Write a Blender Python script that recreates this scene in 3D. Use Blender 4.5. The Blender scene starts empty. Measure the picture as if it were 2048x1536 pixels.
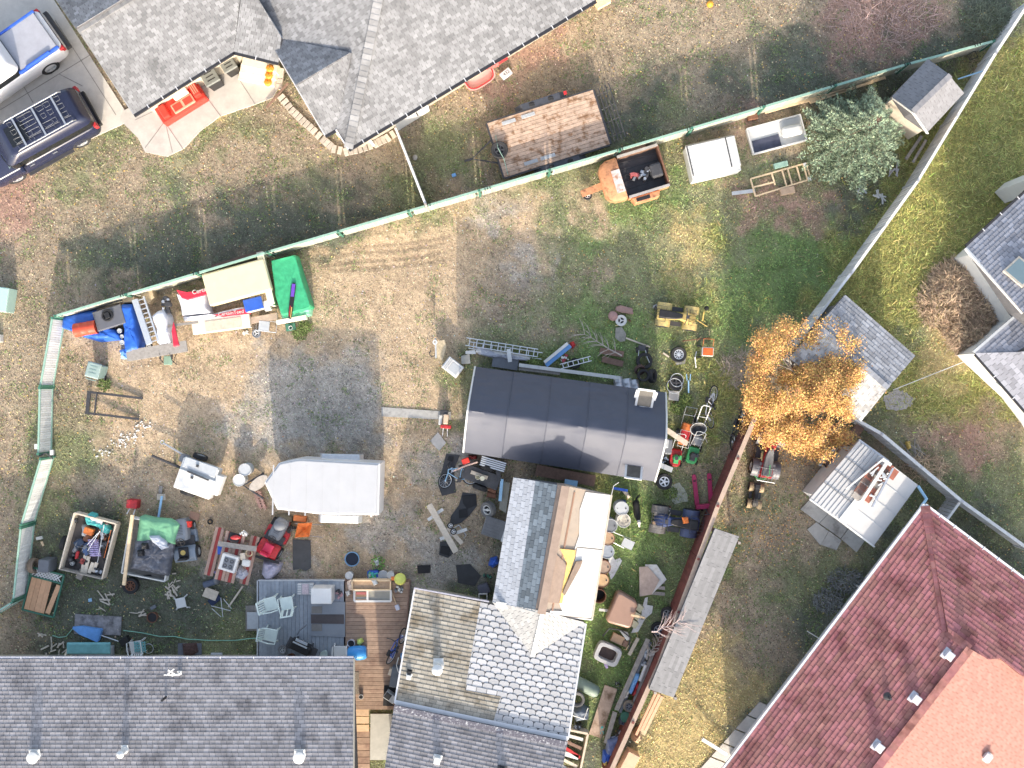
import bpy, math, random
import numpy as np
from mathutils import Vector, Matrix, noise
# ------------------------------------------------------------------ camera, light, exposure
sc = bpy.context.scene
H, S = 42.0, 0.02            # flying height in metres, ground metres per photograph pixel
cam = bpy.data.cameras.new('camera'); co = bpy.data.objects.new('camera', cam); sc.collection.objects.link(co)
co.location = (0, 0, H); co.rotation_euler = (0, 0, 0)
cam.sensor_fit = 'HORIZONTAL'; cam.sensor_width = 36; cam.lens = 36 * H / (2048 * S); cam.clip_start = 1; cam.clip_end = 3000
sc.camera = co
EL, AZ = 21.5, 4.0           # sun elevation; drift of the shadows to the left of straight up
w = bpy.data.worlds.new('World'); sc.world = w; w.use_nodes = True
nt = w.node_tree; nt.nodes.clear()
sky = nt.nodes.new('ShaderNodeTexSky'); sky.sky_type = 'NISHITA'; sky.sun_disc = False
sky.sun_elevation = math.radians(EL); sky.sun_rotation = math.radians(180 - AZ); sky.air_density = 1.0; sky.dust_density = 3.0; sky.ozone_density = 0.6
hs = nt.nodes.new('ShaderNodeHueSaturation'); hs.inputs['Saturation'].default_value = 0.72
bg = nt.nodes.new('ShaderNodeBackground'); bg.inputs['Strength'].default_value = 0.15
wo = nt.nodes.new('ShaderNodeOutputWorld')
nt.links.new(sky.outputs[0], hs.inputs['Color']); nt.links.new(hs.outputs[0], bg.inputs[0]); nt.links.new(bg.outputs[0], wo.inputs[0])
sl = bpy.data.lights.new('sun', 'SUN'); sl.energy = 2.0; sl.angle = math.radians(0.6); sl.color = (1.0, 0.885, 0.72)
so = bpy.data.objects.new('sun', sl); sc.collection.objects.link(so)
so.rotation_euler = Vector((-math.tan(math.radians(AZ)), 1, -math.tan(math.radians(EL)))).to_track_quat('-Z', 'Y').to_euler()
sc.view_settings.view_transform = 'Standard'; sc.view_settings.look = 'None'; sc.view_settings.gamma = 1.0
sc.view_settings.exposure = 1.6; sc.view_settings.use_curve_mapping = False
sc.cycles.max_bounces = 6; sc.cycles.diffuse_bounces = 3; sc.cycles.glossy_bounces = 3; sc.cycles.transparent_max_bounces = 6
# ------------------------------------------------------------------ helpers
R = random.Random(7)
COL = sc.collection
pi = math.pi
def P(px, py, z=0.0):
 k = (H - z) / H * S
 return Vector(((px - 1024) * k, (768 - py) * k, z))
def PX(v):
 k = (H - v[2]) / H * S
 return (v[0] / k + 1024, 768 - v[1] / k)
def hexc(h, f=1.0):
 if not isinstance(h, str): return tuple(h)
 h = h.lstrip('#'); o = []
 for i in (0, 2, 4):
  c = int(h[i:i+2], 16) / 255
  o.append((c / 12.92 if c <= .04045 else ((c + .055) / 1.055) ** 2.4) * f)
 return tuple(o)
MATS = {}
def mat(name, c, rough=.75, var=.15, ns=5., metal=0., rnd=0., bump=0., bs=40., c2=None, t2=.58, s2=2.5, w2=.08, hue=0., spec=.4, vc=False):
 if name in MATS: return MATS[name]
 m = bpy.data.materials.new(name); m.use_nodes = True; n = m.node_tree.nodes; l = m.node_tree.links; n.clear()
 out = n.new('ShaderNodeOutputMaterial'); b = n.new('ShaderNodeBsdfPrincipled'); l.new(b.outputs[0], out.inputs[0])
 b.inputs['Roughness'].default_value = rough; b.inputs['Metallic'].default_value = metal; b.inputs['Specular IOR Level'].default_value = spec
 geo = n.new('ShaderNodeNewGeometry')
 if vc:
  a = n.new('ShaderNodeAttribute'); a.attribute_name = 'Col'; cs = a.outputs['Color']
 else:
  rgb = n.new('ShaderNodeRGB'); rgb.outputs[0].default_value = (*hexc(c), 1); cs = rgb.outputs[0]
 if c2:
  t = n.new('ShaderNodeTexNoise'); t.inputs['Scale'].default_value = s2; t.inputs['Detail'].default_value = 5; t.inputs['Roughness'].default_value = .65
  l.new(geo.outputs['Position'], t.inputs['Vector'])
  r = n.new('ShaderNodeMapRange'); r.inputs[1].default_value = t2 - w2; r.inputs[2].default_value = t2 + w2; l.new(t.outputs[0], r.inputs[0])
  mx = n.new('ShaderNodeMix'); mx.data_type = 'RGBA'; l.new(r.outputs[0], mx.inputs[0]); l.new(cs, mx.inputs[6]); mx.inputs[7].default_value = (*hexc(c2), 1); cs = mx.outputs[2]
 val = None
 if var:
  t = n.new('ShaderNodeTexNoise'); t.inputs['Scale'].default_value = ns; t.inputs['Detail'].default_value = 6; t.inputs['Roughness'].default_value = .7
  l.new(geo.outputs['Position'], t.inputs['Vector'])
  r = n.new('ShaderNodeMapRange'); r.inputs[1].default_value = .3; r.inputs[2].default_value = .7; r.inputs[3].default_value = 1 - var; r.inputs[4].default_value = 1 + var
  l.new(t.outputs[0], r.inputs[0]); val = r.outputs[0]
 if rnd:
  a = n.new('ShaderNodeAttribute'); a.attribute_name = 'rnd'; oi = n.new('ShaderNodeObjectInfo')
  ad = n.new('ShaderNodeMath'); ad.operation = 'ADD'; l.new(a.outputs['Fac'], ad.inputs[0]); l.new(oi.outputs['Random'], ad.inputs[1])
  fr = n.new('ShaderNodeMath'); fr.operation = 'FRACT'; l.new(ad.outputs[0], fr.inputs[0])
  r = n.new('ShaderNodeMapRange'); r.inputs[3].default_value = 1 - rnd; r.inputs[4].default_value = 1 + rnd; l.new(fr.outputs[0], r.inputs[0])
  if val:
   mu = n.new('ShaderNodeMath'); mu.operation = 'MULTIPLY'; l.new(val, mu.inputs[0]); l.new(r.outputs[0], mu.inputs[1]); val = mu.outputs[0]
  else: val = r.outputs[0]
  if hue:
   h = n.new('ShaderNodeHueSaturation'); r2 = n.new('ShaderNodeMapRange'); r2.inputs[3].default_value = .5 - hue; r2.inputs[4].default_value = .5 + hue
   m7 = n.new('ShaderNodeMath'); m7.operation = 'MULTIPLY'; m7.inputs[1].default_value = 7.13; l.new(fr.outputs[0], m7.inputs[0])
   f2 = n.new('ShaderNodeMath'); f2.operation = 'FRACT'; l.new(m7.outputs[0], f2.inputs[0]); l.new(f2.outputs[0], r2.inputs[0]); l.new(r2.outputs[0], h.inputs['Hue']); l.new(cs, h.inputs['Color']); cs = h.outputs[0]
 if val:
  v = n.new('ShaderNodeVectorMath'); v.operation = 'SCALE'; l.new(cs, v.inputs[0]); l.new(val, v.inputs['Scale']); cs = v.outputs[0]
 l.new(cs, b.inputs['Base Color'])
 if bump:
  t = n.new('ShaderNodeTexNoise'); t.inputs['Scale'].default_value = bs; t.inputs['Detail'].default_value = 4; l.new(geo.outputs['Position'], t.inputs['Vector'])
  bp = n.new('ShaderNodeBump'); bp.inputs['Strength'].default_value = bump; bp.inputs['Distance'].default_value = .03; l.new(t.outputs[0], bp.inputs['Height']); l.new(bp.outputs[0], b.inputs['Normal'])
 MATS[name] = m
 return m
PM = {}
def I4(): return Matrix.Identity(4)
def RZ(a): return Matrix.Rotation(a, 4, 'Z')
def RX(a): return Matrix.Rotation(a, 4, 'X')
def RY(a): return Matrix.Rotation(a, 4, 'Y')
def TR(*a): return Matrix.Translation(Vector(a if len(a) == 3 else a[0]))
class G:
 """collects simple shapes into one mesh"""
 def __init__(s, M=None): s.v = []; s.f = []; s.r = []; s.m = []; s.M = M; s.k = 0.; s.mi = 0
 def add(s, vs, fs):
  o = len(s.v); M = s.M
  for p in vs: s.v.append(tuple(M @ Vector(p)) if M else tuple(p))
  for f in fs: s.f.append(tuple(i + o for i in f)); s.r.append(s.k); s.m.append(s.mi)
  return s
 def box(s, c, d, rz=0., tx=1., ty=1., R=None):
  x, y, z = d[0] / 2, d[1] / 2, d[2] / 2
  vs = [(-x, -y, -z), (x, -y, -z), (x, y, -z), (-x, y, -z), (-x*tx, -y*ty, z), (x*tx, -y*ty, z), (x*tx, y*ty, z), (-x*tx, y*ty, z)]
  m = TR(Vector(c)) @ (R or RZ(rz))
  return s.add([m @ Vector(p) for p in vs], [(3, 2, 1, 0), (4, 5, 6, 7), (0, 1, 5, 4), (1, 2, 6, 5), (2, 3, 7, 6), (3, 0, 4, 7)])
 def bar(s, a, b, w, h):
  a, b = Vector(a), Vector(b); d = b - a
  x = d.normalized(); up = Vector((0, 0, 1)) if abs(x.z) < .95 else Vector((0, 1, 0)); y = up.cross(x).normalized(); z = x.cross(y)
  m = Matrix((x, y, z)).transposed().to_4x4()
  return s.box((a + b) / 2, (d.length, w, h), R=m)
 def cyl(s, a, b, r0, r1=None, n=14, cap=True):
  a, b = Vector(a), Vector(b); r1 = r0 if r1 is None else r1
  x = (b - a).normalized(); up = Vector((0, 0, 1)) if abs(x.z) < .9 else Vector((0, 1, 0)); y = up.cross(x).normalized(); z = x.cross(y)
  vs = []
  for c, r in ((a, r0), (b, r1)):
   for i in range(n):
    t = 2 * pi * i / n; vs.append(c + y * (r * math.cos(t)) + z * (r * math.sin(t)))
  fs = [(i, (i + 1) % n, n + (i + 1) % n, n + i) for i in range(n)]
  if cap: fs += [tuple(range(n - 1, -1, -1)), tuple(range(n, 2 * n))]
  return s.add(vs, fs)
 def tube(s, pts, r, n=6, closed=False):
  pts = [Vector(p) for p in pts]; N = len(pts); vs = []
  for i, p in enumerate(pts):
   q0 = pts[(i - 1) % N] if (closed or i) else p; q1 = pts[(i + 1) % N] if (closed or i < N - 1) else p
   x = (q1 - q0).normalized(); up = Vector((0, 0, 1)) if abs(x.z) < .9 else Vector((0, 1, 0)); y = up.cross(x).normalized(); z = x.cross(y)
   rr = r[i] if isinstance(r, (list, tuple)) else r
   for j in range(n):
    t = 2 * pi * j / n; vs.append(p + y * (rr * math.cos(t)) + z * (rr * math.sin(t)))
  fs = []
  for i in range(N if closed else N - 1):
   a, b = i * n, ((i + 1) % N) * n
   fs += [(a + j, a + (j + 1) % n, b + (j + 1) % n, b + j) for j in range(n)]
  if not closed: fs += [tuple(range(n - 1, -1, -1)), tuple(range((N - 1) * n, N * n))]
  return s.add(vs, fs)
 def lathe(s, prof, n=20, c=(0, 0, 0), R=None, ring=False, sx=1., sy=1., cap=True):
  m = TR(Vector(c)) @ (R or I4()); vs = []
  for r, z in prof:
   for i in range(n):
    t = 2 * pi * i / n; vs.append(m @ Vector((r * sx * math.cos(t), r * sy * math.sin(t), z)))
  fs = []; K = len(prof)
  for k in range(K if ring else K - 1):
   a, b = k * n, ((k + 1) % K) * n
   fs += [(a + i, a + (i + 1) % n, b + (i + 1) % n, b + i) for i in range(n)]
  if not ring and cap:
   if prof[0][0] > 1e-4: fs.append(tuple(range(n - 1, -1, -1)))
   if prof[-1][0] > 1e-4: fs.append(tuple(range((K - 1) * n, K * n)))
  return s.add(vs, fs)
 def torus(s, c, Rm, r, n=24, m=6, R=None):
  return s.lathe([(Rm + r * math.cos(2*pi*j/m), r * math.sin(2*pi*j/m)) for j in range(m)], n, c, R, True)
 def sph(s, c, d, n=14, m=8, R=None):
  if not isinstance(d, (tuple, list)): d = (d, d, d)
  mm = TR(Vector(c)) @ (R or I4()) @ Matrix.Diagonal((*d, 1))
  return s.lathe([(max(1e-5, math.sin(pi*j/m)), -math.cos(pi*j/m)) for j in range(m + 1)], n, (0, 0, 0), mm)
 def prism(s, poly, z0, z1, k=1.0):
  a = sum(poly[i][0]*poly[(i+1) % len(poly)][1] - poly[(i+1) % len(poly)][0]*poly[i][1] for i in range(len(poly)))
  if a < 0: poly = poly[::-1]
  n = len(poly); cx = sum(p[0] for p in poly)/n; cy = sum(p[1] for p in poly)/n
  f0 = z0 if callable(z0) else (lambda x, y: z0); f1 = z1 if callable(z1) else (lambda x, y: z1)
  vs = [(p[0], p[1], f0(p[0], p[1])) for p in poly]
  for p in poly:
   x, y = cx + (p[0]-cx)*k, cy + (p[1]-cy)*k; vs.append((x, y, f1(x, y)))
  return s.add(vs, [tuple(range(n - 1, -1, -1)), tuple(range(n, 2*n))] + [(i, (i+1) % n, n + (i+1) % n, n + i) for i in range(n)])
 def loft(s, secs, cap=True):
  n = len(secs[0]); vs = [p for q in secs for p in q]; fs = []
  for k in range(len(secs) - 1):
   a, b = k*n, (k+1)*n; fs += [(a+i, a+(i+1) % n, b+(i+1) % n, b+i) for i in range(n)]
  if cap: fs += [tuple(range(n-1, -1, -1)), tuple(range((len(secs)-1)*n, len(secs)*n))]
  return s.add(vs, fs)
 def mesh(s, name, mt, smooth=0):
  me = bpy.data.meshes.new(name); me.from_pydata(s.v, [], s.f)
  ms = mt if isinstance(mt, (list, tuple)) else [mt]
  for m in ms: me.materials.append(m)
  if len(ms) > 1: me.polygons.foreach_set('material_index', s.m)
  if any(s.r):
   a = me.attributes.new('rnd', 'FLOAT', 'FACE'); a.data.foreach_set('value', s.r)
  if smooth:
   me.polygons.foreach_set('use_smooth', [True]*len(me.polygons)); me.set_sharp_from_angle(angle=math.radians(smooth))
  me.update(); return me
 def part(s, name, mt, parent, world=False, smooth=0, bev=0, label=None, kind=None):
  if world:
   inv = PM[parent].inverted(); s.v = [tuple(inv @ Vector(p)) for p in s.v]
  o = bpy.data.objects.new(name, s.mesh(name, mt, smooth)); COL.objects.link(o); o.parent = parent; PM[o] = PM[parent]
  if bev: bevel(o, bev)
  if label: o['label'] = label
  if kind: o['kind'] = kind
  return o
 def one(s, name, mt, label, cat, group=None, smooth=0, bev=0, kind=None):
  xs = [p[0] for p in s.v]; ys = [p[1] for p in s.v]; c = Vector(((min(xs)+max(xs))/2, (min(ys)+max(ys))/2, min(p[2] for p in s.v)))
  s.v = [(p[0]-c.x, p[1]-c.y, p[2]-c.z) for p in s.v]
  o = bpy.data.objects.new(name, s.mesh(name, mt, smooth)); COL.objects.link(o); o.location = c; PM[o] = TR(c)
  if kind: o['kind'] = kind
  if cat: o['category'] = cat
  if label: o['label'] = label
  if group: o['group'] = group
  if bev: bevel(o, bev)
  return o
def bevel(o, w, n=2):
 b = o.modifiers.new('bevel', 'BEVEL'); b.width = w; b.segments = n; b.limit_method = 'ANGLE'; b.angle_limit = math.radians(40)
def T(name, label, cat, px, py, rot=0., z=0., group=None, tilt=(0., 0.)):
 o = bpy.data.objects.new(name, None); COL.objects.link(o); o.empty_display_size = .2
 p = P(px, py, z); o.location = p; o.rotation_euler = (math.radians(tilt[0]), math.radians(tilt[1]), math.radians(rot))
 PM[o] = TR(p) @ o.rotation_euler.to_matrix().to_4x4()
 o['label'] = label; o['category'] = cat
 if group: o['group'] = group
 return o
def inst(me, name, parent, M):
 """an object sharing a mesh, M in world space"""
 o = bpy.data.objects.new(name, me); COL.objects.link(o); o.parent = parent; o.matrix_basis = PM[parent].inverted() @ M; PM[o] = M
 return o
CUBE = {}
def plk(name, parent, mt, c, d, rz=0., R=None, local=True):
 """one board, slat, brick or tile: a shared unit cube, scaled"""
 if mt.name not in CUBE:
  CUBE[mt.name] = G().box((0, 0, 0), (1, 1, 1)).mesh('board', mt)
 M = TR(Vector(c)) @ (R or RZ(rz)) @ Matrix.Diagonal((*d, 1))
 return inst(CUBE[mt.name], name, parent, PM[parent] @ M if local else M)
def plkbar(name, parent, mt, a, b, w, h, local=True):
 a, b = Vector(a), Vector(b); d = b - a; x = d.normalized(); up = Vector((0, 0, 1)) if abs(x.z) < .95 else Vector((0, 1, 0)); y = up.cross(x).normalized(); z = x.cross(y)
 return plk(name, parent, mt, (a+b)/2, (d.length, w, h), R=Matrix((x, y, z)).transposed().to_4x4(), local=local)
def tree_copy(o, parent=None):
 c = o.copy(); COL.objects.link(c); c.parent = parent
 for ch in o.children: tree_copy(ch, c)
 return c
EXCL = []                      # ground kept clear of grass (pixel polygons)
def W2(pts, z=0.): return [tuple(P(x, y, z)[:2]) for x, y in pts]
def sheet(pts, z, th, name, mt, label, cat, group=None, bev=0, ex=False, kind=None):
 if ex: EXCL.append(pts)
 return G().prism(W2(pts, z + th), z, z + th).one(name, mt, label, cat, group, bev=bev, kind=kind)
def plank(a, b, wpx, z, th, name, mt, label, cat, group=None, z1=None):
 g = G().bar(P(*a, z), P(*b, z if z1 is None else z1), wpx * S, th)
 return g.one(name, mt, label, cat, group)
def ang(x0, y0, x1, y1): return math.degrees(math.atan2(-(y1 - y0), x1 - x0))
def text(s, size, parent, M, mt, name='lettering', ext=.002):
 c = bpy.data.curves.new(name, 'FONT'); c.body = s; c.size = size; c.align_x = 'CENTER'; c.align_y = 'CENTER'; c.extrude = ext; c.materials.append(mt)
 f = bpy.data.objects.new(name, c); me = bpy.data.meshes.new_from_object(f); bpy.data.objects.remove(f); o = bpy.data.objects.new(name, me); COL.objects.link(o); o.parent = parent; o.matrix_basis = M; return o
def jag(pts, amp, n=6):
 q = random.Random(int(pts[0][0])); o = []
 for (x0, y0), (x1, y1) in zip(pts, pts[1:]+pts[:1]): o += [(x0+(x1-x0)*i/n+q.gauss(0, amp), y0+(y1-y0)*i/n+q.gauss(0, amp)) for i in range(n)]
 return o
def inpoly(X, Y, poly):
 r = np.zeros(X.shape, bool); n = len(poly)
 for i in range(n):
  x0, y0 = poly[i]; x1, y1 = poly[(i+1) % n]
  if y0 == y1: continue
  c = ((y0 > Y) != (y1 > Y)) & (X < (x1-x0)*(Y-y0)/(y1-y0)+x0); r ^= c
 return r
def heap(poly, h, z0=0., rings=12, N=72, edge=.2, wr=.04, fr=3., seed=0, zm=None, world=False, stretch=(1, 1), sag=0.):
 """a cloth or a pile over a star-shaped outline: rises over `edge` metres, wrinkled"""
 pts = [Vector(p) for p in poly] if world else [P(x, y, z0 + (h*.6 if zm is None else zm)).to_2d() for x, y in poly]
 per = [0.]
 for i in range(len(pts)): per.append(per[-1] + (pts[(i+1) % len(pts)] - pts[i]).length)
 bd = []
 for k in range(N):
  t = per[-1]*k/N; i = max(j for j in range(len(pts)) if per[j] <= t + 1e-9)
  bd.append(pts[i].lerp(pts[(i+1) % len(pts)], (t-per[i])/max(1e-6, per[i+1]-per[i])))
 c = sum(bd, Vector((0, 0)))/N; vs = []
 for r in range(rings + 1):
  t = 1-(1-r/rings)**1.6 if r else 0.
  for b in bd:
   p = c.lerp(b, t); d = (1-t)*(b-c).length; u = min(1., d/edge); e = (1-(1-u)**2)**.5
   q = Vector((p.x*fr*stretch[0], p.y*fr*stretch[1], seed*7.7))
   a = noise.noise(q)*.6+(.5-abs(noise.noise(q*2.1)))*.7+noise.noise(q*4.7)*.25
   vs.append((p.x, p.y, max(z0+.004, z0+h*e+wr*a*(.35+.65*u)-sag*u)))
 for b in bd: vs.append((b.x, b.y, z0))
 fs = []
 for r in range(rings + 1):
  a0, b0 = r*N, (r+1)*N
  fs += [(a0+i, b0+i, b0+(i+1) % N, a0+(i+1) % N) for i in range(N)]
 g = G(); g.add(vs, fs); return g
# ------------------------------------------------------------------ materials
GRN = mat('ground_soil', '#888888', .95, .42, 22., bump=.7, bs=22., vc=True, spec=.1)
CONC = mat('concrete', (.50, .47, .43), .85, .10, 3., c2=(.42, .39, .36), t2=.6, s2=.8, w2=.1, bump=.1, rnd=.05)
CONCG = mat('grey_paving', (.40, .39, .37), .9, .15, 4., c2=(.2, .19, .18), s2=1.5, rnd=.1)
SH_TOP = mat('shingle_light_grey', (.24, .242, .25), .9, .16, 3., rnd=.25, c2=(.165, .165, .17), t2=.6, s2=.9, w2=.12)
SH_B = mat('shingle_purple_grey', (.30, .283, .288), .9, .16, 3., rnd=.2, c2=(.15, .14, .145), t2=.59, s2=.9, w2=.1)
SH_C = mat('shingle_brown_grey', (.32, .295, .25), .9, .15, 30., rnd=.20, c2=(.17, .14, .10), t2=.57, s2=1.0, w2=.08)
SH_CR = mat('shingle_pale_round', (.40, .40, .41), .85, .10, 30., rnd=.14, c2=(.36, .36, .37), t2=.62, s2=1.3, w2=.1)
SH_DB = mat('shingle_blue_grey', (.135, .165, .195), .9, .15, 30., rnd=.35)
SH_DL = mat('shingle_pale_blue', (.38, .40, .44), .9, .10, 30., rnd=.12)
SH_RED = mat('shingle_red', (.33, .14, .132), .85, .2, 3., rnd=.2, hue=.014, c2=(.17, .06, .055), t2=.575, s2=1.0, w2=.1)
SH_R = mat('shingle_slate', (.27, .275, .31), .9, .12, 30., rnd=.25)
SH_G = mat('shingle_weathered', (.27, .28, .305), .9, .25, 6., rnd=.22, c2=(.22, .22, .23), t2=.6, s2=1.2)
SH_H = mat('shingle_plain_grey', (.22, .22, .235), .9, .10, 12., rnd=.07)
SH_BASE = mat('roof_felt', (.10, .10, .11), .95, .2)
SH_BASEL = mat('roof_felt_dark', (.10, .10, .108), .95, .2)
SH_BASER = mat('roof_felt_red', (.09, .03, .03), .95, .2)
WALL_W = mat('siding_white', (.74, .73, .70), .7, .05)
WALL_T = mat('siding_tan', (.48, .42, .33), .8, .08)
GUT_D = mat('gutter_dark', (.03, .03, .035), .5, .1)
GUT_W = mat('gutter_white', (.62, .62, .64), .5, .06)
WHITE = mat('white_paint', (.61, .61, .60), .45, .05)
WHITE_D = mat('white_worn', (.58, .58, .56), .6, .12, 4., c2=(.45, .40, .33), t2=.66, s2=3)
OFFW = mat('cream_plastic', (.72, .68, .52), .5, .06)
GALV = mat('galvanised_metal', (.52, .54, .57), .38, .15, 10., metal=.75)
ALU = mat('aluminium', (.66, .68, .70), .35, .1, 10., metal=.6)
DARKM = mat('dark_metal', (.05, .05, .055), .5, .25)
BLACK = mat('black_plastic', (.018, .018, .02), .5, .2)
RUB = mat('tyre_rubber', (.028, .028, .03), .85, .25, 12.)
GREYP = mat('grey_plastic', (.16, .17, .19), .6, .1)
LGREY = mat('light_grey_plastic', (.42, .44, .46), .6, .1)
RED = mat('red_paint', (.46, .03, .035), .45, .25, 9., c2=(.20, .04, .04), t2=.62, s2=6.)
REDB = mat('bright_red_plastic', (.70, .045, .03), .45, .06)
MAG = mat('magenta_red_paint', (.38, .03, .10), .5, .15)
ORANGE = mat('orange_paint', (.62, .17, .04), .5, .25, 9., c2=(.3, .09, .04), t2=.62, s2=6.)
RUSTO = mat('rusty_orange_paint', (.52, .24, .12), .7, .2, 6., c2=(.20, .09, .05), t2=.60, s2=3.5)
RUST = mat('rust', (.17, .08, .05), .9, .3, 9.)
BROWN = mat('brown_paint', (.20, .12, .085), .6, .2, 5.)
YEL = mat('yellow_paint', (.58, .41, .12), .5, .2, 9.)
BLUE = mat('blue_plastic', (.03, .10, .45), .45, .12)
BLUET = mat('blue_tarp', (.025, .12, .52), .5, .15, 3., bump=.25, bs=9.)
LBLUE = mat('light_blue_plastic', (.20, .42, .75), .5, .08)
SKYB = mat('sky_blue_paint', (.30, .50, .68), .5, .1)
TEAL = mat('teal_cloth', (.08, .42, .40), .7, .15)
TEALP = mat('teal_paint', (.16, .38, .40), .55, .2, 4.)
GRNT = mat('green_tarp', (.045, .36, .17), .5, .2, 5., bump=.2, bs=12.)
GRNL = mat('pale_green_tarp', (.15, .36, .21), .6, .15, 4., bump=.3, bs=10.)
GRNF = mat('fence_green', (.27, .42, .34), .55, .12, 4.)
GRND = mat('dark_green_paint', (.05, .16, .11), .6, .15)
GRNM = mat('mower_green', (.07, .38, .13), .5, .12)
TARPG = mat('grey_tarp', (.085, .09, .11), .42, .35, 6., bump=.8, bs=7., c2=(.2, .21, .24), t2=.6, s2=4.)
TARPB = mat('shelter_fabric', (.065, .072, .100), .6, .06, 2., bump=.12, bs=4.)
WOODN = mat('new_wood', (.66, .50, .32), .8, .18, 7., rnd=.08)
WOODP = mat('pale_wood', (.58, .50, .40), .85, .18, 7., rnd=.12)
WOODG = mat('grey_wood', (.30, .275, .25), .9, .25, 8., rnd=.2)
WOODB = mat('brown_wood', (.20, .125, .095), .85, .25, 8., rnd=.18)
WOODT = mat('trailer_boards', (.47, .34, .255), .85, .3, 5., rnd=.14, c2=(.24, .135, .075), t2=.57, s2=3., w2=.06)
PLYO = mat('orange_plywood', (.62, .36, .21), .8, .12, 6., rnd=.06)
WOODR = mat('red_stained_wood', (.20, .065, .055), .8, .25, 7., rnd=.15)
DECKG = mat('grey_deck_board', (.29, .32, .36), .8, .15, 6., rnd=.10)
DECKB = mat('brown_deck_board', (.36, .25, .185), .85, .2, 7., rnd=.13, c2=(.25, .16, .12), t2=.58, s2=1.3)
SLATW = mat('white_slat', (.70, .70, .68), .6, .1, 4., rnd=.12)
SLATC = mat('cream_slat', (.44, .43, .36), .6, .12, 4., rnd=.14)
SLATL = mat('grey_fence_board', (.60, .60, .62), .8, .15, 5., rnd=.15)
FRT = mat('fence_top_white', (.70, .69, .67), .7, .15, 5.)
GLASS = mat('dark_glass', (.012, .014, .017), .06, .0, spec=.6)
GLASSL = mat('pale_glass', (.20, .27, .29), .08, .05, spec=.6)
CARNAVY = mat('navy_car_paint', (.018, .022, .05), .25, .08, spec=.6)
CARWHITE = mat('white_car_paint', (.68, .68, .70), .3, .03)
# ------------------------------------------------------------------ the ground: one sheet out to the horizon
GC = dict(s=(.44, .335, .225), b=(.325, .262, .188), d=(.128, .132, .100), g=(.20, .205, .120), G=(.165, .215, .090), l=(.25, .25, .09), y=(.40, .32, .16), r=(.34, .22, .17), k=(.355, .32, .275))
rng = np.random.default_rng(5)
def vnoise(X, Y, cell, seed):
 """smooth value noise at pixel positions"""
 r = np.random.default_rng(seed).random((64, 64)); u = X/cell; v = Y/cell
 i = np.floor(u).astype(int); j = np.floor(v).astype(int); fu = u-i; fv = v-j; fu = fu*fu*(3-2*fu); fv = fv*fv*(3-2*fv)
 g = lambda a, b: r[(j+b) % 64, (i+a) % 64]
 return (g(0, 0)*(1-fu)+g(1, 0)*fu)*(1-fv)+(g(0, 1)*(1-fu)+g(1, 1)*fu)*fv
def fbm(X, Y, cell, seed, o=4):
 a = 0; t = 0
 for k in range(o): a = a+vnoise(X, Y, cell/2**k, seed+k)*.6**k; t += .6**k
 return a/t
KEYS = 'sbdgGlyrk'  # dark soil and grey dirt kinds also paint shade into the ground
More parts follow.
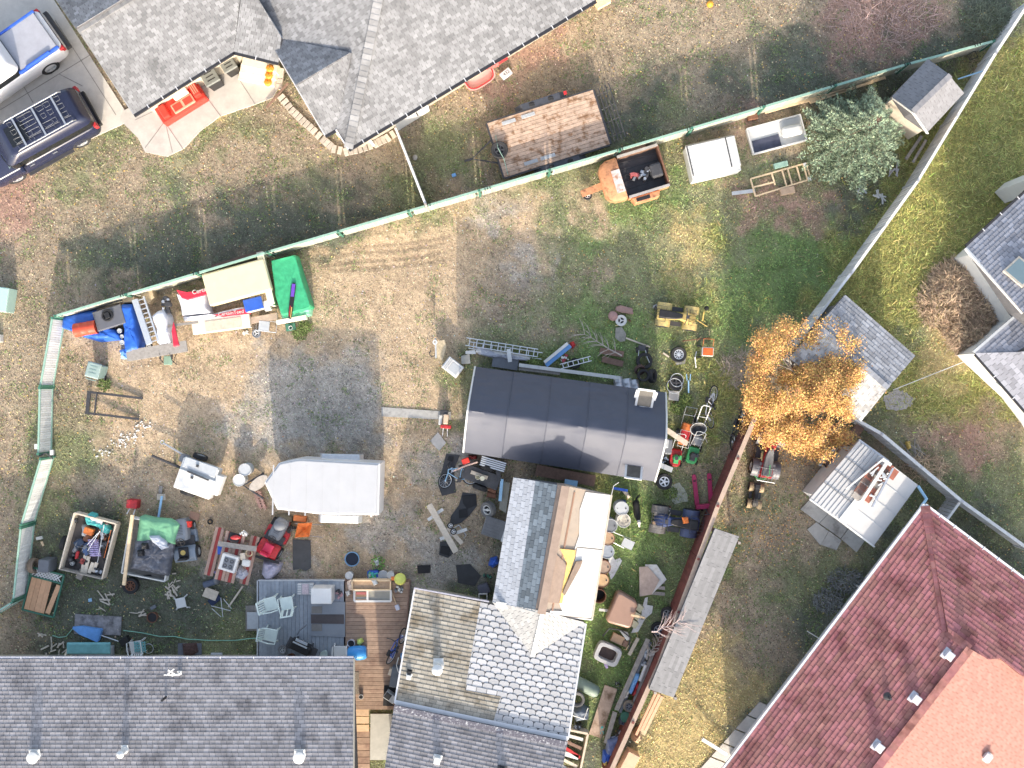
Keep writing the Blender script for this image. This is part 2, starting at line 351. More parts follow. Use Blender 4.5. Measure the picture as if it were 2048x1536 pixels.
GRID = np.array([
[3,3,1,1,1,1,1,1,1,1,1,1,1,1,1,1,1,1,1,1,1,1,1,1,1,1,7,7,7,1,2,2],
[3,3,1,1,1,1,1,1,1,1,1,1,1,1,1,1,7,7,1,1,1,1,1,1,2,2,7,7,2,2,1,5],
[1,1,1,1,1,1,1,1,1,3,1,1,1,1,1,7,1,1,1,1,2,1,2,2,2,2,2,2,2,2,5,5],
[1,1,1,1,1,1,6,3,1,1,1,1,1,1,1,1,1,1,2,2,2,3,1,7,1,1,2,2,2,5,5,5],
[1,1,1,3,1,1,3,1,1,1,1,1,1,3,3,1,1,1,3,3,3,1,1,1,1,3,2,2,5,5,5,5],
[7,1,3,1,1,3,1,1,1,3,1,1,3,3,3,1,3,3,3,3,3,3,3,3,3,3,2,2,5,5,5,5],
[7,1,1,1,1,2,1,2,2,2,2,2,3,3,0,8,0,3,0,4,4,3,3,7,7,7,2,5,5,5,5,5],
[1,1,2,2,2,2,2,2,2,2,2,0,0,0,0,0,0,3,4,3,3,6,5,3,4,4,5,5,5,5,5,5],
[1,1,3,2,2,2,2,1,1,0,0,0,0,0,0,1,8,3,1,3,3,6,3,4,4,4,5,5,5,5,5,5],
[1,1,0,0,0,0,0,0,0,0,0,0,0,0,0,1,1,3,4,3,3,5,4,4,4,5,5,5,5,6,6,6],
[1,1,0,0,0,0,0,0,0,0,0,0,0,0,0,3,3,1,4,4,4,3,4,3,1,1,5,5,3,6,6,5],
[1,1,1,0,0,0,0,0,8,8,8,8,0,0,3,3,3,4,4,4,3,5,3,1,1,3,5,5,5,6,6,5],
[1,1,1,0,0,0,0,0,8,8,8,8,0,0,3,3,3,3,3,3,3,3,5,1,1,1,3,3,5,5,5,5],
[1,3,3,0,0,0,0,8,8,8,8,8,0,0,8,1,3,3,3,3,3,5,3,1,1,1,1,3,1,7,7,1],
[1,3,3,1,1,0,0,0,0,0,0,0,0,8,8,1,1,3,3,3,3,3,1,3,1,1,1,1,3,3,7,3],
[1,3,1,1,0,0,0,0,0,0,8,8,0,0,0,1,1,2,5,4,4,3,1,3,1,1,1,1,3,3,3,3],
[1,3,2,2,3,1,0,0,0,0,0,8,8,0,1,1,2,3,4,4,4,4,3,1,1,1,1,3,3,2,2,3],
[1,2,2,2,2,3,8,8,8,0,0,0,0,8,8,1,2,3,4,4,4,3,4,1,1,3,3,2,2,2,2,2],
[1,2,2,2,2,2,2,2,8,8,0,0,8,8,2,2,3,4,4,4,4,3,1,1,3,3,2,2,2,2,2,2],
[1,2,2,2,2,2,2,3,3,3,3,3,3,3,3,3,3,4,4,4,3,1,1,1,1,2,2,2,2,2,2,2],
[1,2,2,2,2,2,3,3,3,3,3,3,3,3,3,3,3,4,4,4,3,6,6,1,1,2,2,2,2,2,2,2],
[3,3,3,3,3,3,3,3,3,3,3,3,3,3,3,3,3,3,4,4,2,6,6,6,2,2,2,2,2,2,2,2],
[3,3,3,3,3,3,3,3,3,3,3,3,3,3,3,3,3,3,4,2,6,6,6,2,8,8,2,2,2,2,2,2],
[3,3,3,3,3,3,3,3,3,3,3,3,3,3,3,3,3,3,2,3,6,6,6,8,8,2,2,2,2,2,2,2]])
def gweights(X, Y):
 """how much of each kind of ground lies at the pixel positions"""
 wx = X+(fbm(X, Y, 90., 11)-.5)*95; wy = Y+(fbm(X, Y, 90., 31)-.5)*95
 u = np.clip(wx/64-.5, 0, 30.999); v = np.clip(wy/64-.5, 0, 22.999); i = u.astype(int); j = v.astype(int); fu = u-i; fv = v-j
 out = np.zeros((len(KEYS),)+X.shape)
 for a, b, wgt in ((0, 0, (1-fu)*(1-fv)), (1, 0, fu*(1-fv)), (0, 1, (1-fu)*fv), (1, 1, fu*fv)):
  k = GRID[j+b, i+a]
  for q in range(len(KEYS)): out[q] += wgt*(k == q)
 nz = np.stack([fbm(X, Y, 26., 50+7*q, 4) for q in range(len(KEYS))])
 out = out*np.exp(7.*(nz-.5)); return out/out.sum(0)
def build_ground():
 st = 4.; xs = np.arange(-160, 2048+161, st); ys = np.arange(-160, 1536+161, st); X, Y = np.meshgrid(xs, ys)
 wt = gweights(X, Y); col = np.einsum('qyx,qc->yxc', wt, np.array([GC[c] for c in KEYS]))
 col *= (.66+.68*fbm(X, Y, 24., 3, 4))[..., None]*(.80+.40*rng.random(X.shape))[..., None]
 zz = (fbm(X, Y, 40., 91, 4)-.5)*.05-.01
 for off in (0, 12, 30, 44):
  tr = np.exp(-((Y-(508-.16*(X-640)+off+6*np.sin(X/60)))/3.2)**2)*np.clip((X-630)/60, 0, 1)*np.clip((920-X)/60, 0, 1); zz -= tr*.03; col *= (1-.28*tr)[..., None]
 edge = np.minimum.reduce([X-xs[0], xs[-1]-X, Y-ys[0], ys[-1]-Y]); zz *= np.clip(edge/80, 0, 1)
 V = np.stack([(X-1024)*S, (768-Y)*S, zz], -1).reshape(-1, 3); ny, nx = X.shape
 idx = np.arange(ny*nx).reshape(ny, nx); F = np.stack([idx[:-1, :-1], idx[1:, :-1], idx[1:, 1:], idx[:-1, 1:]], -1).reshape(-1, 4)
 x0, x1 = V[:, 0].min(), V[:, 0].max(); y0, y1 = V[:, 1].min(), V[:, 1].max(); B = 1500.
 n0 = len(V); out = [(-B, -B, 0), (B, -B, 0), (B, B, 0), (-B, B, 0)]
 c = [idx[-1, 0], idx[-1, -1], idx[0, -1], idx[0, 0]]
 fs = F.tolist()+[(n0, n0+1)+tuple(idx[-1, ::-1].tolist()), (n0+1, n0+2)+tuple(idx[::-1, -1][::-1][::-1].tolist()[::-1]), (n0+2, n0+3)+tuple(idx[0, :].tolist()), (n0+3, n0)+tuple(idx[:, 0].tolist())]
 me = bpy.data.meshes.new('ground'); me.from_pydata(V.tolist()+out, [], fs); me.materials.append(GRN)
 a = me.color_attributes.new('Col', 'FLOAT_COLOR', 'POINT'); cc = np.ones((len(V)+4, 4)); cc[:n0, :3] = col.reshape(-1, 3); cc[n0:, :3] = (.17, .15, .09)
 a.data.foreach_set('color', cc.ravel().astype(np.float32)); me.polygons.foreach_set('use_smooth', [True]*len(me.polygons)); me.update()
 o = bpy.data.objects.new('ground', me); COL.objects.link(o); o['kind'] = 'structure'; o['label'] = 'dirt and patchy grass of the yards'
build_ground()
def struct(o): o['kind'] = 'structure'; return o
# ------------------------------------------------------------------ houses
class Plane:
 """roof plane rising from an eave line (pixels, at height z0) towards the pixel `inn`"""
 def __init__(s, e0, e1, inn, z0, slope):
  s.A, s.B = P(*e0, z0), P(*e1, z0); s.z0, s.s = z0, slope
  u = s.B-s.A; u.z = 0; s.u = u.normalized(); n = Vector((-s.u.y, s.u.x, 0)); q = P(*inn, z0)-s.A
  if n.dot(q) < 0: n = -n
  s.n = n; s.v = (n+Vector((0, 0, slope))).normalized(); s.w = s.u.cross(s.v)
  if s.w.z < 0: s.u = -s.u; s.w = s.u.cross(s.v); s.A, s.B = s.B, s.A
 def at(s, px, py):
  g = P(px, py, 0); c = s.n.x*g.x+s.n.y*g.y; d = s.n.x*s.A.x+s.n.y*s.A.y
  z = (s.z0+s.s*(c-d))/(1+s.s*c/H); k = (H-z)/H
  return Vector((g.x*k, g.y*k, z))
def clip(sub, x0, y0, x1, y1):
 for ax, val, sg in ((0, x0, 1), (0, x1, -1), (1, y0, 1), (1, y1, -1)):
  o = []; n = len(sub)
  for i in range(n):
   p, q = sub[i], sub[(i+1) % n]; dp, dq = sg*(p[ax]-val), sg*(q[ax]-val)
   if dp >= 0: o.append(p)
   if (dp >= 0) != (dq >= 0):
    t = dp/(dp-dq); o.append((p[0]+(q[0]-p[0])*t, p[1]+(q[1]-p[1])*t))
  sub = o
  if len(sub) < 3: return []
 return sub
def area(p): return abs(sum(p[i][0]*p[(i+1) % len(p)][1]-p[(i+1) % len(p)][0]*p[i][1] for i in range(len(p))))/2
SHM = {}
class House:
 def __init__(s, name, label, cat, px, py, budget=300, piece='shingle'):
  s.t = T(name, label, cat, px, py); s.left = budget; s.rest = G(); s.mats = []; s.piece = piece
 def mi(s, m):
  if m not in s.mats: s.mats.append(m)
  return s.mats.index(m)
 def slope(s, pl, pts, mt, sw=.2, sh=.14, base=None, gap=.012, shape='box', th=.022, share=1., zb=None, name='roof', tone=None):
  p3 = [p.copy() if isinstance(p, Vector) else pl.at(*p) for p in pts]
  for p in p3: p.z -= (p-pl.A).dot(pl.w)/pl.w.z
  zb = pl.z0-.14 if zb is None else zb; zb = min(zb, min(p.z for p in p3)-.05); g = G(); n = len(p3)
  def pin(p): return p-pl.w*.006
  vs = [(p.x, p.y, zb) for p in p3]+[tuple(pin(p)) for p in p3]
  ar = sum(p3[i].x*p3[(i+1) % n].y-p3[(i+1) % n].x*p3[i].y for i in range(n))
  o = list(range(n)) if ar > 0 else list(range(n-1, -1, -1))
  g.add(vs, [tuple(reversed(o)), tuple(n+i for i in o)]+[(o[i], o[(i+1) % n], n+o[(i+1) % n], n+o[i]) for i in range(n)])
  ro = g.part(name, base or SH_BASE, s.t, world=True)
  if not sh: return ro
  ab = [((p-pl.A).dot(pl.u), (p-pl.A).dot(pl.v)) for p in p3]
  a0, a1 = min(p[0] for p in ab), max(p[0] for p in ab); b0, b1 = min(p[1] for p in ab), max(p[1] for p in ab)
  fr = Matrix((pl.u, pl.v, pl.w)).transposed().to_4x4(); bud = int(s.left*share); whole = []
  b = b0; row = 0; rr = R
  while b < b1:
   a = a0-sw*(.5 if row % 2 else 0)-(0 if shape == 'round' else rr.random()*sw*.4)
   while a < a1:
    c = clip(ab, a, b, a+sw-gap, b+sh)
    if c:
     ar_ = area(c); k = int(rr.random()*8)/8.+.03
     if tone: k = tone(k)
     if ar_ > (sw-gap)*sh*.985: whole.append((a, b, k))
     elif ar_ > sw*sh*.04: s.frag(pl, c, b, sh, th, mt, k)
    a += sw
   b += sh; row += 1
  vis = [q for q in whole if -5 < PX(pl.A+pl.u*q[0]+pl.v*q[1])[0] < 2053 and -5 < PX(pl.A+pl.u*q[0]+pl.v*q[1])[1] < 1541]
  rr.shuffle(vis); ind = set(vis[:bud]); s.left -= len(ind)
  for q in whole:
   a, b, k = q
   key = (mt.name, sw, sh, shape, k)
   if q in ind:
    if key not in SHM:
     g2 = G(); g2.k = k; s.geo(g2, sw-gap, sh, th, shape); SHM[key] = g2.mesh('shingle', mt)
    inst(SHM[key], s.piece, ro, TR(pl.A+pl.u*a+pl.v*b) @ fr)
   else:
    s.rest.M = TR(pl.A+pl.u*a+pl.v*b) @ fr; s.rest.k = k; s.rest.mi = s.mi(mt); s.geo(s.rest, sw-gap, sh, th, shape); s.rest.M = None
  return ro
 def geo(s, g, w, h, th, shape):
  if shape == 'round':
   c = w*.22; q = [(c, 0), (w-c, 0), (w-c*.25, h*.16), (w, h*.42), (w, h), (0, h), (0, h*.42), (c*.25, h*.16)]
  else: q = [(0, 0), (w, 0), (w, h), (0, h)]
  n = len(q); vs = [(x, y, 0) for x, y in q]+[(x, y, th*(1-.75*y/h)) for x, y in q]
  g.add(vs, [tuple(range(n, 2*n))]+[(i, (i+1) % n, n+(i+1) % n, n+i) for i in range(n)])
 def frag(s, pl, c, b, sh, th, mt, k):
  g = s.rest; g.k = k; g.mi = s.mi(mt); n = len(c)
  ar = sum(c[i][0]*c[(i+1) % n][1]-c[(i+1) % n][0]*c[i][1] for i in range(n)); c = c if ar > 0 else c[::-1]
  vs = [tuple(pl.A+pl.u*x+pl.v*y) for x, y in c]+[tuple(pl.A+pl.u*x+pl.v*y+pl.w*(th*(1-.75*(y-b)/sh))) for x, y in c]
  g.add(vs, [tuple(range(n, 2*n))]+[(i, (i+1) % n, n+(i+1) % n, n+i) for i in range(n)])
 def wall(s, pts, z0, z1, mt, inset_z=None, name='wall'):
  return G().prism([tuple(P(x, y, inset_z or z1)[:2]) for x, y in pts], z0, z1).part(name, mt, s.t, world=True)
 def gutter(s, p0, p1, mt, w_=.10, ticks=None, drop=.03, tm=None, step=.62):
  g = G().bar(p0-Vector((0, 0, drop)), p1-Vector((0, 0, drop)), w_, .1); o = g.part('gutter', mt, s.t, world=True)
  if tm:
   d = p1-p0; k = int(d.length/step); y = Vector((0, 0, 1)).cross(d).normalized(); g = G()
   for i in range(1, k):
    c = p0+d*(i/k); g.bar(c-y*(w_*.62)+Vector((0, 0, .035)), c+y*(w_*.62)+Vector((0, 0, .035)), .03, .012)
   h = g.part('gutter_hanger', tm, o, world=True, kind='stuff')
  return o
 def caps(s, p0, p1, mt, w_=.3, step=.2, name='ridge_cap'):
  d = p1-p0; k = max(1, int(d.length/step)); x = d.normalized()
  y = Vector((0, 0, 1)).cross(x).normalized(); z = x.cross(y); m = Matrix((x, y, z)).transposed().to_4x4()
  for i in range(k):
   plk(name, s.t, mt, p0+d*((i+.5)/k)+Vector((0, 0, .03)), (d.length/k*1.02, w_, .03), R=m @ RY(-.06), local=False)
 def done(s):
  if s.rest.f: s.rest.part(s.piece, s.mats, s.t, world=True, kind='stuff')
def vent_box(h, p, sz, mt, hh=.14, rot=0., name='roof_vent'):
 g = G(TR(p) @ RZ(rot)); g.box((0, 0, .01), (sz*1.3, sz*1.3, .03)); g.box((0, 0, hh*.5), (sz*.8, sz*.8, hh)); g.box((0, 0, hh), (sz, sz, .05), tx=.9, ty=.9)
 return g.part(name, mt, h.t, world=True, bev=.01)
def vent_pipe(h, p, r, ht, mt, base=True, cap=True, name='vent_pipe', sl=0.):
 g = G(TR(p))
 if base: g.box((0, .06, .02+sl*.02), (r*2.9, r*3.0, .03), R=RX(-sl)); g.lathe([(r*1.7, 0), (r*1.1, ht*.3)], 16)
 g.cyl((0, 0, 0), (0, 0, ht), r, n=16)
 if cap: g.lathe([(r*1.5, ht*.86), (r*1.55, ht*.97), (r*1.1, ht*1.05), (.001, ht*1.12)], 18)
 return g.part(name, mt, h.t, world=True, smooth=40)
def house_top():
 h = House('grey_house', 'large house at the top under a light grey shingle hip roof with black gutters', 'house', 760, 60)
 E1 = Plane((697, 297), (1190, 0), (765, 0), 2.8, .36); E2 = Plane((516, 0), (697, 297), (765, 0), 2.8, .36)
 hip0 = P(697, 297, 2.8); hip1 = E1.at(765, -40)
 h.slope(E1, [hip0, P(1190, 0, 2.8), P(1270, -48, 2.8), E1.at(1010, -190), E1.at(800, -190), hip1], SH_TOP, .205, .125, share=.42)
 # cross gable
 XS = Plane((650, 270), (673, 257), (640, 200), 2.8, .40); XN = Plane((543, 90), (566, 77), (590, 130), 2.8, .40)
 r0 = XS.at(592, 172); r1 = XS.at(703, 106)
 h.slope(E2, [hip0, P(673, 257, 2.8), r1+Vector((0, 0, -.02)), P(564, 78, 2.8), P(516, 0, 2.8), P(470, -76, 2.8), E2.at(700, -190), E2.at(760, -190), hip1], SH_TOP, .205, .125, share=.3)
 h.slope(XS, [P(650, 270, 2.8), P(673, 257, 2.8), r1, r0], SH_TOP, .205, .125, share=.25)
 h.slope(XN, [P(543, 90, 2.8), r0, r1, P(564, 78, 2.8)], SH_TOP, .205, .125, share=.25)
 # garage wing and porch
 W = Plane((268, 228), (468, 103), (300, 60), 2.8, .36); rg0 = W.at(155, 60); rg1 = W.at(260, -4)
 rgx = rg0+(rg1-rg0)*3.2
 h.slope(W, [P(268, 228, 2.8), P(468, 103, 2.8), W.at(480, 0), W.at(484, -90), rgx, rg0], SH_TOP, .205, .125, share=.55)
 WN = Plane((60, -75), (260, -200), (155, 60), 2.8, .36)
 h.slope(WN, [rg0, rgx, WN.at(330, -210), P(60, -75, 2.8)], SH_TOP, .205, .125, share=.3)
 PP = Plane((468, 103), (557, 125), (500, 40), 2.8, .30)
 h.slope(PP, [P(468, 103, 2.8), P(557, 125, 2.8), P(566, 78, 2.8), P(516, -4, 2.8), PP.at(482, -2)], SH_TOP, .205, .125, share=.5)
 h.caps(hip0, hip1, SH_TOP, .34, .2)
 h.caps(rg0, rg1+(rg1-rg0)*.4, SH_TOP, .3, .25)
 for a, b in (((697, 300), (1192, 2)), ((268, 231), (468, 105)), ((467, 105), (557, 127)), ((650, 272), (673, 260))): h.gutter(P(*a, 2.8), P(*b, 2.8), GUT_D, .13, tm=GUT_W)
 for a, b in (((268, 229), (118, -2)), ((672, 260), (697, 299)), ((650, 271), (543, 90)), ((516, 0), (566, 78))):
  G().bar(P(*a, 2.78), P(*b, 2.78 if a[0] != 268 else 2.78), .05, .14).part('fascia', GUT_W if a[0] != 268 else mat('fascia_grey', (.35, .35, .36), .7), h.t, world=True)
 h.wall([(702, 262), (1225, -60), (1000, -150), (560, -150), (590, 60), (570, 92), (652, 240)], 0, 2.66, WALL_T, 2.8)
 h.wall([(140, -30), (262, 190), (455, 75), (480, -80)], 0, 2.66, WALL_T, 2.8)
 G().box(P(516, 96, 1.3), (.14, .14, 2.7)).part('porch_post', WHITE, h.t, world=True)
 h.done()
house_top()
def house_b():
 h = House('bungalow', 'bungalow at the bottom left with a purple grey shingle roof and white vents', 'house', 350, 1480)
 p = Plane((0, 1318), (707, 1318), (300, 1500), 2.6, .27)
 h.slope(p, [P(-90, 1318, 2.6), P(707, 1318, 2.6), p.at(706, 1640), p.at(-90, 1640)], SH_B, .21, .145)
 h.gutter(P(-90, 1315, 2.58), P(707, 1315, 2.58), mat('gutter_lilac', (.42, .42, .47), .5), .07, tm=GUT_W, step=1.2)
 G().bar(p.at(708, 1318)-Vector((0, 0, .05)), p.at(707, 1640)-Vector((0, 0, .05)), .05, .12).part('fascia', WALL_T, h.t, world=True)
 for x, y, r in ((70, 1512, .14), (600, 1512, .14)): vent_pipe(h, p.at(x, y), r, .24, WHITE, sl=-.2)
 vent_pipe(h, p.at(250, 1500), .09, .5, WHITE, sl=-.2)
 q = p.at(332, 1394); G().cyl(q, q+Vector((0, 0, .45)), .045).part('vent_pipe', BLACK, h.t, world=True)
 q = p.at(360, 1345); g = G().box(q+Vector((0, 0, .03)), (.16, .14, .06)); g.cyl(q, q+Vector((0, .12, .9)), .03); g.bar(q+Vector((-.3, .16, .9)), q+Vector((.3, .16, .9)), .04, .04); g.bar(q+Vector((-.12, .36, 1.0)), q+Vector((.14, .16, .9)), .05, .03); g.bar(q+Vector((-.14, .2, .95)), q+Vector((.1, .4, .98)), .05, .03)
 g.part('aerial_mast', WHITE, h.t, world=True)
 h.wall([(-80, 1345), (680, 1345), (680, 1640), (-80, 1640)], 0, 2.44, WALL_T, 2.6); h.done()
house_b()
def house_c():
 h = House('patched_house', 'low house in the bottom middle whose roof mixes brown and pale round shingles', 'house', 960, 1380)
 N = Plane((830, 1178), (1172, 1247), (960, 1350), 2.5, .10)
 ea = lambda x: (x, 1178+(x-830)*69/342)
 split = [(962, 1205), (930, 1380), (1010, 1396), (988, 1447)]
 h.slope(N, [P(*ea(830), 2.5), P(*ea(961), 2.5), N.at(930, 1380), N.at(1002, 1393), N.at(985, 1448), N.at(790, 1407)], SH_C, .26, .16, share=.45, th=.03)
 h.slope(N, [P(*ea(961), 2.5), P(*ea(1172), 2.5), N.at(1135, 1480), N.at(985, 1448), N.at(1002, 1393), N.at(930, 1380)], SH_CR, .39, .205, shape='round', share=.6, gap=.022, th=.03, base=SH_BASEL)
 a, b = N.at(790, 1407), N.at(1135, 1480); S_ = Plane((788, 1413), (1134, 1487), (950, 1600), b.z+.12, .27)
 s0, s1 = S_.A, S_.B
 h.slope(S_, [S_.at(788, 1413), S_.at(1134, 1487), S_.at(1105, 1650), S_.at(752, 1650)], SH_B, .26, .15, share=.8, th=.028, zb=2.3)
 up = Vector((0, 0, .03))
 G().bar(N.at(791, 1404)+up, N.at(1136, 1477)+up, .17, .02).part('flashing', GUT_W, h.t, world=True)
 o = G().bar(S_.at(788, 1415)+Vector((0, 0, .03)), S_.at(1134, 1489)+Vector((0, 0, .03)), .22, .06).part('gutter', mat('leafy_gutter', (.12, .115, .14), .8, .3, 14., c2=(.55, .55, .55), t2=.62, s2=14), h.t, world=True)
 for x0, x1 in ((790, 862), (865, 988), (992, 1132)):
  f = lambda x: P(x, 1424+(x-788)*74/346, 2.95); G().bar(f(x0), f(x1), .05, .08).part('gutter_edge', GUT_W, h.t, world=True)
 for x in (868, 993): G().bar(P(x, 1428+(x-788)*.214, 2.98), P(x-4, 1442+(x-788)*.214, 3.02), .05, .05).part('gutter_strap', GUT_W, h.t, world=True)
 vent_pipe(h, N.at(877, 1330), .13, .75, WHITE, name='chimney_pipe')
 vent_box(h, N.at(818, 1353), .18, WHITE, .14, -.2); vent_box(h, N.at(819, 1344), .15, BLACK, .12, -.2)
 vent_box(h, S_.at(875, 1518), .26, WHITE, .2, -.2); vent_box(h, S_.at(1003, 1540), .26, DARKM, .2, -.2)
 # gable joining the workshop roof
 gl = Plane((988, 1206), (1065, 1313), (1060, 1240), 2.62, .5); gr = Plane((1165, 1246), (1065, 1313), (1070, 1240), 2.62, .5)
 ap = N.at(1065, 1313); top = Vector(P(1086, 1222, 3.3)); l0 = N.at(986, 1204)+Vector((0, 0, .02)); r0 = N.at(1168, 1244)+Vector((0, 0, .02))
 def trip(p0, p1, p2):
  pl = Plane.__new__(Plane); nn = (p1-p0).cross(p2-p0).normalized(); nn = nn if nn.z > 0 else -nn
  pl.w = nn; pl.v = (Vector((0, 0, 1))-nn*nn.z).normalized(); pl.u = pl.v.cross(pl.w); pl.A = p0; pl.B = p1; pl.z0 = min(p0.z, p1.z, p2.z); return pl
 SHV = mat('shingle_worn_white', (.36, .36, .355), .9, .12, 20., rnd=.12)
 h.slope(trip(l0, ap, top), [l0, ap, top], SHV, .22, .15, share=.3, zb=2.3); h.slope(trip(r0, ap, top), [r0, ap, top], SHV, .22, .15, share=.3, zb=2.3)
 h.caps(ap, top, WHITE_D, .16, .3)
 G().bar(P(992, 1209, 2.72), P(1028, 1214, 2.72), .22, .03).part('flashing', WHITE_D, h.t, world=True)
 G().bar(P(828, 1176, 2.52), P(978, 1203, 2.52), .05, .1).part('fascia', mat('fascia_lilac', (.36, .35, .40), .7), h.t, world=True)
 for a, b in (((829, 1179), (789, 1407)), ((1172, 1248), (1136, 1479))): G().bar(N.at(*a)-Vector((0, 0, .03)), N.at(*b)-Vector((0, 0, .03)), .06, .12).part('fascia', GUT_W, h.t, world=True)
 h.wall([(845, 1200), (1155, 1262), (1080, 1650), (775, 1650)], 0, 2.2, WALL_T, 2.5); h.done()
house_c()
def workshop():
 h = House('workshop', 'small workshop with half stripped roof of grey shingles brown felt and white membrane', 'workshop', 1105, 1100, 300)
 L = Plane((1027, 955), (985, 1205), (1100, 1090), 2.5, .42)
 m0, m1 = L.at(1072, 962), L.at(1033, 1214); t0, t1 = L.at(1131, 972), L.at(1083, 1227)
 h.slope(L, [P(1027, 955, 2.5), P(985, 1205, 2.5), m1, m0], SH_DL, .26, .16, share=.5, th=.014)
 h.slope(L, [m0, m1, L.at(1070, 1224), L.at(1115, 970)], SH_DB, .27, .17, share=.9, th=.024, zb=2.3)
 FELT = mat('brown_felt', (.30, .225, .18), .9, .15, 4.); FELT2 = mat('beige_felt', (.36, .30, .245), .9, .12, 3., c2=(.36, .28, .21), s2=1.5); MEMB = mat('white_membrane', (.58, .57, .55), .6, .04, 3., c2=(.5, .48, .45), t2=.70, s2=9., w2=.03)
 n = Plane((1222, 990), (1183, 1238), (1120, 1100), 2.45, .42)
 h.slope(L, [L.at(1115, 970), L.at(1070, 1224), t1, t0], FELT, .3, 0, base=FELT, zb=2.3, name='roof')
 h.slope(n, [P(1222, 990, 2.45), P(1183, 1238, 2.45), t1, t0], FELT2, .3, 0, base=FELT2, zb=2.3, name='roof')
 up = n.w
 def patch(pts, mt, nm, th=.02, o=.006):
  p = [n.at(*q)+up*o for q in pts]; k = len(p); g = G(); g.add([tuple(q) for q in p]+[tuple(q+up*th) for q in p], [tuple(range(k, 2*k)), tuple(range(k-1, -1, -1))]+[(i, (i+1) % k, k+(i+1) % k, k+i) for i in range(k)]); return g.part(nm, mt, h.t, world=True)
 patch([(1171, 984), (1221, 990), (1204, 1098), (1154, 1093), (1148, 1100), (1158, 1070), (1159, 1020)], MEMB, 'membrane')
 patch([(1154, 1095), (1204, 1100), (1182, 1236), (1098, 1228), (1100, 1221), (1124, 1222), (1118, 1206), (1124, 1190), (1133, 1180), (1140, 1150), (1150, 1118)], MEMB, 'membrane', o=.01)
 patch([(1120, 1097), (1150, 1100), (1149, 1112), (1130, 1170), (1123, 1206), (1118, 1205), (1133, 1125)], mat('yellow_insulation', (.68, .46, .16), .9, .2, 8., bump=.6, bs=20), 'insulation', .05)
 patch([(1112, 1108), (1128, 1124), (1133, 1132), (1120, 1206), (1092, 1204), (1102, 1130)], FELT, 'torn_felt', .03, .012)
 patch([(1150, 1122), (1163, 1120), (1158, 1134), (1138, 1170), (1127, 1190), (1123, 1184)], mat('folded_felt', (.24, .18, .14), .9, .2), 'torn_felt', .09, .02)
 G().bar(t0+Vector((0, 0, .05)), t1+Vector((0, 0, .05)), .3, .12).part('ridge_board', FELT, h.t, world=True)
 for a, b in (((1131, 980), (1088, 1220)), ((1149, 984), (1104, 1222))): G().bar(n.at(*a)+up*.015, n.at(*b)+up*.015, .06, .02).part('batten', mat('batten_brown', (.33, .2, .14), .9), h.t, world=True)
 for a, b in (((1074, 1030), (1068, 1060)), ((1060, 1130), (1057, 1152))): pass
 G().bar(P(1223, 990, 2.42), P(1184, 1239, 2.42), .06, .16).part('fascia', WOODP, h.t, world=True)
 G().bar(P(1183, 1239, 2.42), P(1110, 1231, 2.75), .05, .12).part('fascia', WHITE, h.t, world=True)
 G().bar(P(1034, 957, 2.4), P(1090, 968, 2.7), .05, .1).part('fascia', SKYB, h.t, world=True)
 h.wall([(1040, 975), (1205, 1005), (1172, 1225), (1003, 1195)], 0, 2.3, WALL_W, 2.5); h.done()
workshop()
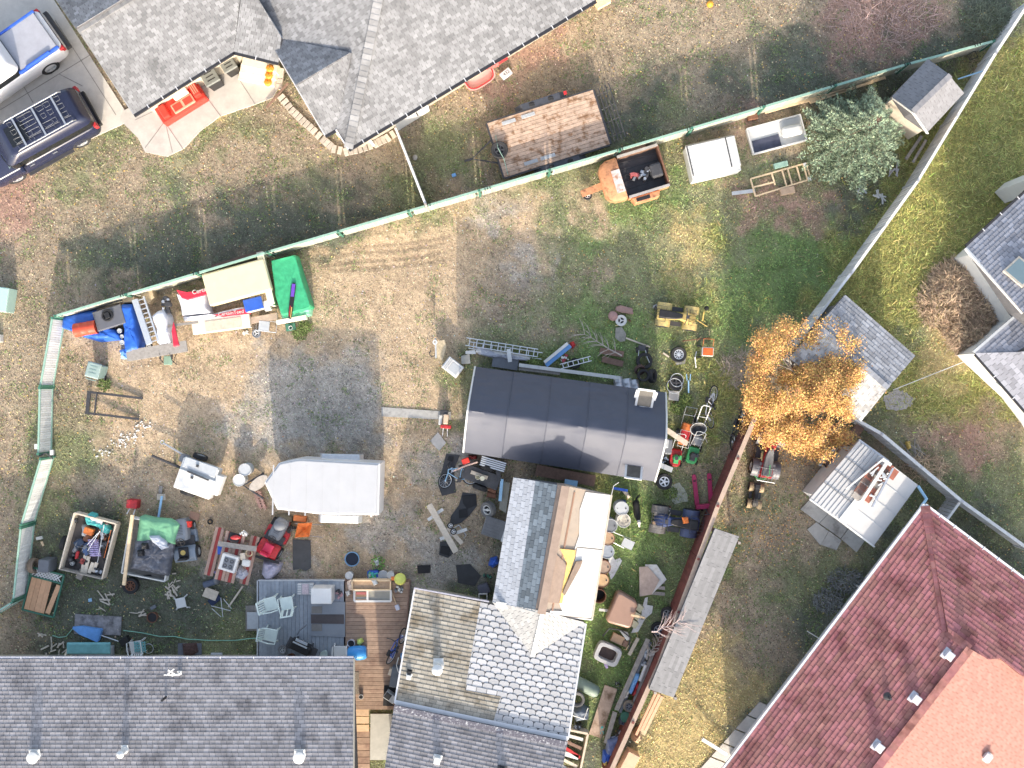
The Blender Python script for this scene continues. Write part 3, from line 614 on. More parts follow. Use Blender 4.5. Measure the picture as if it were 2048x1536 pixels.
def house_red():
 h = House('red_roof_house', 'big house at the bottom right under a red shingle hip roof', 'house', 1800, 1350)
 L = Plane((1450, 1536), (1850, 1012), (1900, 1400), 2.8, .36); Rr = Plane((1850, 1012), (2048, 1160), (1950, 1250), 2.8, .36)
 ht = L.at(1893, 1262); k0 = L.at(1939, 1297); k1 = L.at(1754, 1536); k2 = L.at(1676, 1636)
 h.slope(L, [P(1380, 1628, 2.8), P(1850, 1012, 2.8), ht, k0, k1, k2], SH_RED, .40, .17, base=SH_BASER, share=.62, th=.03)
 h.slope(Rr, [P(1850, 1012, 2.8), P(2140, 1229, 2.8), Rr.at(2140, 1400), Rr.at(2048, 1354), Rr.at(2000, 1317), Rr.at(1976, 1319), k0, ht], SH_RED, .40, .17, base=SH_BASER, share=.7, th=.03)
 SHL = mat('shingle_red_sunlit', (.37, .19, .155), .85, .14, 8., rnd=.08)  # same red shingles; the sunlit tone is painted into this lighter colour
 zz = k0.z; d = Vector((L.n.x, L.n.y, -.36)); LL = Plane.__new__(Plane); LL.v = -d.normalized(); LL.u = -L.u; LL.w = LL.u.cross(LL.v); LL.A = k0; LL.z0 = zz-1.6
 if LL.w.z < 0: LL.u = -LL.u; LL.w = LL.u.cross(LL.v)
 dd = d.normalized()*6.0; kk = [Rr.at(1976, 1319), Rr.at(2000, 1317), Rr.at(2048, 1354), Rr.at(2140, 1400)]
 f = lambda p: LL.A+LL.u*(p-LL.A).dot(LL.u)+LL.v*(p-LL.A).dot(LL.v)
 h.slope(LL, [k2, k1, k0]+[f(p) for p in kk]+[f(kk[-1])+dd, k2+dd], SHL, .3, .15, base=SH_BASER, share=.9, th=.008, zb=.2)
 h.caps(P(1850, 1012, 2.8), ht, SH_RED, .34, .24); h.caps(ht, k0, SH_RED, .3, .24); h.caps(k0, k2, SH_RED, .3, .24)
 h.gutter(P(1380, 1626, 2.8), P(1849, 1009, 2.8), GUT_W, .12); h.gutter(P(1851, 1010, 2.8), P(2140, 1226, 2.8), GUT_W, .12, tm=GUT_W)
 # low front gable whose lit face shows at the bottom edge
 fp = Plane((1446, 1536), (1700, 1510), (1600, 1700), 3.0, -.1)
 for x, y in ((1895, 1309), (1829, 1396), (1755, 1492)): vent_box(h, L.at(x, y), .32, mat('vent_lilac', (.5, .5, .55), .4), .22, .9)
 q = L.at(1775, 1393); g = G(TR(q)); g.lathe([(.16, 0), (.07, .14)], 14); g.cyl((0, 0, 0), (0, 0, .35), .045); g.part('vent_pipe', DARKM, h.t, world=True, smooth=40)
 vent_box(h, f(L.at(1850, 1420))+dd*.62, .3, WHITE, .2, .9);
 h.wall([(1490, 1560), (1862, 1075), (2140, 1282), (1900, 1620)], 0, 2.66, WALL_W, 2.8); h.done()
house_red()
def house_right():
 h = House('slate_roof_house', 'white walled house at the right edge with slate grey shingle roof and skylight', 'house', 2050, 640)
 A = Plane((1932, 495), (2048, 388), (2040, 560), 2.8, .33)
 h.slope(A, [P(1932, 495, 2.8), P(2140, 303, 2.8), A.at(2140, 700), A.at(2046, 624)], SH_R, .24, .155, share=.55)
 B_ = Plane((1950, 706), (2048, 818), (2040, 690), 2.8, .33); C_ = Plane((1950, 706), (2044, 624), (2040, 690), 2.8, .33)
 tp = B_.at(2035, 704)
 h.slope(B_, [P(1950, 706, 2.8), P(2140, 923, 2.8), B_.at(2160, 690), tp], SH_R, .24, .155, share=.6)
 h.slope(C_, [P(1950, 706, 2.8), tp, C_.at(2110, 650), P(2044, 624, 2.8)], SH_R, .24, .155, share=.6)
 h.gutter(P(1932, 492, 2.8), P(2140, 300, 2.8), GUT_D, .1, tm=GUT_W, step=.8); h.gutter(P(1951, 709, 2.8), P(2140, 926, 2.8), GUT_D, .1, tm=GUT_W, step=.9)
 G().bar(P(1931, 497, 2.76), P(2046, 626, 2.76+.9), .08, .16).part('fascia', WHITE, h.t, world=True); G().bar(P(1948, 705, 2.76), P(2044, 622, 2.76), .16, .12).part('gutter', LGREY, h.t, world=True)
 q = A.at(2040, 545); g = G(TR(q) @ Matrix((A.u, A.v, A.w)).transposed().to_4x4()); g.box((0, 0, .06), (.8, .9, .12)); g.part('skylight_frame', WOODP, h.t, world=True); g = G(TR(q) @ Matrix((A.u, A.v, A.w)).transposed().to_4x4()); g.box((0, 0, .1), (.66, .76, .06)); g.part('skylight', GLASSL, h.t, world=True)
 h.wall([(1966, 502), (2140, 345), (2140, 886), (2072, 796), (1976, 706), (2056, 636)], 0, 2.66, WALL_W, 2.8)
 g = G().box(P(2046, 372, 1.6), (.55, .6, 3.0), rz=.75); g.part('chimney', WHITE, h.t, world=True)
 g = G().box(P(2014, 776, 1.7), (.03, .7, .7), rz=.86-1.57*0); g.part('window', GLASSL, h.t, world=True)
 h.done()
house_right()
# ------------------------------------------------------------------ sheds and shelter
def gable_shed(name, label, c, rg, z0, zr, mt, base, wallm, sw, sh, gap=.012, th=.02, over=.12, tone=None, bud=280, mt2=None):
 """c: eave corners in pixels (a,b on one side, c,d on the other), rg: the two ridge ends above a-d and b-c"""
 h = House(name, label, 'shed', sum(q[0] for q in c)/4, sum(q[1] for q in c)/4, bud)
 r0, r1 = P(*rg[0], zr), P(*rg[1], zr)
 for e0, e1, sh_ in ((c[0], c[1], .5), (c[2], c[3], 1.)):
  A, B = P(*e0, z0), P(*e1, z0); mid = (r0+r1)/2; u = (B-A).normalized(); n = Vector((-u.y, u.x, 0)); d = n.dot(mid-A)
  if d < 0: n, d = -n, -d
  pl = Plane(e0, e1, rg[0], z0, (zr-z0)/d)
  pts = [A, B, r1, r0] if (e0 == c[0]) else [A, B, r0, r1]
  h.slope(pl, pts, mt2 if mt2 and e0 == c[2] else mt, sw, sh, base=base, gap=gap, th=th, share=sh_, tone=tone)
 h.caps(r0, r1, mt, .2, .25)
 m = sum((P(*q, z0) for q in c), Vector())/4; pts = [m+(P(*q, z0)-m)*(1-over) for q in c]
 G().prism([tuple(p[:2]) for p in pts], 0, z0-.1).part('wall', wallm, h.t, world=True)
 return h
h = gable_shed('garden_shed', 'small tan shed with plain grey gable roof wedged in the top right fence corner', [(1784, 193), (1856, 118), (1928, 186), (1855, 264)], [(1826, 223), (1900, 151)], 2.0, 2.75, SH_H, SH_BASE, mat('shed_wall_tan', (.52, .46, .38), .8, .15), .3, .15, th=.008)
for a, b in (((1785, 196), (1855, 267)),): G().bar(P(*a, 1.95), P(1826, 226, 2.68), .04, .1).part('fascia', WHITE_D, h.t, world=True); G().bar(P(1826, 226, 2.68), P(*b, 1.95), .04, .1).part('fascia', WHITE_D, h.t, world=True)
h.done()
h = gable_shed('weathered_shed', 'weathered grey shingled shed half under the orange leaved tree', [(1690, 590), (1830, 712), (1722, 843), (1578, 715)], [(1636, 652), (1776, 776)], 2.2, 2.55, SH_G, SH_BASE, mat('shed_wall_grey', (.42, .41, .40), .8, .15), .36, .15, th=.03, mt2=mat('shingle_sunlit_pale', (.50, .49, .47), .9, .25, 6., rnd=.25, c2=(.28, .27, .26), t2=.58, s2=2.))  # second slope painted paler, sunlight put into its shingle colour
h.done()
def flat_shed():
 h = House('metal_roof_shed', 'low shed with white ribbed metal roof and clutter on top beside the red roofed house', 'shed', 1730, 990, 0)
 MET = mat('white_roof_metal', (.46, .455, .45), .5, .06, 2.); z0, zr = 2.2, 2.42
 c = [(1717, 882), (1620, 996), (1748, 1091), (1836, 970)]; r0, r1 = P(1777, 925, zr), P(1684, 1043, zr)
 for q, nm in (((c[0], c[1], r1, r0), 'left'), ((c[2], c[3], r0, r1), 'right')):
  A, B = P(*q[0], z0), P(*q[1], z0); u = (B-A).normalized(); n = Vector((-u.y, u.x, 0)); d = n.dot(r0-A)
  if d < 0: n, d = -n, -d
  pl = Plane(q[0], q[1], (1730, 985), z0, (zr-z0)/d)
  ro = h.slope(pl, [A, B, q[2], q[3]], MET, .3, 0, base=MET)
  ln = (B-A).length
  if nm == 'left':
   dp = (r0-P(*c[0], z0)).length*.98; nr = 9
   for i in range(nr):
    v = (i+.5)/nr; a0 = A.lerp(q[3], v); b0 = B.lerp(q[2], v)
    plkbar('rib', ro, MET, a0+pl.w*.008, b0+pl.w*.008, dp/nr*.95, .018, local=False)
   for v in (.28, .5, .72):
    a0 = A.lerp(B, v); b0 = q[3].lerp(q[2], v); G().bar(a0+pl.w*.042, b0+pl.w*.042, .025, .012).part('seam', GREYP, ro, world=True)
  else:
   for v in (.25, .5, .75):
    a0 = A.lerp(B, v); b0 = q[3].lerp(q[2], v); G().bar(a0+pl.w*.012, b0+pl.w*.012, .03, .014).part('seam', LGREY, ro, world=True)
 G().bar(r0+Vector((0, 0, .02)), r1+Vector((0, 0, .02)), .32, .05).part('ridge_cap', WHITE, h.t, world=True)
 G().bar(P(1619, 998, 2.16), P(1686, 1046, 2.36), .06, .14).part('fascia', WHITE, h.t, world=True); G().bar(P(1686, 1046, 2.36), P(1748, 1093, 2.16), .06, .14).part('fascia', WHITE, h.t, world=True)
 h.gutter(P(1718, 880, 2.15), P(1778, 923, 2.15), GUT_W, .08)
 h.wall([(1716, 896), (1636, 994), (1746, 1076), (1820, 972)], 0, 2.1, WALL_W, 2.2)
flat_shed()
def lean_to():
 h = House('lean_to', 'long narrow lean to roof of grey boards along the red fence', 'shed', 1388, 1225, 300, 'roof_board')
 z0 = 1.75; p = Plane((1478, 1073), (1347, 1395), (1380, 1220), z0, .1)
 SB = mat('lean_to_board', (.26, .255, .255), .85, .12, 6., rnd=.14)
 h.slope(p, [P(1478, 1073, z0), P(1347, 1395, z0), p.at(1298, 1378), p.at(1430, 1057)], SB, .62, .13, gap=.01, th=.02, zb=1.6)
 for q in ((1470, 1080), (1345, 1385), (1305, 1374), (1432, 1064)): G().box(P(*q, .8), (.1, .1, 1.6)).part('post', WOODG, h.t, world=True)
 h.done()
lean_to()
def shelter():
 t = T('fabric_shelter', 'large dark grey fabric shelter with arched roof and two roof windows', 'shelter', 1130, 845)
 lt, lb, rt, rb = (950, 733), (926, 905), (1333, 785), (1311, 964); n = 14; m = 48
 zs = [1.5+1.5*(1-(abs(i/n-.5)/.5)**1.35)-.02 for i in range(n+1)]
 def pt(u, v):   # u along, v across, 0 at the top of the picture
  i = v*n; k = min(n-1, int(i)); z = zs[k]+(zs[k+1]-zs[k])*(i-k)
  a = P(*lt, 1.65).lerp(P(*lb, 1.65), v); b = P(*rt, 1.65).lerp(P(*rb, 1.65), v); p = a.lerp(b, u)
  rib = abs((u*5) % 1-.5)*2; sag = (1-rib**2)*.05*math.sin(pi*v)
  wr = noise.noise(Vector((u*14, v*9, 3)))*.02+noise.noise(Vector((u*9+v*10, v*26, 8)))*.075*(1-v)**1.3+abs(noise.noise(Vector((u*22-v*18, v*12, 1))))*.16*max(0, .5-v)
  return Vector((p.x, p.y, z-sag+wr))
 g = G(); M_ = 80; N_ = 40; vs = [tuple(pt(i/M_, j/N_)) for j in range(N_+1) for i in range(M_+1)]
 fs = [(j*(M_+1)+i, (j+1)*(M_+1)+i, (j+1)*(M_+1)+i+1, j*(M_+1)+i+1) for j in range(N_) for i in range(M_)]
 g.add(vs, fs); g.part('roof_cover', TARPB, t, world=True, smooth=60)
 for u in (0., 1.):
  g = G(); q = [pt(u, j/N_) for j in range(N_+1)]; k = len(q); g.add([tuple(p) for p in q]+[(p.x, p.y, 0) for p in q], [(i, i+1, k+i+1, k+i) for i in range(k-1)]); g.part('end_wall', TARPB, t, world=True)
  G().tube([pt(u, j/20)+Vector((0, 0, .012)) for j in range(21)], .035, 6).part('edge_trim', WHITE, t, world=True)
 for v in (0., 1.):
  g = G(); q = [pt(i/M_, v) for i in range(M_+1)]; k = len(q); g.add([tuple(p) for p in q]+[(p.x, p.y, 0) for p in q], [(i, i+1, k+i+1, k+i) for i in range(k-1)]); g.part('side_wall', TARPB, t, world=True)
 for u in (.2, .4, .6, .8): G().tube([pt(u, j/20)+Vector((0, 0, .008)) for j in range(21)], .018, 5).part('seam', TARPB, t, world=True)
 for cx, cy, v, rz in ((1290, 796, .2, -.14), (1267, 940, .86, -.14)):
  a = pt(.89 if v < .5 else .87, v); c = P(cx, cy, a.z+.03); tl = .42 if v < .5 else -.42
  M = TR(c) @ RZ(rz) @ RX(tl)
  g = G(M); w_, l_ = .6, .78
  for x in (-w_/2, w_/2): g.box((x, 0, .06), (.08, l_, .05))
  for y in (-l_/2+.03, l_/2-.03): g.box((0, y, .06), (w_-.08, .07, .052))
  fr_ = g.part('window_frame', WHITE, t, world=True)
  G(M).box((0, 0, .045), (w_-.06, l_-.1, .03)).part('window_pane', mat('smoky_vinyl', (.10, .09, .075), .25, .3, 4.), fr_, world=True)
  if v < .5:
   for x in (-.36, .36): G(M).box((x, .16, .08), (.1, .34, .03), rz=-.1).part('window_strap', WHITE, fr_, world=True)
shelter()
# ------------------------------------------------------------------ fences
def fence(name, label, tops, z, slat, rail, post, pitch=.09, sw=.083, th=.02, post_every=2.6, capw=.09, slat_name='slat', rails=2, indiv=False, capname='top_rail', posts=True, group=None, gap=0.):
 t = T(name, label, 'fence', *tops[0], z=0, group=group); pts = [P(x, y, z) for x, y in tops]; g = G(); ns = 0
 for a, b in zip(pts, pts[1:]):
  d = b-a; L_ = d.length; u = d.normalized(); y = Vector((0, 0, 1)).cross(u); rz = math.atan2(u.y, u.x); k = max(1, round(L_/post_every))
  for i in range(k):
   p, q = a.lerp(b, i/k), a.lerp(b, (i+1)/k)
   plkbar(capname, t, rail, p-Vector((0, 0, .03)), q-Vector((0, 0, .03)), capw, .05, local=False)
   if rails > 1: plkbar('rail', t, rail, p+y*.03-Vector((0, 0, z-.15)), q+y*.03-Vector((0, 0, z-.15)), .04, .06, local=False)
  if posts:
   for i in range(k+1):
    p = a.lerp(b, i/k); plk('post', t, post, (p.x, p.y, (z+.04)/2), (.09, .09, z+.04), rz, local=False)
  m = int(L_/pitch)
  for i in range(m):
   p = a.lerp(b, (i+.5)/m); dk = ((i+.5)/m*k) % 1*L_/k; dk = min(dk, L_/k-dk)
   if gap and .06 < dk < .06+gap: continue
   g.k = R.random(); hh = z-.06
   if indiv and ns < 300: plk(slat_name, t, slat, (p.x, p.y, hh/2+.02), (sw, th, hh), rz, local=False); ns += 1
   else: g.box((p.x, p.y, hh/2+.02), (sw, th, hh), rz)
 if g.f: g.part(slat_name, slat, t, world=True, kind='stuff')
 return t
f1 = fence('long_fence', 'long low fence with green top rail and pale slats crossing the picture', [(110, 632), (535, 504), (1240, 299), (1815, 128), (1988, 82)], 1.2, SLATC, GRNF, GRND, post_every=2.85, gap=.09)
pts = [(855, 411), (975, 377), (1095, 337), (1240, 299), (1380, 258), (1525, 212), (1667, 170), (1815, 128), (1955, 89), (535, 503), (392, 547), (246, 590)]
for x, y in pts:
 g = G()
 for k in (-5, 0, 5): g.box(P(x+k, y-k*.29, 1.2), (.022, .11, .06), rz=.28)
 g.part('tie_wire', BLACK, f1, world=True, kind='stuff')
fence('side_fence', 'left fence section with white slats between the corner and its bend', [(104, 636), (80, 772)], 1.25, SLATW, GRNF, GRND, post_every=2.7, capw=.07)
fence('side_fence', 'short left fence section of white slats above the gateway', [(79, 776), (76, 908)], 1.25, SLATW, GRNF, GRND, post_every=2.7, capw=.07)
fence('side_fence', 'slanted left fence section of white slats below the gateway', [(81, 918), (42, 1050)], 1.25, SLATW, GRNF, GRND, post_every=2.7, capw=.07)
fence('side_fence', 'lower left fence section of white slats beside the leaning gate', [(41, 1056), (26, 1200)], 1.25, SLATW, GRNF, GRND, post_every=2.9, capw=.07)
fence('side_fence', 'end of the left fence running out at the picture edge', [(24, 1205), (-30, 1238)], 1.25, SLATW, GRNF, GRND, capw=.07)
fence('board_fence', 'tall grey board fence with pale top along the right neighbour lawn', [(2062, 0), (1992, 106), (1836, 362), (1704, 545)], 1.55, SLATL, FRT, SLATL, pitch=.15, sw=.135, capw=.1, indiv=True, slat_name='board', posts=True)
fence('board_fence', 'grey board fence section running behind the weathered shed', [(1702, 547), (1592, 692)], 1.55, SLATL, FRT, SLATL, pitch=.15, sw=.135, capw=.1, indiv=True, slat_name='board')
fence('board_fence', 'white topped board fence from the weathered shed to the metal roof shed', [(1708, 836), (1764, 868), (1925, 1003)], 1.5, SLATL, FRT, SLATL, pitch=.14, sw=.125, capw=.12, indiv=True, slat_name='board')
fence('board_fence', 'white topped fence running out behind the red roof at the right', [(1925, 1003), (2060, 1100)], 1.3, SLATL, FRT, SLATL, pitch=.14, sw=.125, capw=.12, indiv=True, slat_name='board')
fence('board_fence', 'short grey fence stub between shed corner and red roof', [(1922, 1002), (1890, 1046)], 1.3, SLATL, FRT, SLATL, pitch=.14, sw=.125, indiv=True, slat_name='board')
fence('red_fence', 'dark red board fence between the yard and the leaf strewn strip', [(1516, 822), (1436, 1012), (1318, 1330), (1214, 1560)], 1.7, WOODR, mat('fence_cap_wood', (.40, .30, .235), .85, .2, rnd=.1), WOODR, pitch=.15, sw=.149, th=.05, capw=.17, indiv=True, slat_name='board', post_every=2.4)
fence('wood_gate_fence', 'weathered wooden fence running from the grey house to the long fence', [(790, 254), (851, 409)], 1.5, WOODG, FRT, WOODG, pitch=.14, sw=.13, indiv=True, slat_name='board', capw=.08)
g = T('downpipe', 'pale blue downpipe joining the metal roof shed to the red roof', 'downpipe', 1850, 990); G().tube([P(1836, 972, 2.1), P(1853, 998, 2.1), P(1842, 1014, 2.5)], .06, 8).part('pipe', SKYB, g, world=True)
# ------------------------------------------------------------------ paving and decks
def slab(pts, mt, label, z=.0, th=.06, name='slab', cat='paving', joints=(), group=None):
 EXCL.append(pts); o = struct(G().prism(W2(pts, th), z-.05, z+th).one(name, mt, label, None))
 if joints:
  g = G()
  for a, b in joints: g.bar(P(*a, z+th+.004), P(*b, z+th+.004), .03, .006)
  j = g.part('joint', mat('joint_dark', (.27, .25, .23), .9), o, world=True, kind='stuff')
 return o
slab([(-40, -30), (80, -30), (108, 0), (262, 240), (110, 310), (-40, 385)], CONC, 'concrete driveway in front of the garage', name='driveway', joints=[((110, 40), (232, 230)), ((0, 220), (180, 110)), ((40, 160), (66, 205)), ((118, 148), (165, 172))])
slab([(245, 222), (470, 112), (478, 160), (548, 145), (558, 172), (545, 195), (500, 212), (440, 232), (400, 262), (368, 296), (334, 313), (290, 304), (276, 276), (240, 240)], CONC, 'pale concrete walkway round the garage corner', name='walkway', th=.07, joints=[((270, 240), (402, 178)), ((327, 240), (366, 298)), ((410, 190), (444, 236)), ((478, 158), (510, 208)), ((290, 296), (330, 242)), ((345, 305), (330, 242))])
h = T('porch_steps', 'cream painted porch steps with three pumpkins on them', 'steps', 512, 148)
for i, (a, z) in enumerate(((0, .55), (14, .38), (28, .2))):
 q = [(486+a*-.25, 112+a), (556-a*.2, 128+a), (556-a*.2-3, 144+a), (486-a*.25-3, 130+a)]; G().prism(W2(q, z), .06, z).part('step', mat('cream_step', (.74, .66, .52), .7, .06), h, world=True)
EDG = T('path_edging', 'curved edging of pale bricks round the grey house corner', 'edging', 640, 260)
crv = [(563, 195), (585, 222), (606, 242), (628, 262), (647, 280), (668, 298), (692, 304), (720, 298), (750, 288), (775, 276), (796, 262)]
cp = []
for a, b in zip(crv, crv[1:]):
 k = max(1, int(math.hypot(b[0]-a[0], b[1]-a[1])/9)); cp += [(a[0]+(b[0]-a[0])*i/k, a[1]+(b[1]-a[1])*i/k, -math.atan2(b[1]-a[1], b[0]-a[0])) for i in range(k)]
BRK = mat('pale_brick', (.50, .44, .37), .9, .2, 9., rnd=.15)
for x, y, a in cp: plk('brick', EDG, BRK, P(x, y, .06), (.17, .30, .1), a+R.uniform(-.06, .06), local=False)
for x, y in ((562, 142), (561, 152), (560, 163), (558, 174)): plk('brick', EDG, BRK, P(x, y, .08), (.24, .2, .12), -.1, local=False)
EXCL.append([(560, 190), (640, 270), (700, 298), (790, 258), (798, 270), (700, 312), (630, 280), (556, 200)])
# paving slabs by the metal roof shed
PV = T('shed_paving', 'five grey concrete slabs below the metal roof shed', 'paving', 1670, 1060)
for q in ([(1600, 1018), (1622, 996), (1660, 1022), (1637, 1046)], [(1638, 1046), (1660, 1023), (1700, 1050), (1680, 1076)], [(1681, 1077), (1701, 1051), (1732, 1076), (1712, 1104)], [(1614, 1058), (1632, 1044), (1656, 1062), (1640, 1090)], [(1641, 1089), (1657, 1062), (1682, 1080), (1672, 1100)]):
 G().prism(W2(q), .0, .07+R.random()*.012).part('slab', CONCG, PV, world=True); EXCL.append(q)
RW = T('side_walk', 'narrow concrete walk of square slabs along the red roofed house', 'paving', 1480, 1470)
for i in range(6):
 f = lambda s, o: (1397+s*24.5+o*34, 1540-s*27.5+o*14)
 q = [f(i-1+.04, 0), f(i-.04, 0), f(i-.04, 1.0), f(i-1+.04, 1.0)]; G().prism(W2(q), 0, .07).part('slab', CONC, RW, world=True); EXCL.append(q)
plank((1404, 1478), (1454, 1509), 7, .5, .08, 'downspout', WHITE, 'white downspout pipe lying across the narrow concrete walk', 'pipe', z1=.3)
slab([(763, 814), (902, 824), (902, 840), (763, 833)], CONCG, 'long narrow concrete strip left of the shelter', name='paving_strip', th=.03)
slab([(860, 882), (876, 864), (892, 886), (878, 902)], CONCG, 'grey paving slab near the shelter corner', name='paving_slab', th=.04)
# decks
D1 = T('grey_deck', 'low grey board deck with white chairs on it', 'deck', 604, 1236)
EXCL.append([(512, 1156), (822, 1156), (822, 1420), (512, 1420)]); zd = .42
x = 518.
while x < 688:
 a, b = P(x+4, 1160, zd), P(x+4, 1330, zd); plkbar('board', D1, DECKG, a, b, 7.6*S, .04, local=False); x += 8.1
for a, b, nm in (((517, 1160), (690, 1160), 'rim_board'), ((516, 1160), (516, 1330), 'rim_board')): G().bar(P(*a, zd-.06), P(*b, zd-.06), .05, .22).part(nm, LGREY, D1, world=True)
G().prism(W2([(520, 1162), (688, 1162), (688, 1335), (520, 1335)], .36), .0, .36).part('deck_frame', WOODB, D1, world=True)
D2 = T('brown_deck', 'brown board deck between the bungalow and the patched house', 'deck', 756, 1290)
y = 1163.
while y < 1418:
 xl = 691 if y < 1318 else 709; xr = 818-(y-1160)*.07
 if y < 1360: xr = max(xr, 800)
 a, b = P(xl, y+4, zd), P(xr, y+4, zd); plkbar('board', D2, DECKB, a, b, 7.5*S, .04, local=False); y += 8.0
G().prism(W2([(692, 1162), (816, 1162), (798, 1416), (692, 1416)], .36), .0, .36).part('deck_frame', WOODB, D2, world=True)
for a, b in (((690, 1160), (820, 1160)), ((820, 1160), (800, 1416))): G().bar(P(*a, zd-.05), P(*b, zd-.05), .05, .2).part('rim_board', WOODB, D2, world=True)
for i, (y0, z) in enumerate(((1425, .34), (1440, .25), (1456, .16))):
 plk('stair_tread', D2, mat('light_tread', (.60, .42, .27), .8, .15, rnd=.08), P(722, y0, z), (.64, .27, .05), local=False)
for k in range(7):
 y0 = 1468+k*13; plk('boardwalk', D2, DECKB, P(724, y0, .08), (.62, .24, .05), local=False)
sheet([(741, 1428), (784, 1428), (780, 1520), (740, 1520)], .02, .05, 'cellar_door', mat('grey_cream_panel', (.46, .45, .41), .7, .1), 'pale grey sheet lying at the foot of the deck', 'panel', ex=True)
ST = T('deck_steps', 'short grey wooden steps at the left edge of the grey deck', 'steps', 505, 1236)
for k in range(3): plk('tread', ST, WOODG, P(496+k*9, 1236, .12+.09*k), (.18, 1.0, .05), local=False)
plk('tread', ST, LGREY, P(506, 1241, .42), (.46, .66, .03), local=False)
# ------------------------------------------------------------------ kit of repeated shapes
def tyre_g(g, Ro, w_, M, Ri=None, n=26):
 Ri = Ri or Ro*.6; old = g.M; g.M = M
 g.lathe([(Ri, -w_*.36), (Ri*1.12, -w_*.46), (Ro*.93, -w_*.5), (Ro*.985, -w_*.38), (Ro, -w_*.12), (Ro*.975, 0), (Ro, w_*.12), (Ro*.985, w_*.38), (Ro*.93, w_*.5), (Ri*1.12, w_*.46), (Ri, w_*.36)], n, ring=True); g.M = old
 return g
def rim_g(g, Ri, w_, M, sp=5, holes=False):
 old = g.M; g.M = M
 g.lathe([(Ri*1.02, w_*.40), (Ri*1.0, w_*.43), (Ri*.86, w_*.40), (Ri*.84, w_*.1)], 26, cap=False); g.lathe([(Ri*.30, w_*.1), (Ri*.28, w_*.36), (Ri*.1, w_*.40), (.001, w_*.40)], 14)
 for i in range(sp):
  a = 2*pi*i/sp; g.box((math.cos(a)*Ri*.55, math.sin(a)*Ri*.55, w_*.3), (Ri*.66, Ri*(.30 if sp < 7 else .16), w_*.12), rz=a)
 g.M = old; return g
def wheel(name, label, px, py, d, w_, rimm=ALU, sp=5, z=None, tilt=(0, 0), rot=0, group=None, tyrem=None, cat='wheel', zb=0.):
 t = T(name, label, cat, px, py, rot, z=(w_/2 if z is None else z)+zb, tilt=tilt, group=group)
 tyre_g(G(), d/2, w_, I4()).part('tyre', tyrem or RUB, t, smooth=50)
 if rimm:
  G().lathe([(.001, -w_*.05), (d*.3, -w_*.05), (d*.3, w_*.05), (.001, w_*.05)], 20).part('wheel_disc', BLACK, t)
  rim_g(G(), d*.3, w_, I4(), sp).part('rim', rimm, t, smooth=35)
 return t
def tyre(label, px, py, d, w_, z=None, tilt=(0, 0), rot=0, group=None, Ri=None, name='tyre', m=None):
 t = G(); tyre_g(t, d/2, w_, I4(), Ri and d/2*Ri)
 o = t.one(name, m or RUB, label, 'tyre', group, smooth=50); o.location = P(px, py, w_/2 if z is None else z); o.rotation_euler = (math.radians(tilt[0]), math.radians(tilt[1]), math.radians(rot)); return o
def vwheel(parent, x, y, r, w_, rimm, sp=5, tm=None, name='wheel', side=1, z=None):
 """upright wheel of a vehicle, axle along y"""
 M = TR(x, y, r if z is None else z) @ RX(-pi/2*side)
 o = tyre_g(G(), r, w_, M, n=22).part(name, tm or RUB, parent, smooth=50)
 g = G(M); g.lathe([(.001, 0), (r*.6, 0), (r*.6, w_*.1), (.001, w_*.1)], 16); rim_g(g, r*.6, w_, M, sp).part('rim', rimm, o, smooth=35); return o
def rod(a, b, r, name, mt, label, cat, group=None): return G().cyl(a, b, r, n=8).one(name, mt, label, cat, group)
def bucket(name, label, px, py, r, h, mt, fill=None, z=0., cat='bucket', group=None, n=22, lid=None, tilt=(0, 0), rot=0, taper=.85):
 t = T(name, label, cat, px, py, rot, z, group, tilt); e = max(.008, r*.06)
 G().lathe([(r*taper, 0), (r*.99, h*.93), (r*1.06, h*.94), (r*1.06, h), (r-e, h), (r*taper-e, e)], n).part('body', mt, t, smooth=40)
 if fill: G().lathe([(.001, 0), (r*.93, 0), (r*.93, .01), (.001, .012)], n, (0, 0, h*.8)).part('contents', fill, t)
 if lid: G().lathe([(r*1.07, 0), (r*1.07, .03), (r*.9, .035), (r*.85, .02), (.001, .02)], n, (0, 0, h)).part('lid', lid, t, smooth=40)
 return t
def drum(name, label, px, py, r, h, mt, top=None, group=None, z=0., tilt=(0, 0), rot=0, cat='barrel', bung=True, openm=None):
 t = T(name, label, cat, px, py, rot, z, group, tilt); pr = [(r*.98, 0), (r, .03)]
 for k in (.33, .66): pr += [(r*.97, h*k-.03), (r*1.02, h*k), (r*.97, h*k+.03)]
 pr += [(r, h-.03), (r*1.02, h), (r*.95, h), (r*.94, h-.025)]
 G().lathe(pr+([(.001, h-.025)] if not openm else [(r*.92, .05)]), 26).part('body', mt, t, smooth=35)
 if top: G().lathe([(r*.93, 0), (r*.93, .006), (.001, .006)], 24, (0, 0, h-.026 if not openm else .3)).part('lid' if not openm else 'contents', top, t)
 if bung and not openm: g = G(); g.cyl((r*.6, 0, h-.02), (r*.6, 0, h), r*.12, n=10); g.cyl((-r*.6, 0, h-.02), (-r*.6, 0, h-.005), r*.07, n=8); g.part('bung', DARKM, t)
 return t
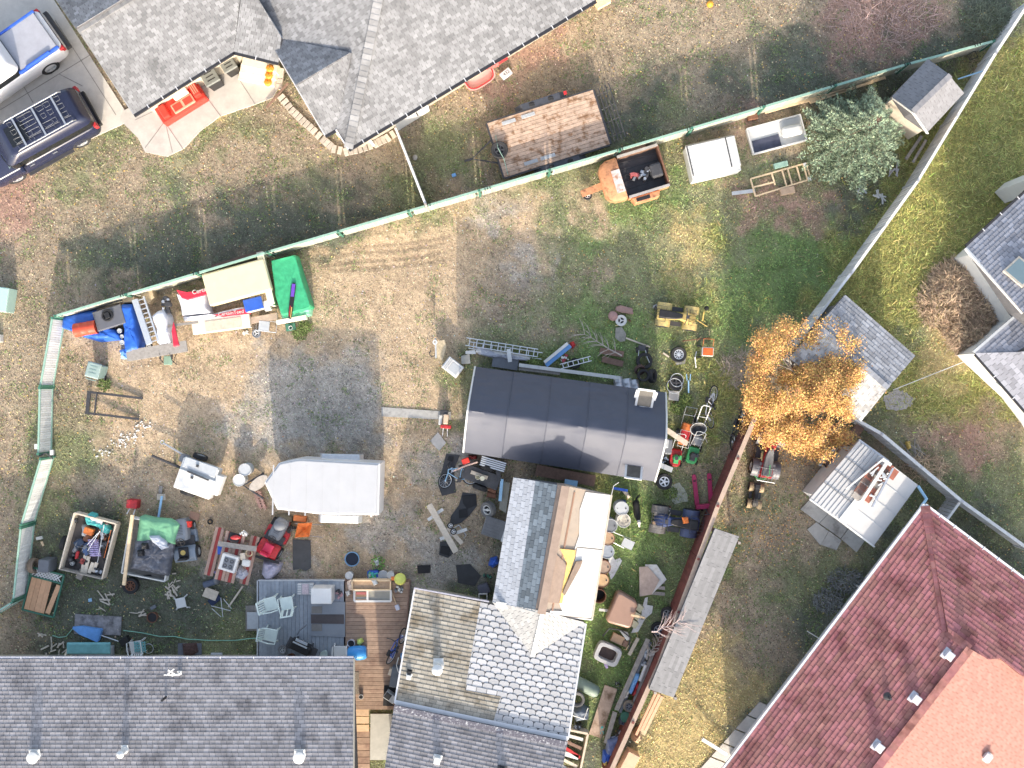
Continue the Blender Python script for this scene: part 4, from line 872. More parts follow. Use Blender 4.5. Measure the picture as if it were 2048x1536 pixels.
def bike(name, label, px, py, rot, tilt, fm, L_=1.05, wr=.33, z=0., steer=.3, group=None, dark=BLACK):
 t = T(name, label, 'bicycle', px, py, rot, z, group, (tilt, 0)); h = L_/2
 for nm, x, a in (('wheel', -h, 0), ('wheel', h, steer)):
  M = TR(x, 0, wr) @ RZ(a) @ RX(pi/2); w_ = G(M).torus((0, 0, 0), wr, .025, 26, 6).part(nm, RUB, t, smooth=60)
  g = G(M); g.torus((0, 0, 0), wr*.9, .014, 24, 5); g.cyl((0, 0, -.04), (0, 0, .04), .03, n=8)
  for k in range(12): g.tube([(0, 0, 0), (wr*.9*math.cos(k*pi/6), wr*.9*math.sin(k*pi/6), 0)], .004, 3)
  g.part('rim', ALU, w_)
 g = G(); bb = (-.06, 0, wr*.85); st = (-.22, 0, .74); hd = (h*.62, 0, .76); hb = (h*.68, 0, .62)
 for a, b in ((bb, st), (st, hd), (bb, hb), (hd, hb), ((-h, .05, wr), bb), ((-h, -.05, wr), bb), ((-h, .04, wr), st), ((-h, -.04, wr), st), (hb, (h, .05, wr)), (hb, (h, -.05, wr))): g.tube([a, b], .02, 6)
 g.part('frame', fm, t, smooth=60)
 G().tube([hd, (h*.58, 0, .9)], .016, 6).tube([(h*.48, -.32, .92), (h*.6, -.14, .9), (h*.6, .14, .9), (h*.48, .32, .92)], .016, 6).part('handlebar', DARKM, t)
 G().box((-.25, 0, .84), (.26, .15, .05), tx=.7, ty=.6).tube([st, (-.25, 0, .82)], .014, 5).part('saddle', dark, t, bev=.01)
 g = G(); g.cyl((-.06, -.06, wr*.85), (-.06, .06, wr*.85), .09, n=12); g.box((.05, .1, wr*.75), (.1, .08, .02)); g.box((-.17, -.1, wr*.95), (.1, .08, .02)); g.part('crank', DARKM, t)
 return t
def quad(name, label, px, py, rot, bodym, fendm, k=1., ffm=None, seatm=None, racks=True, wm=ALU, rackm=None, group=None, stripped=False, cat='quad bike'):
 t = T(name, label, cat, px, py, rot, 0, group); s = lambda *a: tuple(v*k for v in a); wr, ww = .29*k, .26*k
 for x, y, sd in ((.62, .42, 1), (.62, -.42, -1), (-.6, .42, 1), (-.6, -.42, -1)): vwheel(t, x*k, y*k, wr, ww, wm, 4, side=sd)
 secs = []
 for x, w_, z0, z1 in ((.82, .16, .42, .56), (.66, .27, .38, .78), (.36, .25, .36, .86), (.1, .16, .36, .76), (-.3, .2, .36, .68), (-.72, .30, .4, .70), (-.92, .24, .46, .66)):
  secs.append([s(x, w_*.8, z0), s(x, w_, (z0+z1)/2), s(x, w_*.7, z1), s(x, -w_*.7, z1), s(x, -w_, (z0+z1)/2), s(x, -w_*.8, z0)])
 G().loft(secs).part('body', bodym, t, smooth=50, bev=.01)
 for x, y in ((.62, .4), (.62, -.4), (-.6, .4), (-.6, -.4)):
  g = G(); n = 9; sc_ = []
  for i in range(n):
   a = pi*(.08+.84*i/(n-1)); sc_.append([s(x+.35*math.cos(a), y+v*.155-(y*.06), .30+.34*math.sin(a)) for v in (-1, 1)]+[s(x+.32*math.cos(a), y+v*.155-(y*.06), .28+.325*math.sin(a)) for v in (1, -1)])
  g.loft(sc_)
  g.box(s(x, y*.55, .60), s(.46, .16, .03)); g.part('fender', (ffm or fendm) if x > 0 else fendm, t, smooth=50, bev=.008)
 sm = seatm or BLACK; secs = [[s(x, w_, z), s(x, w_*.8, z+.09), s(x, -w_*.8, z+.09), s(x, -w_, z)] for x, w_, z in ((.2, .09, .80), (.05, .14, .76), (-.1, .17, .70), (-.45, .2, .70), (-.85, .2, .74))]
 G().loft(secs).part('seat', sm, t, smooth=50, bev=.02)
 g = G(); g.tube([s(.3, -.38, 1.0), s(.36, -.15, .98), s(.38, 0, .93), s(.36, .15, .98), s(.3, .38, 1.0)], .018*k, 6); g.tube([s(.38, 0, .93), s(.46, 0, .6)], .03*k, 6); g.box(s(.4, 0, .96), s(.12, .16, .08)); g.part('handlebar', DARKM, t)
 if racks:
  rm = rackm or DARKM
  for x0, x1, z in ((.5, .95, .82), (-1.05, -.55, .80)):
   g = G(); fx = lambda x, y: s(x, y, z)
   g.tube([fx(x0, -.34), fx(x1, -.34), fx(x1, .34), fx(x0, .34)], .014*k, 5, True)
   for i in range(1, 5): g.tube([fx(x0, -.34+.136*i), fx(x1, -.34+.136*i)], .009*k, 4)
   for y in (-.2, .2): g.tube([fx((x0+x1)/2, y), s((x0+x1)/2, y, .55)], .012*k, 4)
   g.part('rack', rm, t)
 g = G(); g.box(s(.0, 0, .4), s(.5, .3, .2)); g.box(s(0, .33, .28), s(.5, .2, .03)); g.box(s(0, -.33, .28), s(.5, .2, .03)); g.bar(s(.62, -.4, .29), s(.62, .4, .29), .06*k, .06*k); g.bar(s(-.6, -.4, .29), s(-.6, .4, .29), .06*k, .06*k); g.part('engine', DARKM, t)
 return t
def rmower(name, label, px, py, rot, hood, deckm, seatm, k=1., seat_label=None, hub=None):
 t = T(name, label, 'ride-on mower', px, py, rot, 0); s = lambda *a: tuple(v*k for v in a)
 for x, y, r, w_, sd in ((.62, .36, .18, .15, 1), (.62, -.36, .18, .15, -1), (-.42, .4, .25, .22, 1), (-.42, -.4, .25, .22, -1)): vwheel(t, x*k, y*k, r*k, w_*k, LGREY, 5, side=sd)
 secs = [[s(x, w_, .3), s(x, w_, z*.9), s(x, w_*.75, z), s(x, -w_*.75, z), s(x, -w_, z*.9), s(x, -w_, .3)] for x, w_, z in ((.95, .2, .62), (.8, .27, .74), (.3, .27, .80), (.12, .24, .82))]
 hd = G().loft(secs).part('hood', hood, t, smooth=50, bev=.015)
 g = G()
 for i in range(7): g.box(s(.36+.06*i, 0, .785-.006*i), s(.018, .22, .02))
 g.part('hood_vent', DARKM, hd)
 G().prism([s(.95, .2)[:2], s(.4, .5)[:2], s(-.05, .5)[:2], s(-.05, -.5)[:2], s(.4, -.5)[:2], s(.95, -.2)[:2]], .12*k, .27*k, .94).part('cutting_deck', deckm, t, bev=.02)
 secs = [[s(x, .43, .36), s(x, .43, z), s(x, .2, z+.02), s(x, -.2, z+.02), s(x, -.43, z), s(x, -.43, .36)] for x, z in ((-.12, .42), (-.25, .56), (-.6, .58), (-.75, .46))]
 G().loft(secs).part('rear_fender', deckm, t, smooth=50, bev=.02); G().box(s(.05, 0, .33), s(.4, .8, .05)).part('footplate', DARKM, t)
 G().box(s(-.36, 0, .66), s(.42, .42, .1), tx=.85, ty=.85).box(s(-.6, 0, .82), s(.1, .42, .34), tx=.8, ty=.8).part('seat', seatm, t, bev=.03)
 g = G(TR(0.08*k, 0, .88*k) @ RY(-.5)); g.torus((0, 0, 0), .17*k, .017*k, 20, 6); g.box((0, 0, 0), s(.3, .03, .015)); g.box((0, 0, 0), s(.03, .3, .015)); g.cyl((0, 0, 0), (0, 0, -.22*k), .022*k, n=8); g.part('steering_wheel', BLACK, t)
 if hub: G().cyl(s(-.36, 0, .70), s(-.36, 0, .73), .1*k, n=16).part('seat_badge', hub, t)
 return t
def pmower(label, px, py, rot, deckm, engm, k=1., hand=LGREY, bag=None, name='push_mower'):
 t = T(name, label, 'lawnmower', px, py, rot, 0); s = lambda *a: tuple(v*k for v in a)
 for x, y, r, sd in ((.32, .27, .1, 1), (.32, -.27, .1, -1), (-.3, .27, .13, 1), (-.3, -.27, .13, -1)): vwheel(t, x*k, y*k, r*k, .05*k, LGREY, 5, side=sd)
 G().prism([s(.42, .14)[:2], s(.3, .25)[:2], s(-.34, .25)[:2], s(-.34, -.25)[:2], s(.3, -.25)[:2], s(.42, -.14)[:2]], .08*k, .24*k, .88).part('deck', deckm, t, bev=.02)
 g = G(); g.cyl(s(.04, 0, .24), s(.04, 0, .46), .15*k, .12*k, n=18); g.box(s(.2, 0, .33), s(.14, .2, .16)); g.box(s(.0, .17, .34), s(.18, .1, .14)); g.part('engine', engm, t, bev=.01)
 G().cyl(s(.04, 0, .46), s(.04, 0, .5), .08*k, n=14).part('starter_cover', DARKM, t)
 g = G(); g.tube([s(-.3, .2, .22), s(-.95, .2, .85), s(-1.0, .12, .9), s(-1.0, -.12, .9), s(-.95, -.2, .85), s(-.3, -.2, .22)], .013*k, 6); g.tube([s(-.7, .2, .6), s(-.7, -.2, .6)], .01*k, 5); g.part('handle', hand, t)
 if bag: G().box(s(-.62, 0, .32), s(.5, .42, .34), tx=.8, ty=.85).part('grass_bag', bag, t, bev=.05)
 return t
def garden_chair(label, px, py, rot, mt, z=0., group=None, slats=5, name='garden_chair', bag=None):
 t = T(name, label, 'chair', px, py, rot, z, group)
 G().prism([(-.24, -.24), (.26, -.26), (.26, .26), (-.24, .24)], .40, .435).part('seat', mt, t, bev=.02)
 for x, y in ((.22, .24), (.22, -.24), (-.22, .22), (-.22, -.22)): G().bar((x, y, .41), (x*1.15, y*1.1, 0), .05, .05).part('leg', mt, t)
 b = G(); b.bar((-.24, -.22, .42), (-.42, -.23, .86), .05, .04); b.bar((-.24, .22, .42), (-.42, .23, .86), .05, .04); b.bar((-.42, -.23, .86), (-.42, .23, .86), .05, .05); br = b.part('back_frame', mt, t)
 for i in range(slats): y = -.17+.34*i/(slats-1); plkbar('back_slat', br, mt, (-.24, y, .44), (-.415, y, .84), .045, .02)
 for y in (-.27, .27): G().tube([(.24, y*.95, .40), (.26, y, .62), (.0, y*1.04, .66), (-.33, y*.95, .66)], .025, 6).part('armrest', mt, t, smooth=50)
 return t
def wbin(label, px, py, rot, mt, lidm, k=1., name='wheelie_bin', group=None, cat='bin'):
 t = T(name, label, cat, px, py, rot, 0, group); s = lambda *a: tuple(v*k for v in a)
 G().box(s(0, 0, .46), s(.5, .46, .9), tx=1.16, ty=1.16).part('body', mt, t, bev=.03)
 l_ = G().box(s(0.02, 0, .95), s(.66, .60, .07), tx=.9, ty=.92).part('lid', lidm, t, bev=.025)
 g = G(); [g.box(s(-.1+.14*i, 0, .985), s(.03, .3, .02)) for i in range(3)]; g.part('lid_rib', mt, l_)
 G().tube([s(-.34, -.22, .93), s(-.38, -.18, .95), s(-.38, .18, .95), s(-.34, .22, .93)], .018*k, 6).part('handle', mt, t)
 for y in (-.24, .24): g = G(TR(*s(-.24, y, .1)) @ RX(pi/2)); g.cyl((0, 0, -.03), (0, 0, .03), .1*k, n=14); g.part('wheel', RUB, t)
 return t
def ladder(name, label, a, b, wpx, mt, n=9, z=.1, rail=.09, group=None, cat='ladder', rw=.03):
 A, B = P(*a, z), P(*b, z); t = T(name, label, cat, (a[0]+b[0])/2, (a[1]+b[1])/2, ang(*a, *b), z, group); L_ = (B-A).length; w_ = wpx*S
 for y in (-w_/2, w_/2): plk('rail', t, mt, (0, y, 0), (L_, .03, rail))
 for i in range(n): plk('rung', t, mt, (-L_/2+L_*(i+.5)/n, 0, 0), (rw, w_-.03, .03))
 return t
def crate(name, label, px, py, rot, d, mt, cat, lidm=None, z=0., bev=.02, group=None, k=.94, ribs=0):
 t = T(name, label, cat, px, py, rot, z, group); G().box((0, 0, d[2]/2), d).part('body', mt, t, bev=bev)
 if lidm: G().box((0, 0, d[2]+.02), (d[0]*1.03, d[1]*1.03, .05), tx=k, ty=k).part('lid', lidm, t, bev=bev)
 for i in range(ribs): plk('rib', t, lidm or mt, (-d[0]/2+d[0]*(i+.5)/ribs, 0, d[2]+.05), (.03, d[1]*.9, .02))
 return t
def scrap(name, label, cat, px, py, r, mt, n=7, z=0., h=.25, seed=0, mt2=None, kinds='bct'):
 """a small machine or part pile: interlocking blocks, cylinders and tubes as one thing"""
 q = random.Random(seed+int(px)*3+int(py)); t = T(name, label, cat, px, py, 0, z)
 ms = [mt, mt2 or mt]
 for j in range(2):
  g = G()
  for i in range(n):
   a = q.random()*6.3; d = r*.7*q.random(); c = (d*math.cos(a), d*math.sin(a), h*(.15+.7*q.random())); kd = q.choice(kinds); s_ = r*(.25+.35*q.random())
   if kd == 'b': g.box(c, (s_, s_*.7, h*.5), rz=q.random()*3)
   elif kd == 'c': g.cyl((c[0], c[1], 0), (c[0], c[1], h*(.5+.5*q.random())), s_*.4, n=12)
   else: g.tube([c, (c[0]+s_*q.uniform(-1, 1), c[1]+s_*q.uniform(-1, 1), h*q.random()+.02), (c[0]+s_, c[1]-s_*.5, .03)], .014, 5)
  g.part(('housing', 'fitting')[j], ms[j], t)
 return t
def sticks(label, px, py, r, n, mt, name='split_log', ln=.35, group='scattered firewood', cat='firewood', wd=.06, cc=0.6):
 q = random.Random(int(px*7+py)); b = q.random()*3
 for i in range(n):
  a = b+q.gauss(0, cc); x, y = px+q.uniform(-r, r), py+q.uniform(-r, r); l_ = ln*q.uniform(.6, 1.2)
  g = G(); g.box((0, 0, 0), (l_, wd*q.uniform(.7, 1.3), wd*.7), tx=.98, ty=.7); o = g.one(name, mt, label, cat, group); o.location = P(x, y, wd*.4+.03*q.random()*(i % 3)); o.rotation_euler = (q.uniform(-.1, .1), q.uniform(-.1, .1), a)
def leafy(name, label, cat, px, py, r, h, mt, n=160, lf=.06, group=None, stem=BROWN, flat=.6):
 t = T(name, label, cat, px, py, 0, 0, group); q = random.Random(int(px+py)); g = G(); st = G()
 for i in range(9):
  a = q.random()*6.3; st.tube([(0, 0, 0), (math.cos(a)*r*.5, math.sin(a)*r*.5, h*.6), (math.cos(a)*r*.9, math.sin(a)*r*.9, h*.8)], [.012, .008, .004], 4)
 for i in range(n):
  a = q.random()*6.3; d = r*q.random()**.6; z = h*(.3+.7*q.random())*(1-.4*d/r); c = Vector((d*math.cos(a), d*math.sin(a), z)); b = q.random()*6.3; u = Vector((math.cos(b), math.sin(b), q.uniform(-.5, .5)))*lf; v = Vector((-math.sin(b), math.cos(b), q.uniform(-.5, .5)))*lf*.5
  g.k = q.random(); g.add([c-u, c+v, c+u, c-v], [(0, 1, 2, 3)])
 g.part('foliage', mt, t, kind='stuff'); st.part('stem', stem, t); return t
# ------------------------------------------------------------------ vehicles at the top left
def car_outline(L_, W_, n=6, fr=.75, rr=.85, e=.32):
 pts = []
 for cx, cy, a0 in ((L_/2-e, W_/2-e*.8, 0), (-L_/2+e, W_/2-e*.8, 90), (-L_/2+e, -W_/2+e*.8, 180), (L_/2-e, -W_/2+e*.8, 270)):
  for i in range(n+1):
   a = math.radians(a0+90*i/n); pts.append((cx+e*math.cos(a), cy+e*.8*math.sin(a)))
 return pts
def suv():
 t = T('suv', 'dark navy SUV with a silver roof rack parked on the driveway', 'car', 87, 284, 209)
 o = car_outline(4.85, 1.92); sec = lambda k, ky, z, dx=0: [(x*k+dx, y*ky, z) for x, y in o]
 G().loft([sec(.97, .95, .25), sec(1, 1, .45), sec(1, 1, .75), sec(.985, .95, .98), sec(.96, .88, 1.05)]).part('body', CARNAVY, t, smooth=50)
 rf = car_outline(3.1, 1.40, e=.28); be = car_outline(3.75, 1.72, e=.3)
 G().loft([[(x-.55, y, 1.04) for x, y in be], [(x*.985-.58, y*.95, 1.35) for x, y in be]]).part('side_glass', GLASS, t, smooth=40)
 G().loft([[(x*.985-.58, y*.95, 1.35) for x, y in be], [(x-.72, y, 1.74) for x, y in rf], [(x*.9-.72, y*.88, 1.80) for x, y in rf]]).part('roof', CARNAVY, t, smooth=50)
 ws = G(); ws.add([(1.36, .74, 1.07), (1.36, -.74, 1.07), (.82, -.62, 1.73), (.82, .62, 1.73)], [(0, 1, 2, 3)]); ws.part('windscreen', GLASSL, t)
 rw = G(); rw.add([(-2.42, .68, 1.12), (-2.42, -.68, 1.12), (-2.23, -.6, 1.70), (-2.23, .6, 1.70)], [(3, 2, 1, 0)]); rw.part('rear_window', GLASS, t)
 G().box((.25, 0, 1.815), (.75, .8, .02)).part('sunroof', GLASS, t)
 r = G()
 for y in (-.62, .62): r.tube([(.5, y, 1.80), (.4, y, 1.9), (-1.9, y, 1.9), (-2.0, y, 1.80)], .025, 6)
 rk = r.part('roof_rail', GALV, t)
 for x in (.1, -.75, -1.6): plk('crossbar', rk, GALV, (x, 0, 1.9), (.07, 1.24, .03))
 g = G()
 for i, (x, y) in enumerate([(a, b) for a in (.3, -.2, -.45, -1.0, -1.3, -1.75) for b in (-.42, -.1, .25, .48)]): q = R.uniform(.08, .2); g.tube([(x-q, y-.08, 1.875), (x+q, y-.1, 1.875), (x+q*.6, y+.1, 1.875), (x-q, y+.09, 1.875)], .008, 4, True)
 g.part('cargo_net', mat('net_grey', (.17, .18, .2), .6), rk, kind='stuff')
 for y in (-1, 1):
  G().box((.9, y*1.04, 1.12), (.14, .24, .18)).part('mirror', CARNAVY, t, bev=.03); G().box((-2.36, y*.8, .9), (.14, .2, .3)).part('tail_light', RED, t, bev=.02); G().box((2.33, y*.68, .74), (.2, .4, .16)).part('headlight', LGREY, t, bev=.03)
  for x in (.55, -.45): G().box((x, y*.965, .92), (.2, .03, .04)).part('door_handle', GALV, t)
  G().bar((1.0, y*1.0, .36), (-1.0, y*1.0, .36), .16, .05).part('side_step', DARKM, t)
  for x in (1.5, -1.42): vwheel(t, x, y*.84, .38, .25, ALU, 6, side=y)
 G().box((-2.44, 0, .55), (.16, 1.5, .2)).part('bumper', BLACK, t, bev=.03)
 g = G(); g.bar((1.42, -.5, 1.08), (1.3, .2, 1.14), .03, .02); g.bar((1.42, .1, 1.08), (1.3, .7, 1.14), .03, .02); g.part('wiper', BLACK, t)
suv()
def pickup():
 t = T('pickup_truck', 'white pickup truck with blue edged soft cover over its bed', 'pickup truck', 13, 152, 215); o = car_outline(5.5, 1.95)
 G().loft([[(x*.98, y*.96, .35) for x, y in o], [(x, y, .55) for x, y in o], [(x, y, .9) for x, y in o], [(x*.985, y*.94, 1.1) for x, y in o], [(x*.97, y*.9, 1.12) for x, y in o]]).part('body', CARWHITE, t, smooth=50)
 be = car_outline(2.2, 1.75, e=.3); rf = car_outline(1.6, 1.45, e=.25)
 G().loft([[(x+.2, y, 1.1) for x, y in be], [(x*.95+.15, y*.96, 1.4) for x, y in be]]).part('side_glass', GLASS, t); G().loft([[(x*.95+.15, y*.96, 1.4) for x, y in be], [(x+.05, y, 1.8) for x, y in rf], [(x*.9+.05, y*.88, 1.86) for x, y in rf]]).part('cab_roof', CARWHITE, t, smooth=50)
 BE = mat('blue_edge', (.04, .12, .55), .4, .1); CV = mat('bed_cover', (.36, .37, .42), .5, .12, 2.)
 G().prism([(-2.55, -.80), (-.85, -.80), (-.85, .80), (-2.55, .80)], 1.12, 1.24, .985).part('bed_cover', CV, t, bev=.02)
 for a, b in (((-2.58, -.84), (-.80, -.84)), ((-2.58, .84), (-.80, .84)), ((-.80, -.88), (-.80, .88))): G().bar((*a, 1.19), (*b, 1.19), .10, .14).part('cover_edge', BE, t, bev=.02)
 G().bar((-1.1, .84, 1.3), (-2.2, .84, 1.3), .1, .1).part('side_rail', BE, t, bev=.03)
 G().box((-2.80, 0, .62), (.22, 1.7, .22)).part('bumper', DARKM, t, bev=.04); G().box((-2.68, 0, .98), (.1, 1.6, .22)).part('tailgate', CARNAVY, t, bev=.02)
 for y in (-1, 1):
  G().box((-2.62, y*.86, .95), (.2, .14, .3)).part('tail_light', RED, t, bev=.02)
  for x in (1.7, -1.7): vwheel(t, x, y*.86, .4, .26, ALU, 6, side=y)
  G().box((.9, y*1.08, 1.15), (.16, .26, .22)).part('mirror', DARKM, t, bev=.03)
pickup()
# ------------------------------------------------------------------ trailers
def flatbed():
 t = T('flatbed_trailer', 'flatbed trailer with a stained board deck and black fenders', 'trailer', 1096, 275, ang(990, 300, 1195, 235)); zd = .62; L_, W_ = 4.35, 2.25
 nb = 15
 for i in range(nb): plk('deck_board', t, WOODT, (0, -W_/2+W_*(i+.5)/nb, zd), (L_, W_/nb-.012, .05))
 fr = G()
 for y in (-W_/2-.03, W_/2+.03): fr.bar((-L_/2, y, zd-.06), (L_/2, y, zd-.06), .06, .16)
 for x in (-L_/2-.03, L_/2+.03): fr.bar((x, -W_/2, zd-.06), (x, W_/2, zd-.06), .08, .16)
 for x in (-1.4, -.5, .5, 1.4): fr.bar((x, -W_/2, zd-.1), (x, W_/2, zd-.1), .06, .08)
 fr.part('frame', DARKM, t)
 for y in (-1, 1):
  fn = G().box((.1, y*(W_/2+.17), .62), (1.55, .28, .03)).bar((.86, y*(W_/2+.17), .62), (1.15, y*(W_/2+.17), .35), .28, .03).bar((-.66, y*(W_/2+.17), .62), (-.95, y*(W_/2+.17), .35), .28, .03).part('fender', mat('fender_black', (.06, .065, .08), .45, .15), t)
  for x in (-.28, .5): vwheel(t, x, y*(W_/2+.17), .33, .2, GALV, 6, side=y)
 gt = G()
 for y in (-.85, -.28, .28, .85): gt.tube([(L_/2+.08, y, .6), (L_/2+.62, y*1.0, .95)], .018, 5)
 for k in range(5): gt.tube([(L_/2+.08+.135*k, -W_/2+.02, .6+.09*k), (L_/2+.08+.135*k, W_/2-.02, .6+.09*k)], .022, 5)
 gt.part('loading_ramp', DARKM, t)
 G().tube([(-L_/2, .5, .5), (-L_/2-1.0, 0, .48), (-L_/2, -.5, .5)], .04, 6).tube([(-L_/2-1.0, 0, .48), (-L_/2-1.3, 0, .5)], .05, 6).part('drawbar', DARKM, t)
 for x, y, l_ in ((-1.35, .92, .55), (-.55, .93, .55), (-1.0, -.86, .55), (-.3, -.86, .6)):
  g = G(); g.box((x, y, zd+.035), (l_, .14, .016)); [g.box((x-l_/2+.05+.07*i, y, zd+.05), (.025, .12, .02)) for i in range(int(l_/.07))]; g.part('tread_strip', LGREY, t)
 G().box((1.1, W_/2+.2, .7), (.12, .12, .1)).part('marker_lamp', RED, t)
 return t
flatbed()
wheel('spare_wheel', 'dark spare wheel lying on the board deck of the flatbed trailer', 999, 300, .68, .2, DARKM, 5, zb=.66)
rope = G(); rope.tube([P(991, 271, .70), P(996, 296, .92), P(1008, 318, .88), P(1016, 350, .64)], .014, 5); rope.one('strap', GRNF, 'green strap tied over the spare wheel on the trailer deck', 'strap')
def truckbox():
 t = T('box_trailer', 'rusty orange trailer made from an old pickup box with hitch', 'trailer', 1262, 357, ang(1200, 365, 1330, 325)); z = .75
 W_, x0, x1 = 1.62, -1.28, 1.22
 secs = [[(x, w_, .35), (x, w_, zz*.9), (x, w_*.85, zz), (x, -w_*.85, zz), (x, -w_, zz*.9), (x, -w_, .35)] for x, w_, zz in ((x0, .5, .7), (x0+.14, .72, .84), (x0+.35, .82, .92), (x0+.8, .84, .95))]
 G().loft(secs).part('cap_panel', RUSTO, t, smooth=40, bev=.02)
 G().box((x0+.62, -.1, .955), (.34, .9, .02)).part('bare_metal_patch', mat('bare_metal_patch', (.56, .50, .47), .5, .2, 5., c2=(.33, .16, .09), t2=.57, s2=4), t)
 for y, h_ in ((-.82, .9), (.82, .9)): G().box(((x0+.85+x1)/2, y, .62), (x1-x0-.85, .07, h_-.3)).part('side_panel', RUSTO if y < 0 else BROWN, t, bev=.01)
 G().box((x1, 0, .62), (.06, 1.66, .6)).part('tail_panel', RUST, t); G().box((.37, 0, .38), (1.7, 1.6, .05)).part('bed_floor', DARKM, t)
 for y in (-.82, .82): G().box(((x0+.85+x1)/2, y, .93), (x1-x0-.85, .1, .04)).part('top_edge', mat('grey_edge', (.35, .33, .31), .6), t)
 for i in range(6): plk('bed_bar', t, DARKM, (.37, -.66+i*.26, .43), (1.6, .04, .04))
 for y in (-1, 1):
  G().prism([(-.35, y*.86), (.85, y*.86), (.75, y*1.12), (-.25, y*1.12)], .25, .82, .96).part('wheel_arch', RUSTO if y < 0 else BROWN, t, bev=.04)
  if y < 0: G().box((.1, -1.0, .825), (.55, .14, .012)).part('arch_opening', BLACK, t)
  vwheel(t, .2, y*.95, .33, .2, GALV, 5, side=y)
 G().bar((x0+.1, 0, .42), (x0-.85, -.08, .42), .26, .1).part('drawbar', RUSTO, t)
 return t
truckbox()
scrap('red_engine', 'small faded red engine lying in the rusty orange box trailer', 'engine', 1270, 353, .3, mat('faded_red', (.35, .09, .09), .6, .2), 7, z=.46, h=.42, mt2=GREYP, kinds='bc')
scrap('grey_engine', 'grey engine with round cover in the middle of the box trailer', 'engine', 1289, 347, .38, GALV, 9, z=.46, h=.45, mt2=DARKM, kinds='bc')
crate('plastic_tank', 'black plastic tank at the tail of the rusty box trailer', 1310, 344, 17, (.46, .56, .46), mat('dusty_tank', (.05, .05, .055), .6, .3), 'tank', z=.46, bev=.08)
wheel('jockey_wheel', 'white rimmed hub with dirty centre at the hitch of the rusty trailer', 1175, 391, .36, .12, WHITE_D, 4, z=.32)
def vnose():
 t = T('enclosed_trailer', 'white enclosed cargo trailer with pointed nose and side fender', 'trailer', 642, 972, ang(525, 970, 765, 975)); h = 2.05
 # plan measured on the roof
 top = [(528, 965), (557, 926), (597, 918), (760, 927), (757, 1031), (640, 1029), (553, 1019)]
 inv = PM[t].inverted(); pl = [(inv @ P(x, y, h)).to_2d() for x, y in top]
 G().prism([tuple(p) for p in pl], .45, h-.06).part('body', CARWHITE, t, bev=.03)
 G().prism([tuple(p*.985) for p in pl], h-.06, h, .97).part('roof', mat('roof_white', (.43, .435, .45), .45, .05, 1.5, bump=.1, bs=3.), t, bev=.03)
 for k in range(6): plk('roof_bow', t, MATS['roof_white'], (-1.45+k*.62, .02, h+.002), (.05, 1.9, .012))
 for y in (-1, 1):
  G().box((.9, y*1.2, .72), (1.75, .30, .3), tx=.85).part('fender', ALU, t, bev=.03)
  for x in (.55, 1.3): vwheel(t, x, y*.98, .34, .2, GALV, 6, side=y)
 G().box((2.29, 0, 1.2), (.05, 1.9, 1.55)).part('rear_door', WHITE, t, bev=.01)
 for y in (-.35, .35): G().cyl((2.33, y, .5), (2.33, y, 1.95), .02, n=6).part('lock_bar', GALV, t)
 G().tube([(-2.2, .5, .4), (-3.0, 0, .42), (-2.2, -.5, .4)], .045, 6).part('drawbar', DARKM, t)
vnose()
o = G().lathe([(.001, 0), (.5, 0), (.52, .02), (.5, .04), (.001, .045)], 26, R=None, sx=.9, sy=.42).one('round_board', WOODG, 'weathered pointed board lying at the nose of the enclosed trailer', 'board'); o.location = P(517, 966, .45); o.rotation_euler = (.2, -.1, math.radians(40))
t = T('brick_stack', 'short stack of pinkish bricks in front of the enclosed trailer nose', 'bricks', 518, 1000); BR2 = mat('pink_brick', (.50, .30, .24), .9, .2, rnd=.15)
for k in range(7):
 for j in range(2): plk('brick', t, BR2, (-.12+.06*(k*.6)+j*.16, .33-k*.1, .1+.02*(k % 2)), (.16, .09, .18), -.45)
def tooltrailer():
 t = T('utility_trailer', 'small white boxy trailer with open lids and spare wheel tongue', 'trailer', 407, 953, ang(365, 935, 450, 965))
 G().prism([(-.75, -.62), (.72, -.62), (.72, .62), (-.75, .62)], .35, .95).part('body', WHITE, t, bev=.03)
 G().box((0.0, .48, .98), (1.35, .42, .06)).part('lid', LGREY, t, bev=.02); G().box((.02, -.2, 1.0), (1.5, .75, .06)).part('lid', WHITE, t, bev=.02)
 G().box((.82, .02, .7), (.34, .8, .5)).part('side_box', WHITE, t, bev=.03); G().bar((-.4, .18, 1.06), (.5, .12, 1.06), .06, .05).part('latch_bar', DARKM, t)
 for x, y in ((-.1, .5), (-.15, .0)): G().box((x, y, 1.05), (.1, .09, .05)).part('latch', DARKM, t)
 for y in (-1, 1): vwheel(t, -.3, y*.75, .3, .17, GALV, 5, side=y)
 G().box((-.78, .55, .62), (.3, .3, .4)).part('step_box', GREYP, t, bev=.03); G().tube([(-.7, .1, .45), (-2.1, .18, .45)], .055, 6).tube([(-1.2, .12, .45), (-1.25, .12, .02)], .04, 6).part('drawbar', DARKM, t)
 G().tube([(-.6, .62, .7), (-1.75, .85, .72)], .04, 6).torus((-1.8, .86, .72), .07, .02, 14, 5).part('support_arm', GALV, t)
 return t
tooltrailer()
drum('round_stool', 'round pale topped stool standing behind the other by the white trailers', 497, 937, .24, .62, LGREY, LGREY, cat='stool', bung=False); drum('round_stool', 'round pale tub in front beside the small white utility trailer', 485, 958, .24, .55, WHITE_D, WHITE_D, cat='stool', bung=False)
